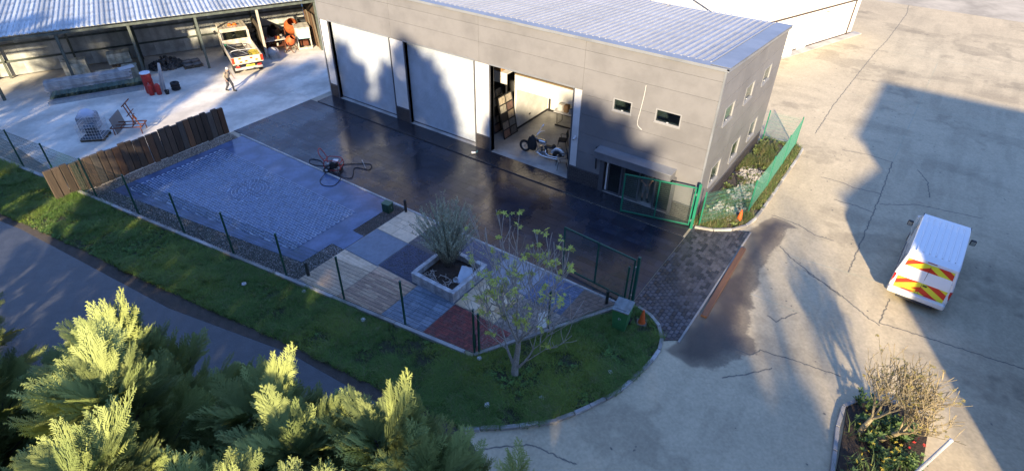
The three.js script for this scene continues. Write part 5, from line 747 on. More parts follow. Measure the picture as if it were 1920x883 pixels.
// ---------------------------------------------------------------- small things in and round the yard
function cone(x, z, h, label, y = 0.02, tilt = 0) { const t = thing('traffic_cone', label, 'traffic cone', [x, y, z], 0.4, 'orange traffic cones'); mesh('base', rb(0.34, 0.05, 0.34, 0.015, 0, 0.025, 0), mt([0.14, 0.12, 0.11], 0.8), t); mesh('body', lathe([[0.14, 0.05], [0.12, 0.09], [0.035, h], [0.02, h + 0.01], [0, h + 0.01]], 22, 0, 0, 0, tilt), M.orange, t); return t; }
cone(0.88, 7.02, 0.62, 'orange traffic cone in the grass beside the wheelie bin', 0.03); cone(1.62, -1.40, 0.60, 'faded traffic cone leaning inside the weedy bed', 0.05, 0.08);
{
  const t = thing('wheelie_bin', 'green wheelie bin with a dusty grey lid by the gate', 'bin', [0.34, 0.03, 7.62], 0.12);
  const gM = mt([0.05, 0.20, 0.075], 0.5, { map: bl(0.6) }); const g = new THREE.BoxGeometry(0.56, 0.92, 0.62, 1, 1, 1), p = g.attributes.position; for (let i = 0; i < p.count; i++) { const k = p.getY(i) > 0 ? 1 : 0.80; p.setX(i, p.getX(i) * k); p.setZ(i, p.getZ(i) * k); } g.translate(0, 0.50, 0); g.computeVertexNormals(); mesh('body', g, gM, t); mesh('rim', rb(0.62, 0.05, 0.68, 0.02, 0, 0.955, 0), gM, t);
  mesh('lid', [rb(0.61, 0.06, 0.70, 0.03, 0, 1.015, 0.01, 0.05), rb(0.5, 0.03, 0.5, 0.015, 0, 1.05, 0.02, 0.05)], mt([0.20, 0.235, 0.24], 0.65, { map: sn(0.5) }), t); mesh('handle', rod([-0.24, 0.98, -0.36], [0.24, 0.98, -0.36], 0.018), gM, t);
  for (const x of [-0.25, 0.25]) { const w = mesh('wheel', xf(new THREE.CylinderGeometry(0.1, 0.1, 0.05, 18), x, 0.1, -0.27, 0, 0, Math.PI / 2), M.rubber, t); mesh('hub', xf(new THREE.CylinderGeometry(0.04, 0.04, 0.056, 12), x, 0.1, -0.27, 0, 0, Math.PI / 2), M.black, w); }
  const em = []; for (let k = 0; k < 3; k++) { const a = k * 2.094; em.push(bx(0.06, 0.014, 0.004, Math.cos(a) * 0.035, 0.62 + Math.sin(a) * 0.03, 0.299, 0, 0, a + 1.57)); } mesh('emblem', em, M.white, t);
}
{ // white notice on the short fence
  const t = thing('white_notice_board', 'blank white notice board fixed to the short mesh fence', 'sign', [-1.76, 0.30, 9.53], 1.051); const o = mesh('board', rb(0.34, 0.76, 0.012, 0.004, 0, 0.38, 0.05, 0, 0, 0, 1), mt([0.86, 0.87, 0.87], 0.5), t); for (const y of [0.06, 0.66]) mesh('clip', rb(0.05, 0.03, 0.04, 0.006, 0, y, 0.025), M.steel, t);
}
for (const [x, z, l] of [[-10.78, 12.25, 'black bollard at the front corner beside the plank sample'], [-10.8, 6.78, 'black bollard at the beige flagstone sample'], [-0.62, 6.84, 'black bollard beside the dark gate'], [-3.22, 11.42, 'black bollard behind the fence corner post']]) { const t = thing('bollard', l, 'bollard', [x, 0.03, z], 0, 'black bollards'); mesh('post', lathe([[0, 0], [0.06, 0], [0.06, 0.58], [0.05, 0.62], [0, 0.63]], 18), M.black, t); mesh('cap', lathe([[0.064, 0.52], [0.064, 0.56]], 18), mt([0.03, 0.03, 0.03], 0.3), t); }
{ const t = thing('utility_box', 'dark green utility box on the edge of the blue pad', 'box', [-11.52, 0.01, 7.18], 0.1); mesh('body', rb(0.40, 0.42, 0.34, 0.02, 0, 0.21, 0), mt([0.03, 0.085, 0.05], 0.5, { map: sn(0.4) }), t); mesh('lid', rb(0.43, 0.03, 0.37, 0.01, 0, 0.435, 0), mt([0.035, 0.10, 0.06], 0.5), t); mesh('tap', [rod([0.2, 0.3, 0.05], [0.27, 0.3, 0.05], 0.016), rod([0.27, 0.33, 0.05], [0.27, 0.24, 0.05], 0.014)], M.chrome, t); }
{ // pressure washer
  const t = thing('pressure_washer', 'red framed petrol pressure washer on the blue edge of the apron', 'pressure washer', [-16.25, 0.012, 6.15], 0.5); const rr = 0.019;
  mesh('frame', [tb([[-0.36, 0.18, -0.22], [-0.36, 0.6, -0.22], [0, 0.66, -0.22], [0.36, 0.6, -0.22], [0.4, 0.2, -0.22], [0, 0.12, -0.22]], rr, 8, 50, true), tb([[-0.36, 0.18, 0.22], [-0.36, 0.6, 0.22], [0, 0.66, 0.22], [0.36, 0.6, 0.22], [0.4, 0.2, 0.22], [0, 0.12, 0.22]], rr, 8, 50, true), rod([-0.36, 0.6, -0.22], [-0.36, 0.6, 0.22], rr), rod([0.38, 0.5, -0.22], [0.38, 0.5, 0.22], rr), rod([0.38, 0.25, -0.22], [0.38, 0.25, 0.22], rr), rod([-0.36, 0.18, -0.22], [-0.36, 0.18, 0.22], rr)], M.red, t);
  mesh('handle', tb([[-0.36, 0.6, -0.2], [-0.55, 0.95, -0.2], [-0.62, 1.12, -0.12], [-0.62, 1.12, 0.12], [-0.55, 0.95, 0.2], [-0.36, 0.6, 0.2]], rr, 8, 40), M.red, t);
  mesh('engine', [rb(0.36, 0.32, 0.34, 0.06, 0.0, 0.34, 0), lathe([[0, 0.06], [0.12, 0.06], [0.14, 0.02], [0.14, 0], [0, 0]], 18, 0.02, 0.5, 0)], M.black, t); mesh('fuel_tank', rb(0.28, 0.1, 0.26, 0.04, 0.12, 0.55, 0), M.white, t); mesh('pump', rb(0.2, 0.18, 0.2, 0.04, -0.26, 0.3, 0), M.steel, t);
  for (const z of [-0.28, 0.28]) { const w = mesh('wheel', xf(new THREE.TorusGeometry(0.11, 0.045, 10, 22), -0.3, 0.155, z), M.rubber, t); mesh('rim', xf(new THREE.CylinderGeometry(0.075, 0.075, 0.05, 16), -0.3, 0.155, z, Math.PI / 2), M.white, w); }
  mesh('stand', b2(0.3, 0.36, 0.0, 0.16, -0.2, 0.2), M.black, t);
  const h = mesh('water_hose', [tb([[-16.5, 0.3, 6.3], [-16.8, 0.06, 6.25], [-17.6, 0.035, 5.95], [-18.1, 0.035, 6.15], [-17.7, 0.035, 6.45], [-16.9, 0.035, 6.1], [-16.0, 0.04, 5.2], [-15.2, 0.035, 4.7], [-14.9, 0.035, 5.1], [-15.6, 0.035, 5.4], [-15.2, 0.035, 5.9], [-15.0, 0.035, 6.2], [-15.6, 0.035, 6.4], [-15.95, 0.3, 6.2]], 0.018, 7, 160), tb([[-16.45, 0.3, 6.35], [-16.6, 0.05, 6.6], [-16.4, 0.09, 6.58], [-16.0, 0.035, 7.3], [-15.5, 0.035, 7.45], [-15.15, 0.035, 7.2], [-15.2, 0.035, 6.9], [-15.35, 0.09, 6.56], [-15.8, 0.25, 6.25]], 0.016, 7, 90)], M.rubber); tag(h, 'black rubber hose looped round the red pressure washer', 'hose');
  const lance = mesh('spray_lance', [rod([-15.75, 0.05, 4.75], [-15.1, 0.05, 5.15], 0.016), rb(0.2, 0.05, 0.05, 0.02, -15.8, 0.05, 4.72, 0, -0.5)], M.steel); tag(lance, 'steel spray lance lying behind the red pressure washer', 'lance');
}
{ const t = thing('submersible_pump', 'small white and black pump left on the step slab', 'pump', [-11.68, 0.06, 0.75], 0.6); mesh('body', rod([-0.12, 0.07, 0], [0.1, 0.07, 0], 0.065, 0.055, 14), M.white, t); mesh('base', rb(0.2, 0.03, 0.16, 0.01, 0.05, 0.015, 0), M.black, t); mesh('spout', tb([[0.1, 0.08, 0], [0.18, 0.12, 0.02], [0.2, 0.22, 0.03]], 0.025), mt([0.06, 0.16, 0.2], 0.5), t); }
{ const o = mesh('timber_plank', rb(0.22, 0.09, 4.9, 0.01, 0, 0.045, 0, 0, 0, 0, 1), mt([0.22, 0.115, 0.065], 0.6, { map: rep(T.wood, 0.3, 2.2), bumpMap: rep(T.bark, 0.2, 1.2), bumpScale: 0.006 })); o.position.set(2.50, 0.002, 2.95); o.rotation.y = 0.025; tag(o, 'wet brown timber plank laid along the foot of the ramp', 'plank'); }
{ // block planter
  const t = thing('block_planter', 'square pale concrete block planter holding the olive bush', 'planter', [-6.22, 0.045, 9.15]), r = RNG(17), ms = [0, 1, 2].map(k => mt([0.44 + 0.05 * k, 0.45 + 0.05 * k, 0.46 + 0.05 * k], 0.85, { map: sn(0.7), bumpMap: rep(T.bumpF, 0.4), bumpScale: 0.006 }));
  const A = 1.03, th = 0.14; for (let row = 0; row < 2; row++) for (let sd = 0; sd < 4; sd++) { const n = 5, len = (2 * A - th) / n; for (let i = 0; i < n; i++) { const off = (row % 2 ? th : 0) * 0, u = -A + len * (i + 0.5) + off, a = sd * Math.PI / 2, cx = u, cz = A - th / 2; mesh('block', rb(len - 0.008, 0.205, th, 0.012, cx * Math.cos(a) + cz * Math.sin(a), 0.103 + row * 0.213, -cx * Math.sin(a) + cz * Math.cos(a), 0, a, 0, 1), ms[Math.floor(r() * 3)], t); } }
  for (let sd = 0; sd < 4; sd++) { const n = 4, len = (2 * A - th) / n; for (let i = 0; i < n; i++) { if (sd === 2 && i === 1) continue; const u = -A + len * (i + 0.5), a = sd * Math.PI / 2, cz = A - th / 2; mesh('coping', rb(len - 0.006, 0.055, th + 0.04, 0.01, u * Math.cos(a) + cz * Math.sin(a), 0.453, -u * Math.sin(a) + cz * Math.cos(a), 0, a, 0, 1), ms[2], t); } }
  mesh('soil', (() => { const g = new THREE.PlaneGeometry(1.78, 1.78, 24, 24); g.rotateX(-Math.PI / 2); const p = g.attributes.position; for (let i = 0; i < p.count; i++) p.setY(i, 0.2 + 0.14 * (fbm(p.getX(i) / 4 + 5, p.getZ(i) / 4 + 5, 8, 3, 55) - 0.4)); g.computeVertexNormals(); return g; })(), M.soil, t);
  const tw = []; for (let i = 0; i < 46; i++) { const x = -0.75 + 1.3 * r(), z = 0.25 + 0.55 * r(), a = r() * 6.28, l = 0.12 + 0.2 * r(); tw.push(rod([x - l * Math.cos(a) / 2, 0.23 + 0.08 * r(), z - l * Math.sin(a) / 2], [x + l * Math.cos(a) / 2, 0.25 + 0.12 * r(), z + l * Math.sin(a) / 2], 0.011, 0.008, 5)); } const o = mesh('twigs', tw, mt([0.42, 0.38, 0.34], 0.8), t); o.userData.kind = 'stuff';
  const pot = thing('white_pot', 'small white pot lying in the planter soil', 'pot', [-5.78, 0.27, 9.28], 0.5); mesh('body', xf(lathe([[0, 0], [0.07, 0], [0.1, 0.16], [0.09, 0.16], [0.065, 0.02], [0, 0.02]], 16), 0, 0.07, 0, 1.2), M.white, pot);
  const pl = thing('plastic_sheet', 'crumpled translucent plastic sheet inside the planter corner', 'plastic', [-5.55, 0.26, 9.0], 0.3); { const g = new THREE.PlaneGeometry(0.5, 0.7, 12, 16), p = g.attributes.position; for (let i = 0; i < p.count; i++) p.setZ(i, 0.12 * fbm(p.getX(i) / 2 + 3, p.getY(i) / 2 + 3, 8, 3, 66)); g.computeVertexNormals(); mesh('sheet', xf(g, 0, 0.14, 0, -1.0), mt([0.5, 0.55, 0.62], 0.25), pl); }
}
// furniture in the open bay
function chair(x, z, turn, label, pale) { const t = thing('office_chair', label, 'chair', [x, 0.054, z], turn, 'black office chairs'); mesh('seat', rb(0.48, 0.08, 0.46, 0.035, 0, 0.46, 0, 0, 0, 0, 3), pale ? mt([0.38, 0.30, 0.22], 0.8) : M.black, t); mesh('backrest', rb(0.44, 0.42, 0.06, 0.03, 0, 0.78, -0.24, 0.12, 0, 0, 3), M.black, t); for (const q of [-1, 1]) { mesh('leg', [rod([q * 0.22, 0.43, 0.2], [q * 0.26, 0, 0.26], 0.013)], M.black, t); mesh('leg', [rod([q * 0.22, 0.43, -0.2], [q * 0.26, 0, -0.28], 0.013)], M.black, t); mesh('armrest', [tb([[q * 0.24, 0.44, 0.1], [q * 0.27, 0.64, 0.14], [q * 0.27, 0.66, -0.1], [q * 0.23, 0.7, -0.24]], 0.016)], M.black, t); } return t; }
chair(-8.3, -2.6, -1.2, 'black armchair standing behind the motorcycle'); chair(-7.2, -0.72, -0.9, 'chair with a tan pad next to the motorcycle rear wheel', true);
{
  const t = thing('folding_table', 'pale folding table with dark legs at the back of the open bay', 'table', [-9.4, 0.054, -5.2], 0.02); mesh('top', rb(1.8, 0.04, 0.75, 0.012, 0, 0.74, 0), M.white, t); for (const x of [-0.7, 0.7]) mesh('leg', bar([[x, 0.72, -0.3], [x + 0.04, 0.0, -0.3], [x + 0.04, 0.0, 0.3], [x, 0.72, 0.3]], 0.014), M.black, t);
  let k = 0; for (const [x, w, h, c, l] of [[-0.5, 0.3, 0.36, [0.62, 0.6, 0.56], 'white carton on the folding table'], [-0.12, 0.24, 0.42, [0.22, 0.14, 0.08], 'tall brown carton on the folding table'], [0.3, 0.36, 0.28, [0.16, 0.2, 0.28], 'blue grey crate on the folding table']]) { const o = mesh('carton', rb(w, h, 0.3, 0.01, -9.5 + x, 0.054 + 0.762 + h / 2, -5.2 + 0.04 * k), mt(c, 0.8)); tag(o, l, 'box'); k++; }
  const b = mesh('black_bar', rb(1.1, 0.06, 0.1, 0.02, 0, 0.03, 0), M.black); b.position.set(-9.55, 0.054, -4.75); b.rotation.y = 0.05; tag(b, 'long black bar lying on the floor in front of the table', 'bar');
}
function rack(x, z, label, ox) {
  const t = thing('tile_rack', label, 'display rack', [x, 0.054, z], Math.PI / 2, 'leaning tile display boards'); const lean = -0.2, W = 1.22, H = 2.35, R = RNG(Math.floor(-x * 1000)); const P = (w, h, d, a, y, off) => xf(bx(w, h, d, a, y, off), 0, 0, 0, lean);
  mesh('frame', [P(0.06, H, 0.04, -W / 2, H / 2, 0), P(0.06, H, 0.04, W / 2, H / 2, 0), P(0.06, H, 0.04, 0, H / 2, 0), ...[0, 1, 2, 3, 4, 5].map(i => P(W, 0.05, 0.036, 0, 0.03 + i * (H - 0.06) / 5, 0)), P(W, H, 0.015, 0, H / 2, -0.025)], M.black, t);
  const cs = [[0.40, 0.35, 0.28], [0.20, 0.12, 0.10], [0.42, 0.34, 0.24], [0.16, 0.17, 0.17], [0.14, 0.135, 0.13], [0.46, 0.40, 0.30], [0.44, 0.41, 0.33], [0.03, 0.03, 0.03], [0.24, 0.20, 0.16], [0.25, 0.14, 0.10]];
  for (let c = 0; c < 2; c++) for (let i = 0; i < 5; i++) { if (c === 1 && i === 2) continue; const q = cs[c * 5 + (4 - i)]; mesh('sample_tile', P(W / 2 - 0.09, (H - 0.06) / 5 - 0.08, 0.02, c ? -W / 4 : W / 4, 0.03 + (i + 0.5) * (H - 0.06) / 5, 0.004), mt(q, 0.6, { map: sn(0.4), bumpMap: rep(T.bumpC, 0.6), bumpScale: 0.02 }), t); } return t;
}
rack(-11.32, -2.13, 'front leaning tile sample board at the left of the open bay'); rack(-12.15, -2.35, 'rear tile sample board half hidden at the left of the open bay');
// litter on the verge
{ const r = RNG(7); const L = [[-1.41, 13.1, 'white crumpled wrapper low on the verge'], [-12.28, 14.05, 'white paper scrap in the long grass of the verge'], [-2.75, 11.75, 'white litter at the fence corner'], [1.05, 9.75, 'small white wrapper near the curved kerb'], [-0.2, 11.9, 'scrap of litter in the grass below the bare tree'], [-7.2, 12.75, 'white plastic clip on the concrete board'], [-10.1, 13.0, 'white cube shaped scrap on the plinth']]; for (const [x, z, l] of L) { const g = new THREE.IcosahedronGeometry(0.075, 2), p = g.attributes.position; for (let i = 0; i < p.count; i++) { const k = 0.5 + 0.9 * r(); p.setXYZ(i, p.getX(i) * k, Math.max(-0.02, p.getY(i) * k * 0.7), p.getZ(i) * k); } g.computeVertexNormals(); const o = mesh('litter', g, mt([0.7, 0.7, 0.7], 0.6)); o.position.set(x, 0.10, z); tag(o, l, 'litter'); } }
// ---------------------------------------------------------------- vegetation
function ribbon(pts, w0, w1, tri) { for (let i = 1; i < pts.length; i++) { const [ax, ay, az] = pts[i - 1], [bx_, by, bz] = pts[i], dx = bx_ - ax, dy = by - ay, L = Math.hypot(dx, dy) || 1, nx = -dy / L, ny = dx / L, wa = lerp(w0, w1, (i - 1) / (pts.length - 1)), wb = lerp(w0, w1, i / (pts.length - 1)); tri.push(ax - nx * wa, ay - ny * wa, az, ax + nx * wa, ay + ny * wa, az, bx_ + nx * wb, by + ny * wb, bz, ax - nx * wa, ay - ny * wa, az, bx_ + nx * wb, by + ny * wb, bz, bx_ - nx * wb, by - ny * wb, bz); } }
function geoOf(tri) { const g = new THREE.BufferGeometry(); g.setAttribute('position', new THREE.Float32BufferAttribute(tri, 3)); g.computeVertexNormals(); return clean(g); }
function frond(seed, pairs) {             // flat feathery conifer spray, one unit long up +y, tip nodding to +z
  const r = RNG(seed), t = []; const zc = y => 0.16 * y * y; ribbon([[0, 0, 0], [0, 0.5, zc(0.5)], [0, 1, zc(1)]], 0.012, 0.004, t);
  for (let i = 0; i < pairs; i++) for (const s of [-1, 1]) {
    const y = 0.06 + 0.92 * (i + (s > 0 ? 0.5 : 0)) / pairs, l = (0.36 * (1 - Math.pow(y, 1.6)) + 0.05) * (0.75 + 0.5 * r()), a = 0.75 + 0.25 * r(), dx = Math.sin(a) * s, dy = Math.cos(a), z0 = zc(y), tilt = (r() - 0.5) * 0.35;
    ribbon([[0, y, z0], [dx * l * 0.5, y + dy * l * 0.5, z0 + l * 0.25 * tilt], [dx * l * 0.95, y + dy * l * 1.1, z0 + l * tilt * 0.5 + l * 0.1]], 0.017, 0.004, t);
    for (let k = 1; k < 4; k++) for (const q of [-1, 1]) { const u = k / 4, b = a * s + q * 0.7, ll = l * 0.34 * (1 - 0.5 * u); const ox = dx * l * u, oy = y + dy * l * u; ribbon([[ox, oy, z0 + l * 0.2 * tilt * u], [ox + Math.sin(b) * ll, oy + Math.cos(b) * ll, z0 + l * 0.25 * tilt * u + 0.03 * (r() - 0.5)]], 0.014, 0.003, t); }
  }
  return geoOf(t);
}
function spray(seed, n) {                 // flat feathery branchlet of many small fronds, one unit long
  const r = RNG(seed), t = [], zc = y => 0.22 * y * y; ribbon([[0, 0, 0], [0, 0.35, zc(0.35)], [0, 0.7, zc(0.7)], [0, 1, zc(1)]], 0.010, 0.003, t);
  for (let i = 0; i < n; i++) for (const s of [-1, 1]) {
    const y = 0.05 + 0.93 * (i + (s > 0 ? 0.5 : 0)) / n, l = (0.40 * Math.pow(1 - Math.pow(y, 1.5), 0.9) + 0.05) * (0.65 + 0.6 * r()), a = (0.55 + 0.35 * r()) * s, z0 = zc(y), tl = (r() - 0.45) * 0.5;
    const at = u => [Math.sin(a) * l * u * (1 - 0.12 * u), y + Math.cos(a) * l * u + 0.06 * l * u * u, z0 + l * (tl * u * 0.4 + 0.18 * u * u)];
    ribbon([at(0), at(0.5), at(1)], 0.007, 0.003, t); const m = Math.max(3, Math.round(l * 26));
    for (let k = 0; k < m; k++) for (const q of [-1, 1]) { const u = 0.08 + 0.9 * (k + (q > 0 ? 0.5 : 0)) / m, p = at(u), b = a + q * (0.55 + 0.25 * r()), ll = (0.115 * (1 - 0.75 * u) + 0.022) * (0.7 + 0.6 * r()) * Math.min(1, l * 4); ribbon([p, [p[0] + Math.sin(b) * ll, p[1] + Math.cos(b) * ll, p[2] + 0.02 * (r() - 0.3)]], 0.0085, 0.003, t); }
  }
  return geoOf(t);
}
const frondG = [spray(1, 12), spray(2, 10)], frondM = mt([1, 1, 1], 0.75);
const barkM = mt([0.13, 0.10, 0.08], 0.9, { map: rep(T.bark, 0.3), bumpMap: rep(T.bark, 0.2), bumpScale: 0.01 }), bark2 = mt([0.30, 0.27, 0.23], 0.85, { map: rep(T.bark, 0.3), bumpMap: rep(T.bark, 0.2), bumpScale: 0.008 });
const Q0 = new THREE.Quaternion();
function aimQ(dir, roll) { const q = QY(dir); return q.multiply(new THREE.Quaternion().setFromAxisAngle(V(0, 1, 0), roll)); }
function flatQ(d, r, roll) { const X = V(0, 1, 0).cross(d); if (X.lengthSq() < 0.01) X.set(Math.cos(r * 6), 0, Math.sin(r * 6)); X.normalize(); const Z = X.clone().cross(d).normalize(); return new THREE.Quaternion().setFromRotationMatrix(new THREE.Matrix4().makeBasis(X, d, Z)).multiply(new THREE.Quaternion().setFromAxisAngle(V(0, 1, 0), roll)); }
function conifer(x, z, h, R, seed, label, opt = {}) {
  const t = thing('conifer_tree', label, 'tree', [x, 0, z], 0, opt.group || 'conifers along the lane'), r = RNG(seed), wood = [rod([0, -0.1, 0], [0, h * 0.95, 0], 0.04 + h * 0.012, 0.012, 9)], ms = [[], []], cs = [[], []];
  const nb = opt.branches || 150, fs = opt.size || 0.5, y0 = opt.from ?? 1.2, ns = opt.sprays || 9;
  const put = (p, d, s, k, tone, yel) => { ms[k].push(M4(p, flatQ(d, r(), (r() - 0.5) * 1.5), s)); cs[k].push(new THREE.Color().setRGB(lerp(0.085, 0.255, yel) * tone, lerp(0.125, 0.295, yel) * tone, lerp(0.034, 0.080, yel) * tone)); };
  for (let i = 0; i < nb; i++) {
    const v = Math.pow((i + r()) / nb, 0.85), y = lerp(y0, h * 0.97, v), a = i * 2.39996 + r() * 0.8, rad = R * Math.pow(1 - Math.pow(v, 2.0), 0.7) * (0.6 + 0.65 * r()) + 0.10, up = 0.25 + 1.0 * v + 0.35 * r();
    const d = V(Math.cos(a), up, Math.sin(a)).normalize(), L = rad / Math.hypot(d.x, d.z), base = V(0, y - Math.min(0.8, rad * 0.35), 0), tone = 0.8 + 0.4 * r();
    wood.push(rod(base, base.clone().addScaledVector(d, L * 0.95), 0.010 + 0.007 * L, 0.004, 5));
    for (let k = 0; k < ns; k++) {
      const u = Math.pow((k + 0.3 + 0.7 * r()) / ns, 0.75), p = base.clone().addScaledVector(d, L * (0.25 + 0.72 * u)), th = r() * 6.283, fd = d.clone().multiplyScalar(0.9 + 0.6 * u).add(V(Math.cos(th), (r() - 0.4) * 0.5, Math.sin(th)).multiplyScalar(0.8 * (1.1 - u))).normalize();
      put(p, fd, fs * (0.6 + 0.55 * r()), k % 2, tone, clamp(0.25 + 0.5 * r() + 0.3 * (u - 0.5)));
    }
  }
  for (let i = 0; i < (opt.plumes || 0); i++) { // single long sprays that stand out of the crown
    const a = i * 2.39996 + r(), v = 0.6 + 0.38 * r(), rad = R * Math.pow(1 - Math.pow(v, 2.0), 0.7), b = V(Math.cos(a) * rad * 0.7, h * v, Math.sin(a) * rad * 0.7), d = V(Math.cos(a) * 0.7, 0.6 + 0.7 * r(), Math.sin(a) * 0.7).normalize(), s = fs * (1.2 + 0.5 * r());
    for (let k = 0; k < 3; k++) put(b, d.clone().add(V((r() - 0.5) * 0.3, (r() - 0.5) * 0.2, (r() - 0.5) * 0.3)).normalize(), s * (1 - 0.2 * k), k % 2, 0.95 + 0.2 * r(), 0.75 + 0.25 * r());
  }
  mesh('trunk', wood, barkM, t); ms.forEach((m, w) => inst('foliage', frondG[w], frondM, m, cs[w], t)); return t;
}
// visible conifers below the camera, then the tall row beyond and behind it that shades the yard
const CON = [
  [0.1, 21.1, 10.6, 1.1, 'sunlit conifer at the lower left edge of the view'], [1.72, 20.65, 10.45, 0.8, 'conifer with a round sunlit top beside the lane'], [2.55, 20.75, 10.8, 0.9, 'conifer with plumed tips below the middle of the lane'],
  [3.15, 20.35, 10.9, 0.62, 'conifer with the tallest plume over the lane'], [3.7, 20.3, 10.8, 0.6, 'rightmost bushy conifer over the lane'], [-2.4, 22.4, 10.6, 1.0, 'conifer left of the sunlit edge tree'], [1.2, 21.5, 11.2, 0.95, 'conifer filling the bottom edge between two sunlit ones'], [4.42, 20.05, 10.85, 0.26, 'single thin conifer tip at the bottom edge'], [-2.4, 21.2, 8.6, 1.0, 'low conifer at the far left below the taller trees'], [-0.4, 20.0, 8.4, 0.85, 'low dark conifer leaning over the lane'], [2.6, 21.6, 11.0, 0.95, 'conifer below the plumed tips at the bottom edge'], [3.3, 21.35, 11.0, 0.8, 'conifer at the bottom edge under the tallest plume'], [4.1, 21.3, 10.95, 0.75, 'conifer just below the bottom edge of the view'], [1.9, 22.0, 11.3, 0.9, 'conifer at the bottom edge behind the round sunlit top'], [4.9, 21.7, 10.95, 0.8, 'conifer directly below the camera'],
];
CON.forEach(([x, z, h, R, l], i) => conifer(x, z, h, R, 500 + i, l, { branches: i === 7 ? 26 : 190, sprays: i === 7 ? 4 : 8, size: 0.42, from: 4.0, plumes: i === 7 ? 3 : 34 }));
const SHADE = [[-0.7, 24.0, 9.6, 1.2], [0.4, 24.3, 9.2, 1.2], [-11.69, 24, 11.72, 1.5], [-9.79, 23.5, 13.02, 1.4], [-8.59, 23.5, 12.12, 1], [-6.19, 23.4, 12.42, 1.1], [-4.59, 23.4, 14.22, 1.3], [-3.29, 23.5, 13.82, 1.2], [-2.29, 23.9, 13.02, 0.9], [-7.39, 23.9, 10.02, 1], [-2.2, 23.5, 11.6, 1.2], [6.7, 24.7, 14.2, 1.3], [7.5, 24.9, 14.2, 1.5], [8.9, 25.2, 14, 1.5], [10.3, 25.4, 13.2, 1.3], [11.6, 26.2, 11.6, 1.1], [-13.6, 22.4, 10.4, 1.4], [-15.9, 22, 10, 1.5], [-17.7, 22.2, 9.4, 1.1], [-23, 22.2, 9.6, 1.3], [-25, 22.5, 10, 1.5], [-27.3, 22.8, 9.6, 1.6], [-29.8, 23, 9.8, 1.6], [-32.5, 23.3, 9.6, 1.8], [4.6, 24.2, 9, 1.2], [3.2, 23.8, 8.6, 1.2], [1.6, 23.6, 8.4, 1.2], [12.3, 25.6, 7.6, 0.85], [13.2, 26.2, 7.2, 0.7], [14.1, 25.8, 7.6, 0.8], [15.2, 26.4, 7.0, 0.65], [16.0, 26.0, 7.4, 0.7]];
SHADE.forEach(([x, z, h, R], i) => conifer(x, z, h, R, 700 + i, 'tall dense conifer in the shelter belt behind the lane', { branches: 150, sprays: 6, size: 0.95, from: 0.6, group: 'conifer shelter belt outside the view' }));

// leafless or budding broadleaf trees
const leafG = (() => { const t = []; for (let k = 0; k < 5; k++) { const a = k * 1.257, c = Math.cos(a), s = Math.sin(a); t.push(0, 0, 0, c * 0.5 - s * 0.22, 0.22, s * 0.5 + c * 0.22, c, 0.12, s, 0, 0, 0, c, 0.12, s, c * 0.5 + s * 0.22, 0.22, s * 0.5 - c * 0.22); } return geoOf(t); })();
function tree(name, label, x, z, o) {
  const t = thing(name, label, 'tree', [x, 0, z], 0, o.group), r = RNG(o.seed), limbs = [[], []], tips = [];
  function grow(p, d, L, rad, lev) {
    const n = lev === 0 ? 5 : 4; let q = p.clone(), dir = d.clone(), rr = rad; const pts = [q.clone()];
    for (let i = 0; i < n; i++) { dir.add(V((r() - 0.5) * o.wig, (r() - 0.3) * o.wig * 0.7 + (o.lift || 0), (r() - 0.5) * o.wig)).normalize(); const nx = q.clone().addScaledVector(dir, L / n), r1 = rr * (lev === 0 ? 0.9 : 0.82); limbs[lev < 2 ? 0 : 1].push(rod(q, nx, Math.max(rr, 0.006 * (o.thick || 1)), Math.max(r1, 0.005 * (o.thick || 1)), lev < 2 ? 8 : 5)); q = nx; rr = r1; pts.push(q.clone());
      if (lev > 0 && lev < o.levels && i > 0 && r() < 0.75) { const a = r() * 6.283, sd = V(Math.cos(a), 0.25 + 0.3 * r(), Math.sin(a)); grow(q, dir.clone().multiplyScalar(0.8).add(sd.multiplyScalar(0.75)).normalize(), L * (0.45 + 0.25 * r()), rr * 0.6, lev + 1); } }
    if (lev < o.levels) { const k = lev === 0 ? o.forks : 2; for (let i = 0; i < k; i++) { const a = i / k * 6.283 + r() * 1.2, sp = o.spread * (0.7 + 0.6 * r()); grow(q, dir.clone().add(V(Math.cos(a) * sp, 0.15, Math.sin(a) * sp)).normalize(), L * (o.grow || 1) * (0.62 + 0.25 * r()), rr * (lev === 0 ? 0.62 : 0.75), lev + 1); } } else tips.push(q.clone());
  }
  if (o.scale) t.scale.setScalar(o.scale);
  const d0 = V(...(o.dir || [0, 1, 0])).normalize(); grow(V(0, -0.1, 0), d0, o.trunk, o.rad, 0);
  (o.extra || []).forEach(([d, L, q]) => grow(V(0, 0.25, 0), V(...d).normalize(), L, q, 1));
  mesh('trunk', limbs[0], o.bark || bark2, t); const tw = mesh('twigs', limbs[1], o.bark || bark2, t); tw.userData.kind = 'stuff';
  if (o.leaf) { const ms = [], cs = []; for (const p of tips) { if (r() > o.leaf.p) continue; const n = 2 + Math.floor(r() * o.leaf.n); for (let k = 0; k < n; k++) { ms.push(M4(p.clone().add(V((r() - 0.5) * 0.16, (r() - 0.3) * 0.12, (r() - 0.5) * 0.16)), QE(r() * 1.2 - 0.6, r() * 6.28, r() * 1.2 - 0.6), o.leaf.s * (0.6 + 0.7 * r()))); const q = 0.7 + 0.6 * r(), c = o.leaf.c; cs.push(new THREE.Color().setRGB(c[0] * q, c[1] * q, c[2] * q)); } } inst('foliage', leafG, mt([1, 1, 1], 0.7), ms, cs, t); }
  return t;
}
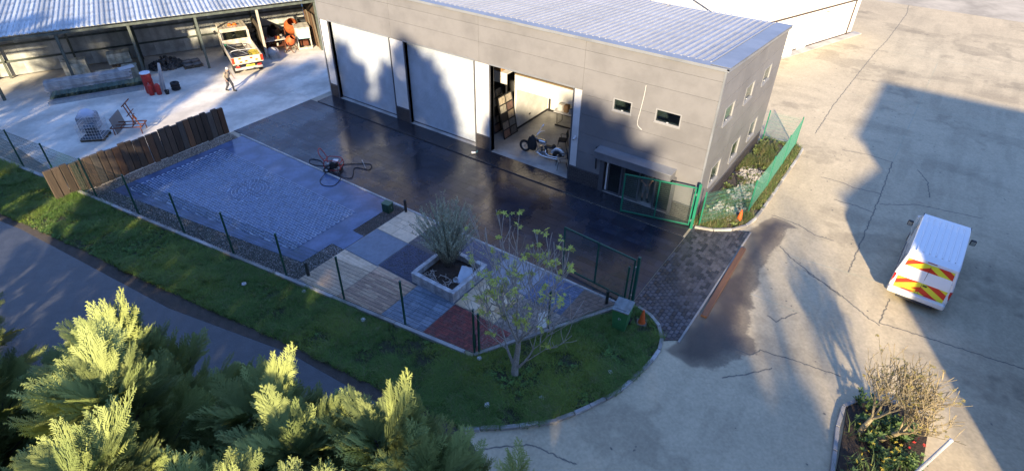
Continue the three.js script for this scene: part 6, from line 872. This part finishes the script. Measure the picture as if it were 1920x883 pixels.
tree('sycamore_tree', 'thin bare tree with yellow green buds rising from the verge', -1.44, 11.57, { seed: 12, trunk: 1.5, rad: 0.12, forks: 4, levels: 4, spread: 0.5, wig: 0.2, lift: 0.05, grow: 1.1, thick: 1.4, bark: mt([0.60, 0.57, 0.52], 0.85, { map: rep(T.bark, 0.3), bumpMap: rep(T.bark, 0.2), bumpScale: 0.008 }), leaf: { p: 0.2, n: 6, s: 0.075, c: [0.44, 0.46, 0.08] }, extra: [[[-0.55, 1, 0.0], 1.3, 0.05], [[0.6, 0.9, 0.1], 1.3, 0.045]], scale: 1.1 });
tree('small_tree', 'sunlit leafless tree with yellow lichen in the right hand bed', 8.12, 7.5, { seed: 21, trunk: 0.95, rad: 0.10, forks: 6, levels: 4, spread: 0.7, wig: 0.34, lift: 0.06, grow: 1.1, thick: 1.35, bark: mt([0.66, 0.54, 0.32], 0.85, { map: rep(T.bark, 0.3) }), leaf: { p: 0.12, n: 3, s: 0.05, c: [0.36, 0.29, 0.07] } });
tree('small_tree', 'second leafless yellowish tree leaning right in the same bed', 8.5, 7.35, { seed: 33, dir: [0.75, 0.8, -0.1], trunk: 1.0, rad: 0.10, forks: 6, levels: 4, spread: 0.7, wig: 0.34, lift: 0.07, grow: 1.1, thick: 1.35, bark: mt([0.66, 0.53, 0.30], 0.85, { map: rep(T.bark, 0.3) }), leaf: { p: 0.12, n: 3, s: 0.05, c: [0.36, 0.29, 0.07] } });
// bare roadside trees and a pole behind the camera, whose shadows stripe the road
[[13.7, 18.3, 9, 41], [15.5, 21, 9.5, 42], [11.3, 22.5, 8.5, 43], [17.5, 19, 8, 44], [13.8, 26, 10, 45], [12.6, 24, 9.5, 46], [13.2, 21.2, 8.5, 47], [14.6, 23.6, 9.5, 48], [12.1, 27.5, 11, 49], [15.0, 28, 11, 50]].forEach(([x, z, h, s], i) => tree('roadside_tree', 'tall leafless roadside tree standing behind the camera', x, z, { seed: s, trunk: h * 0.34, rad: 0.17, forks: 3, levels: 4, spread: 0.35, wig: 0.16, lift: 0.12, bark: barkM, group: 'bare roadside trees' }));
{ const t = thing('utility_pole', 'tall timber utility pole whose shadow crosses the road', 'pole', [11.9, 0, 17.6]); mesh('shaft', rod([0, -0.3, 0], [0, 9.2, 0], 0.15, 0.11, 14), barkM, t); mesh('cross_arm', rb(1.6, 0.12, 0.1, 0.01, 0, 8.7, 0.12), barkM, t); for (const q of [-0.7, 0, 0.7]) mesh('insulator', lathe([[0, 0.14], [0.04, 0.13], [0.05, 0.05], [0.03, 0], [0, 0]], 10, q, 8.76, 0.12), M.white, t); }
{ // olive bush
  const t = thing('olive_bush', 'grey green olive bush growing in the block planter', 'bush', [-6.62, 0.26, 8.72]), r = RNG(66), st = [], ms = [], cs = []; const lg = (() => { const q = []; ribbon([[0, 0, 0], [0, 0.5, 0.05], [0, 1, 0]], 0.11, 0.02, q); return geoOf(q); })();
  for (let i = 0; i < 230; i++) { const a = r() * 6.283, sp = 0.95 * Math.sqrt(r()), L = 1.95 + 1.35 * r() * (1.25 - sp), pts = []; for (let k = 0; k <= 6; k++) { const u = k / 6; pts.push(V(Math.cos(a) * sp * (0.18 + u * (0.9 + 0.4 * u)) + (r() - 0.5) * 0.06, L * u * (1 - 0.10 * sp * u), Math.sin(a) * sp * (0.18 + u * (0.9 + 0.4 * u)) + (r() - 0.5) * 0.06)); } for (let k = 1; k < 7; k++) st.push(rod(pts[k - 1], pts[k], 0.011 * (1.1 - k / 7), 0.011 * (1.05 - k / 7), 4));
    for (let k = 0; k < 84; k++) { const u = 0.12 + 0.88 * r(), f = u * 6, j = Math.min(5, Math.floor(f)), p = pts[j].clone().lerp(pts[j + 1], f - j), b = r() * 6.283; ms.push(M4(p, aimQ(V(Math.cos(b), 0.9 + r(), Math.sin(b)).normalize(), r() * 6), 0.06 + 0.05 * r())); const q = 0.65 + 0.7 * r(); cs.push(new THREE.Color().setRGB(0.40 * q, 0.43 * q, 0.30 * q)); } }
  mesh('stems', st, bark2, t).userData.kind = 'stuff'; inst('foliage', lg, mt([1, 1, 1], 0.6), ms, cs, t);
}
// grass: blades scattered over verge, weedy bed and right hand bed
const tuft = (seed, n, h, wd) => { const r = RNG(seed), t = []; for (let i = 0; i < n; i++) { const a = r() * 6.283, l = h * (0.5 + 0.7 * r()), b = 0.35 + 0.9 * r(), ox = (r() - 0.5) * h * 0.9, oz = (r() - 0.5) * h * 0.9, cx = Math.cos(a), cz = Math.sin(a), w = wd * (0.7 + 0.6 * r()); const P = (u, s) => [ox + cx * l * b * u * u - cz * s * w * (1 - u), l * u * (1 - 0.25 * u), oz + cz * l * b * u * u + cx * s * w * (1 - u)]; t.push(...P(0, -1), ...P(0, 1), ...P(0.55, 1), ...P(0, -1), ...P(0.55, 1), ...P(0.55, -1), ...P(0.55, -1), ...P(0.55, 1), ...P(1, 0)); } return geoOf(t); };
const weedG = (() => { const r = RNG(3), t = []; for (let i = 0; i < 9; i++) { const a = r() * 6.283, l = 0.5 + 0.5 * r(), c = Math.cos(a), s = Math.sin(a), e = 0.25 + 0.5 * r(); t.push(0, 0, 0, c * l * 0.5 - s * 0.22, e * l * 0.8, s * l * 0.5 + c * 0.22, c * l, e * l, s * l, 0, 0, 0, c * l, e * l, s * l, c * l * 0.5 + s * 0.22, e * l * 0.8, s * l * 0.5 - c * 0.22); } return geoOf(t); })();
function scatter(poly, n, seed, fn) { const r = RNG(seed); let x0 = 1e9, x1 = -1e9, z0 = 1e9, z1 = -1e9; for (const [x, z] of poly) { x0 = Math.min(x0, x); x1 = Math.max(x1, x); z0 = Math.min(z0, z); z1 = Math.max(z1, z); } let k = 0, g = 0; while (k < n && g++ < n * 20) { const x = lerp(x0, x1, r()), z = lerp(z0, z1, r()); if (!inPoly(x, z, poly)) continue; k++; fn(x, z, r); } }
{
  const g1 = tuft(5, 9, 0.12, 0.006), g2 = tuft(6, 8, 0.19, 0.007), gm = mt([1, 1, 1], 0.7);
  const vg = verge.filter(([x]) => x > -34).concat([]); const vp = [[-34, 16.0], ...verge.slice(1, -laneEdge.length), ...[...laneEdge].reverse().filter(([x]) => x > -31), [-34, 18.7]];
  const A = [[], []], C = [[], []], Wm = [], Wc = [];
  const bare = [[-7.85, 14.3, 0.45], [-0.33, 10.27, 0.55], [-1.9, 11.9, 0.35], [-5.6, 13.2, 0.4], [-4.2, 12.9, 0.4], [-0.6, 13.0, 0.35]];
  scatter(vp, 52000, 19, (x, z, r) => { const n = fbm(x / 32 + 7, z / 32 + 7, 32, 4, 611), m = fbm(x / 32 + 2, z / 32 + 2, 12, 3, 617); for (const [a, b, q] of bare) { const d = Math.hypot(x - a, z - b) / (q * (0.6 + n)); if (d < 1 && r() > d * d * 0.5) return; } if (n < 0.36 && r() < 0.8) return; const k = n > 0.56 ? 1 : 0, s = 0.55 + 0.9 * m + 0.3 * r(); A[k].push(M4(V(x, 0.022, z), QE((r() - 0.5) * 0.3, r() * 6.28, (r() - 0.5) * 0.3), s)); const q = 0.65 + 0.6 * r(), dry = r() < 0.10 ? 1 : 0, yl = smooth(0.45, 0.7, m); C[k].push(new THREE.Color().setRGB((dry ? 0.17 : lerp(0.085, 0.150, yl)) * q, (dry ? 0.17 : lerp(0.165, 0.215, yl)) * q, (dry ? 0.08 : 0.024) * q)); });
  scatter(vp, 3600, 23, (x, z, r) => { const n = fbm(x / 32 + 4, z / 32 + 4, 24, 3, 631); if (n < 0.5) return; const s = 0.07 + 0.10 * r(); Wm.push(M4(V(x, 0.03, z), QE(0, r() * 6.28, 0), s)); const q = 0.6 + 0.7 * r(); Wc.push(new THREE.Color().setRGB(0.085 * q, 0.17 * q, 0.035 * q)); });
  inst('grass', g1, gm, A[0], C[0]).userData.label = 'short green grass covering the verge'; inst('grass', g2, gm, A[1], C[1]).userData.label = 'longer grass tufts scattered on the verge'; inst('weeds', weedG, gm, Wm, Wc).userData.label = 'low broad leaved weeds in the verge grass';
}
{ // weedy bed beside the building
  const bed = [[0.20, 0.14], [0.99, -0.14], [1.74, -0.86], [2.02, -1.72], [2.12, -3.74], [2.13, -9.5], [2.05, -10.35], [0.05, -10.35], [0.05, -0.1]];
  struct('planting_bed', prism(bed, -0.1, 0.045), mt([0.15, 0.125, 0.095], 0.95, { map: rep(T.speck, 0.9), bumpMap: rep(T.bumpC, 0.7), bumpScale: 0.05 }), 'stony soil strip between the building side and the green mesh fence');
  const kc = new THREE.CatmullRomCurve3([[0.2, 0.25], [0.99, -0.04], [1.82, -0.78], [2.13, -1.68], [2.22, -3.74], [2.23, -7.0], [2.23, -9.6], [2.1, -10.45], [1.0, -10.45], [0.05, -10.45]].map(([x, z]) => V(x, 0, z))), k = structG('kerb', 'pale kerb stones round the weedy bed'); const N = 17; for (let i = 0; i < N; i++) { const a = kc.getPointAt((i + 0.01) / N), b = kc.getPointAt((i + 0.985) / N), L = a.distanceTo(b), m = a.clone().add(b).multiplyScalar(0.5); mesh('kerb_stone', rb(L, 0.24, 0.12, 0.02, m.x, 0.0, m.z, 0, -Math.atan2(b.z - a.z, b.x - a.x), 0), i % 2 ? M.concreteP : M.concrete, k); }
  const ms = [], cs = [], W = [], Wc = [], St = [], Sc = [], g = tuft(8, 9, 0.22, 0.008);
  scatter(bed, 5200, 29, (x, z, r) => { const n = fbm(x / 32 + 7, z / 32 + 1, 40, 3, 641), near = z > -1.6 || x > 1.7 ? 0.22 : 0; if (n + near < 0.55) return; ms.push(M4(V(x, 0.04, z), QE((r() - 0.5) * 0.4, r() * 6.28, 0), 0.6 + 0.9 * r())); const q = 0.7 + 0.6 * r(), dry = r() < 0.35; cs.push(new THREE.Color().setRGB((dry ? 0.20 : 0.085) * q, (dry ? 0.17 : 0.13) * q, (dry ? 0.075 : 0.030) * q)); });
  scatter(bed, 380, 37, (x, z, r) => { if (r() < 0.4) return; const s = 0.10 + 0.18 * r(); W.push(M4(V(x, 0.05, z), QE(0, r() * 6.28, 0), s)); const q = 0.7 + 0.6 * r(); Wc.push(new THREE.Color().setRGB(0.11 * q, 0.14 * q, 0.035 * q)); });
  scatter([[0.2, -0.4], [1.6, -1.2], [1.6, -6.4], [0.2, -6.4]], 900, 43, (x, z, r) => { const n = fbm(x / 16 + 3, z / 16 + 3, 16, 3, 651); if (n < 0.46) return; const s = 0.03 + 0.07 * r(); St.push(M4(V(x, 0.05 + s * 0.3, z), QE(r() * 6, r() * 6, r() * 6), V(s, s * 0.7, s * 1.1))); const q = 0.7 + 0.6 * r(); Sc.push(new THREE.Color().setRGB(0.34 * q, 0.32 * q, 0.29 * q)); });
  inst('grass', g, mt([1, 1, 1], 0.7), ms, cs).userData.label = 'sunlit grass and dry stems in the bed beside the building'; inst('weeds', weedG, mt([1, 1, 1], 0.7), W, Wc).userData.label = 'yellow green weeds in the bed beside the building'; inst('rubble', clean(new THREE.DodecahedronGeometry(1, 0)), mt([1, 1, 1], 0.9), St, Sc).userData.label = 'pale broken stones in the bed beside the building';
}
{ // right hand bed with spiky plants
  const bed = [[7.62, 6.55], [8.6, 5.75], [9.75, 5.75], [9.75, 14], [8.3, 14], [7.85, 9.6]]; struct('planting_bed', prism(bed, -0.1, 0.10), M.soil, 'dark soil bed at the right edge of the road');
  const kc = new THREE.CatmullRomCurve3([[8.4, 14], [7.9, 11.2], [7.72, 9.2], [7.52, 7.55], [7.55, 6.6], [7.9, 6.05], [8.6, 5.68], [9.75, 5.65]].map(([x, z]) => V(x, 0, z))), k = structG('kerb', 'weathered grey kerb stones round the right hand bed'); for (let i = 0; i < 11; i++) { const a = kc.getPointAt((i + 0.01) / 11), b = kc.getPointAt((i + 0.985) / 11), L = a.distanceTo(b), m = a.clone().add(b).multiplyScalar(0.5); mesh('kerb_stone', rb(L, 0.26, 0.12, 0.02, m.x, 0.01, m.z, 0, -Math.atan2(b.z - a.z, b.x - a.x), 0), M.concrete, k); }
  const blade = tuft(15, 14, 0.55, 0.022), r0 = RNG(71); const spots = []; for (let i = 0; i < 26; i++) spots.push([7.9 + 1.7 * r0(), 6.3 + 3.6 * r0()]);
  spots.forEach(([x, z], i) => { const t = thing('leafy_plant', i % 2 ? 'spiky green plant in the right hand bed' : 'broad leaved green plant in the right hand bed', 'plant', [x, 0.10, z], r0() * 6, i % 2 ? 'spiky plants in the right bed' : 'broad leaved plants in the right bed'); const q = 0.7 + 0.6 * r0(); if (i % 2) mesh('leaves', blade.clone(), mt([0.085 * q, 0.13 * q, 0.035 * q], 0.6), t); else { const ms = [], cs = []; for (let k = 0; k < 26; k++) { ms.push(M4(V((r0() - 0.5) * 0.5, 0.05 + 0.4 * r0(), (r0() - 0.5) * 0.5), QE((r0() - 0.5) * 0.8, r0() * 6.28, (r0() - 0.5) * 0.8), 0.09 + 0.09 * r0())); const b = 0.7 + 0.6 * r0(); cs.push(new THREE.Color().setRGB(0.075 * b, 0.13 * b, 0.03 * b)); } inst('leaves', weedG, mt([1, 1, 1], 0.55), ms, cs, t); } });
  const fl = [], fc = []; for (let k = 0; k < 70; k++) { const yel = k < 66; fl.push(M4(V(yel ? 7.95 + 1.3 * r0() : 9.2 + 0.4 * r0(), 0.42 + 0.25 * r0(), yel ? 6.6 + 2.4 * r0() : 7.2 + 0.7 * r0()), QE(r0() * 2, r0() * 6, 0), 0.035 + 0.03 * r0())); fc.push(yel ? new THREE.Color().setRGB(0.5, 0.40, 0.05) : new THREE.Color().setRGB(0.5, 0.03, 0.03)); } inst('flowers', leafG, mt([1, 1, 1], 0.6), fl, fc).userData.label = 'small yellow and red flowers in the right hand bed';
  const p = thing('white_pole', 'slim white pole standing at the right hand bed', 'pole', [9.05, 0, 9.35]); mesh('shaft', rod([0, -0.1, 0], [0.42, 2.9, -0.15], 0.05, 0.045, 14), M.white, p); mesh('cap', lathe([[0.05, 0], [0.05, 0.02], [0, 0.045]], 12, 0.42, 2.9, -0.15), M.white, p);
}
// ---------------------------------------------------------------- neighbouring buildings
{
  const a = Math.atan2(0.94, 0.34); // local x runs away along the wall, local z faces the road
  const t = thing('white_store_building', 'low white rendered building behind the workshop with a brown gutter', 'building', [-4.9, 0, -19.2], a);
  const wm = mt([0.80, 0.79, 0.76], 0.7, { map: bl(3) }), rm = mt([0.72, 0.71, 0.69], 0.45, { map: bl(3) }), br = mt([0.06, 0.04, 0.03], 0.6);
  mesh('wall', [b2(0, 15.2, -0.1, 3.0, -8, 0)], wm, t);
  { const rg = []; for (const [z0, y0, z1, y1] of [[0.35, 3.02, -4, 4.1], [-8.35, 3.02, -4, 4.1]]) { const L = Math.hypot(z1 - z0, y1 - y0); rg.push(xf(bx(16, 0.06, L, 0, 0, 0), 7.6, (y0 + y1) / 2, (z0 + z1) / 2, Math.atan2(y1 - y0, z0 - z1))); } mesh('roof', rg, rm, t); }
  mesh('gable', (() => { const s = new THREE.Shape([[0, 3.0], [-8, 3.0], [-4, 4.0]].map(([z, y]) => new THREE.Vector2(-z, y))); const g = new THREE.ExtrudeGeometry(s, { depth: 0.2, bevelEnabled: false }); g.rotateY(Math.PI / 2); g.translate(0, 0, 0); return g; })(), wm, t);
  mesh('gutter', rb(16, 0.1, 0.12, 0.03, 7.6, 2.92, 0.40), br, t); mesh('downpipe', [rod([14.4, 0.1, 0.08], [14.4, 2.9, 0.08], 0.045)], br, t); mesh('downpipe', [rod([0.25, 0.1, 0.08], [0.25, 2.9, 0.08], 0.045)], br, t);
  mesh('plinth_slab', b2(-0.2, 15.8, -0.1, 0.07, 0.004, 0.62), M.concreteP, t); mesh('base_band', b2(0, 15.2, 0.07, 0.16, 0, 0.012), br, t);
  mesh('meter_cabinet', rb(1.0, 2.2, 0.5, 0.02, 5.9, 1.17, 0.26), wm, t); mesh('lamp', [rb(0.16, 0.12, 0.16, 0.04, 10.6, 2.45, 0.09)], M.steel, t); mesh('vent', [rb(0.3, 0.3, 0.05, 0.02, 12.6, 2.2, 0.026)], M.white, t); mesh('door', b2(7.8, 8.9, 0.07, 2.15, 0.0, 0.03), wm, t);
}
{ // warehouse off to the right that throws the long shadow across the road; side profile carried along x
  const t = thing('warehouse', 'grey warehouse to the right of the road that shades it', 'building', [13.2, 0, 0]);
  const pr = [[9.4, 0], [9.4, 4.2], [9.5, 6.4], [3.5, 5.62], [3.3, 6.6], [-6.6, 6.85], [-6.6, 0]]; const s = new THREE.Shape(pr.map(([z, y]) => new THREE.Vector2(-z, y))); const g = new THREE.ExtrudeGeometry(s, { depth: 13, bevelEnabled: false }); g.rotateY(Math.PI / 2); mesh('wall', g, mt([0.34, 0.34, 0.35], 0.6, { map: sn(3) }), t);
  mesh('roof', [bx(13.3, 0.08, 6.2, 6.5, 6.06, 6.5, -0.13), b2(-0.15, 13.2, 6.87, 6.95, -6.75, 3.4)], M.flash, t); for (const z of [-4, -0.5, 6.2]) { const d = mesh('door', b2(-0.04, -0.002, 0, 3.2, z - 1.3, z + 1.3), M.trim, t); mesh('handle', rb(0.04, 0.12, 0.04, 0.01, -0.06, 1.1, z), M.steel, d); }
}
// low sheds and hedges that close the view far behind
{ const r = RNG(808); for (let i = 0; i < 7; i++) { const o = thing('farm_shed', ['long dark shed beyond the white building', 'pale shed far behind the workshop', 'low grey shed on the horizon', 'green shed far behind the open shed', 'distant cream shed on the skyline', 'distant brown shed on the skyline', 'far grey store behind the road'][i], 'shed', [-95 + i * 27, 0, -78 - 14 * r()], 0.3 * (r() - 0.5)); const w = 14 + 6 * r(); mesh('wall', b2(-w / 2, w / 2, 0, 4, -5, 5), mt([0.2 + 0.2 * r(), 0.22 + 0.15 * r(), 0.2 + 0.1 * r()], 0.8, { map: sn(4) }), o); mesh('roof', [bx(w + 0.6, 0.1, 5.5, 0, 4.55, 2.6, 0.2), bx(w + 0.6, 0.1, 5.5, 0, 4.55, -2.6, -0.2)], sheetM, o); } }
// ---------------------------------------------------------------- people
function figure(joints, bones, lo, hi, res, R = 0.045) { // smooth union of tapered capsules, meshed by marching cubes
  const size = hi.clone().sub(lo), half = Math.max(size.x, size.y, size.z) / 2, c = lo.clone().add(hi).multiplyScalar(0.5), mc = new MarchingCubes(res, new THREE.MeshBasicMaterial(), false, false, 400000); mc.isolation = 0; mc.reset();
  const B = bones.map(([a, b, ra, rb_, fx]) => ({ a: V(...joints[a]), d: V(...joints[b]).sub(V(...joints[a])), ra, rb: rb_, fx: fx || 1 }));
  for (let k = 0; k < res; k++) for (let j = 0; j < res; j++) for (let i = 0; i < res; i++) {
    const x = c.x + (i - res / 2) / (res / 2) * half, y = c.y + (j - res / 2) / (res / 2) * half, z = c.z + (k - res / 2) / (res / 2) * half; let D = 1e3;
    for (const q of B) { const px = x - q.a.x, py = y - q.a.y, pz = z - q.a.z, L = q.d.lengthSq() || 1e-9, t = clamp((px * q.d.x + py * q.d.y + pz * q.d.z) / L); const d = Math.hypot((px - q.d.x * t) / q.fx, py - q.d.y * t, pz - q.d.z * t) - lerp(q.ra, q.rb, t); const h = clamp(0.5 + 0.5 * (D - d) / R); D = lerp(D, d, h) - R * h * (1 - h); }
    mc.field[k * res * res + j * res + i] = -D;
  }
  mc.update(); const n = mc.count, g = new THREE.BufferGeometry(); g.setAttribute('position', new THREE.BufferAttribute(mc.positionArray.slice(0, n * 3), 3)); g.setAttribute('normal', new THREE.BufferAttribute(mc.normalArray.slice(0, n * 3), 3)); g.scale(half, half, half); g.translate(c.x, c.y, c.z); return clean(g);
}
function person(label, pos, turn, J, col, scale) {
  const t = thing('person', label, 'person', pos, turn); t.scale.setScalar(scale);
  const skin = mt([0.42, 0.26, 0.19], 0.6);
  const body = [['neckB', 'neckT', 0.055, 0.05], ['shL', 'elL', 0.05, 0.042], ['elL', 'wrL', 0.042, 0.03], ['shR', 'elR', 0.05, 0.042], ['elR', 'wrR', 0.042, 0.03], ['hipL', 'knL', 0.075, 0.055], ['knL', 'anL', 0.055, 0.036], ['hipR', 'knR', 0.075, 0.055], ['knR', 'anR', 0.055, 0.036], ['chest', 'neckB', 0.10, 0.06, 1.3], ['pelvis', 'chest', 0.11, 0.13, 1.25]];
  const lo = V(-0.55, -0.02, -0.55), hi = V(0.55, 1.72, 0.55);
  const g = [figure(J, body, lo, hi, 96, 0.05)];
  // head with face, ears; hands with five fingers
  const hp = V(...J.head), f = V(...J.face).normalize(), q = new THREE.Quaternion().setFromUnitVectors(V(0, 0, 1), f);
  const hj = { a: [0, -0.03, 0.0], b: [0, 0.05, -0.012], j: [0, -0.085, 0.045], n0: [0, 0.012, 0.088], n1: [0, -0.028, 0.108], eL: [0.078, -0.01, -0.01], eL2: [0.082, 0.02, -0.012], eR: [-0.078, -0.01, -0.01], eR2: [-0.082, 0.02, -0.012], m0: [-0.022, -0.062, 0.086], m1: [0.022, -0.062, 0.086], bL: [0.045, 0.03, 0.082], bR: [-0.045, 0.03, 0.082], k: [0, -0.12, -0.01] };
  const hg = figure(hj, [['a', 'b', 0.078, 0.088], ['a', 'j', 0.07, 0.03], ['n0', 'n1', 0.009, 0.014], ['eL', 'eL2', 0.014, 0.016], ['eR', 'eR2', 0.014, 0.016], ['m0', 'm1', 0.01, 0.01], ['bL', 'bR', 0.012, 0.012], ['k', 'a', 0.05, 0.06]], V(-0.13, -0.15, -0.13), V(0.13, 0.15, 0.13), 64, 0.02); hg.applyQuaternion(q); hg.translate(hp.x, hp.y, hp.z); g.push(hg);
  for (const s of ['L', 'R']) { const w = V(...J['wr' + s]), e = V(...J['el' + s]), d = w.clone().sub(e).normalize(), sd = V(0, 0, 1).cross(d).normalize(), up = d.clone().cross(sd), P = (a, b, c) => w.clone().addScaledVector(d, a).addScaledVector(sd, b).addScaledVector(up, c).toArray(); const hj2 = { w: P(-0.02, 0, 0), p: P(0.06, 0, 0) }, bn = [['w', 'p', 0.026, 0.032, 1]]; [[-0.03, 0.065], [-0.01, 0.078], [0.01, 0.074], [0.03, 0.058]].forEach(([b, l], i) => { hj2['k' + i] = P(0.075, b, 0); hj2['m' + i] = P(0.075 + l * 0.5, b, 0.008); hj2['t' + i] = P(0.075 + l * 0.9, b, 0.026); bn.push(['k' + i, 'm' + i, 0.0095, 0.0088], ['m' + i, 't' + i, 0.0088, 0.0075]); }); hj2.h0 = P(0.02, -0.03, 0); hj2.h1 = P(0.06, -0.055, 0.012); hj2.h2 = P(0.09, -0.055, 0.022); bn.push(['h0', 'h1', 0.013, 0.011], ['h1', 'h2', 0.011, 0.009]); const c = V(...P(0.06, 0, 0)), r = 0.12; g.push(figure(hj2, bn, c.clone().subScalar(r), c.clone().addScalar(r), 72, 0.008)); }
  mesh('body', g, skin, t);
  const cl = (name, bones, m, R = 0.05) => mesh(name, figure(J, bones, lo, hi, 88, R), m, t);
  cl('shirt', [['pelvisT', 'chest', 0.135, 0.155, 1.28], ['chest', 'neckB', 0.125, 0.075, 1.35], ['shL', col.slL ? 'wrL' : 'uaL', 0.075, 0.055], ['shR', col.slL ? 'wrR' : 'uaR', 0.075, 0.055]], mt(col.shirt, 0.85, { map: sn(0.3) }));
  if (col.sleeve) cl('sleeves', [['shL', 'elL', 0.07, 0.06], ['elL', 'cuL', 0.06, 0.045], ['shR', 'elR', 0.07, 0.06], ['elR', 'cuR', 0.06, 0.045]], mt(col.sleeve, 0.85));
  cl('trousers', [['pelvis', 'pelvisT', 0.138, 0.135, 1.2], ['hipL', 'knL', 0.098, 0.078], ['hipR', 'knR', 0.098, 0.078], ...(col.long ? [['knL', 'tnL', 0.075, 0.058], ['knR', 'tnR', 0.075, 0.058]] : [])], mt(col.trousers, 0.85, { map: sn(0.3) }));
  for (const s of ['L', 'R']) { const a = V(...J['an' + s]), fo = V(...J['ft' + s]).sub(a).setY(0).normalize(); mesh('boot', [xf(new RoundedBoxGeometry(0.10, 0.085, 0.27, 3, 0.035), a.x + fo.x * 0.075, 0.043 + Math.max(0, a.y - 0.075), a.z + fo.z * 0.075, 0, Math.atan2(fo.x, fo.z)), rod([a.x, Math.max(0.03, a.y - 0.04), a.z], [a.x, a.y + 0.07, a.z], 0.052, 0.05, 12)], mt(col.boots || [0.015, 0.014, 0.014], 0.7), t); }
  const hat = mesh(col.cap ? 'cap' : 'hair', (() => { const h = new THREE.SphereGeometry(0.099, 22, 14, 0, 6.2832, 0, 1.75); h.translate(0, 0.048, -0.014); const l = [h]; if (col.cap) l.push(xf(new THREE.CylinderGeometry(0.085, 0.085, 0.012, 18, 1, false, -1.25, 2.5), 0, 0.062, 0.055, 0.15)); return l.map(x => { x = clean(x); x.applyQuaternion(q); x.translate(hp.x, hp.y, hp.z); return x; }); })(), mt(col.hat, 0.8), t);
  return t;
}
const stand = { head: [0, 1.60, 0.05], face: [0, -0.25, 1], neckB: [0, 1.42, 0], neckT: [0, 1.53, 0.03], chest: [0, 1.24, 0.0], pelvisT: [0, 1.0, 0], pelvis: [0, 0.92, 0], shL: [0.19, 1.38, 0], shR: [-0.19, 1.38, 0], uaL: [0.24, 1.22, 0.02], uaR: [-0.24, 1.22, 0.02], elL: [0.26, 1.12, 0.03], elR: [-0.26, 1.12, 0.03], wrL: [0.12, 1.05, 0.24], wrR: [-0.12, 1.05, 0.24], cuL: [0.14, 1.06, 0.2], cuR: [-0.14, 1.06, 0.2], hipL: [0.09, 0.88, 0], hipR: [-0.09, 0.88, 0], knL: [0.11, 0.48, 0.04], knR: [-0.10, 0.48, 0.0], anL: [0.12, 0.075, 0.06], anR: [-0.11, 0.075, -0.06], tnL: [0.12, 0.12, 0.05], tnR: [-0.11, 0.12, -0.06], ftL: [0.16, 0, 0.3], ftR: [-0.14, 0, 0.2] };
person('person in a striped dark top, grey shorts and pale cap standing in the entrance', [-2.52, 0.076, -0.42], 0.55, stand, { shirt: [0.10, 0.115, 0.14], trousers: [0.24, 0.235, 0.235], hat: [0.68, 0.67, 0.64], cap: true }, 0.94);
const walk = { head: [0, 1.52, 0.16], face: [0, -0.5, 1], neckB: [0, 1.37, 0.08], neckT: [0, 1.46, 0.12], chest: [0, 1.2, 0.05], pelvisT: [0, 0.98, -0.01], pelvis: [0, 0.90, -0.03], shL: [0.19, 1.33, 0.07], shR: [-0.19, 1.33, 0.07], uaL: [0.23, 1.2, 0.12], uaR: [-0.23, 1.2, 0.0], elL: [0.25, 1.1, 0.16], elR: [-0.25, 1.09, -0.03], wrL: [0.2, 0.94, 0.33], wrR: [-0.24, 0.88, 0.07], cuL: [0.21, 0.97, 0.3], cuR: [-0.24, 0.91, 0.06], hipL: [0.09, 0.87, -0.02], hipR: [-0.09, 0.87, -0.02], knL: [0.10, 0.48, 0.16], knR: [-0.09, 0.48, -0.02], anL: [0.10, 0.075, 0.18], anR: [-0.09, 0.12, -0.26], tnL: [0.10, 0.12, 0.18], tnR: [-0.09, 0.16, -0.24], ftL: [0.10, 0, 0.5], ftR: [-0.1, 0, 0.2] };
person('person in pale jacket and dark trousers walking behind the flatbed truck', [-29.2, 0.004, 3.3], 1.9, walk, { shirt: [0.30, 0.25, 0.20], sleeve: [0.28, 0.23, 0.19], trousers: [0.05, 0.055, 0.07], long: true, hat: [0.55, 0.52, 0.48], cap: false }, 0.94);
renderer.render(scene, camera);
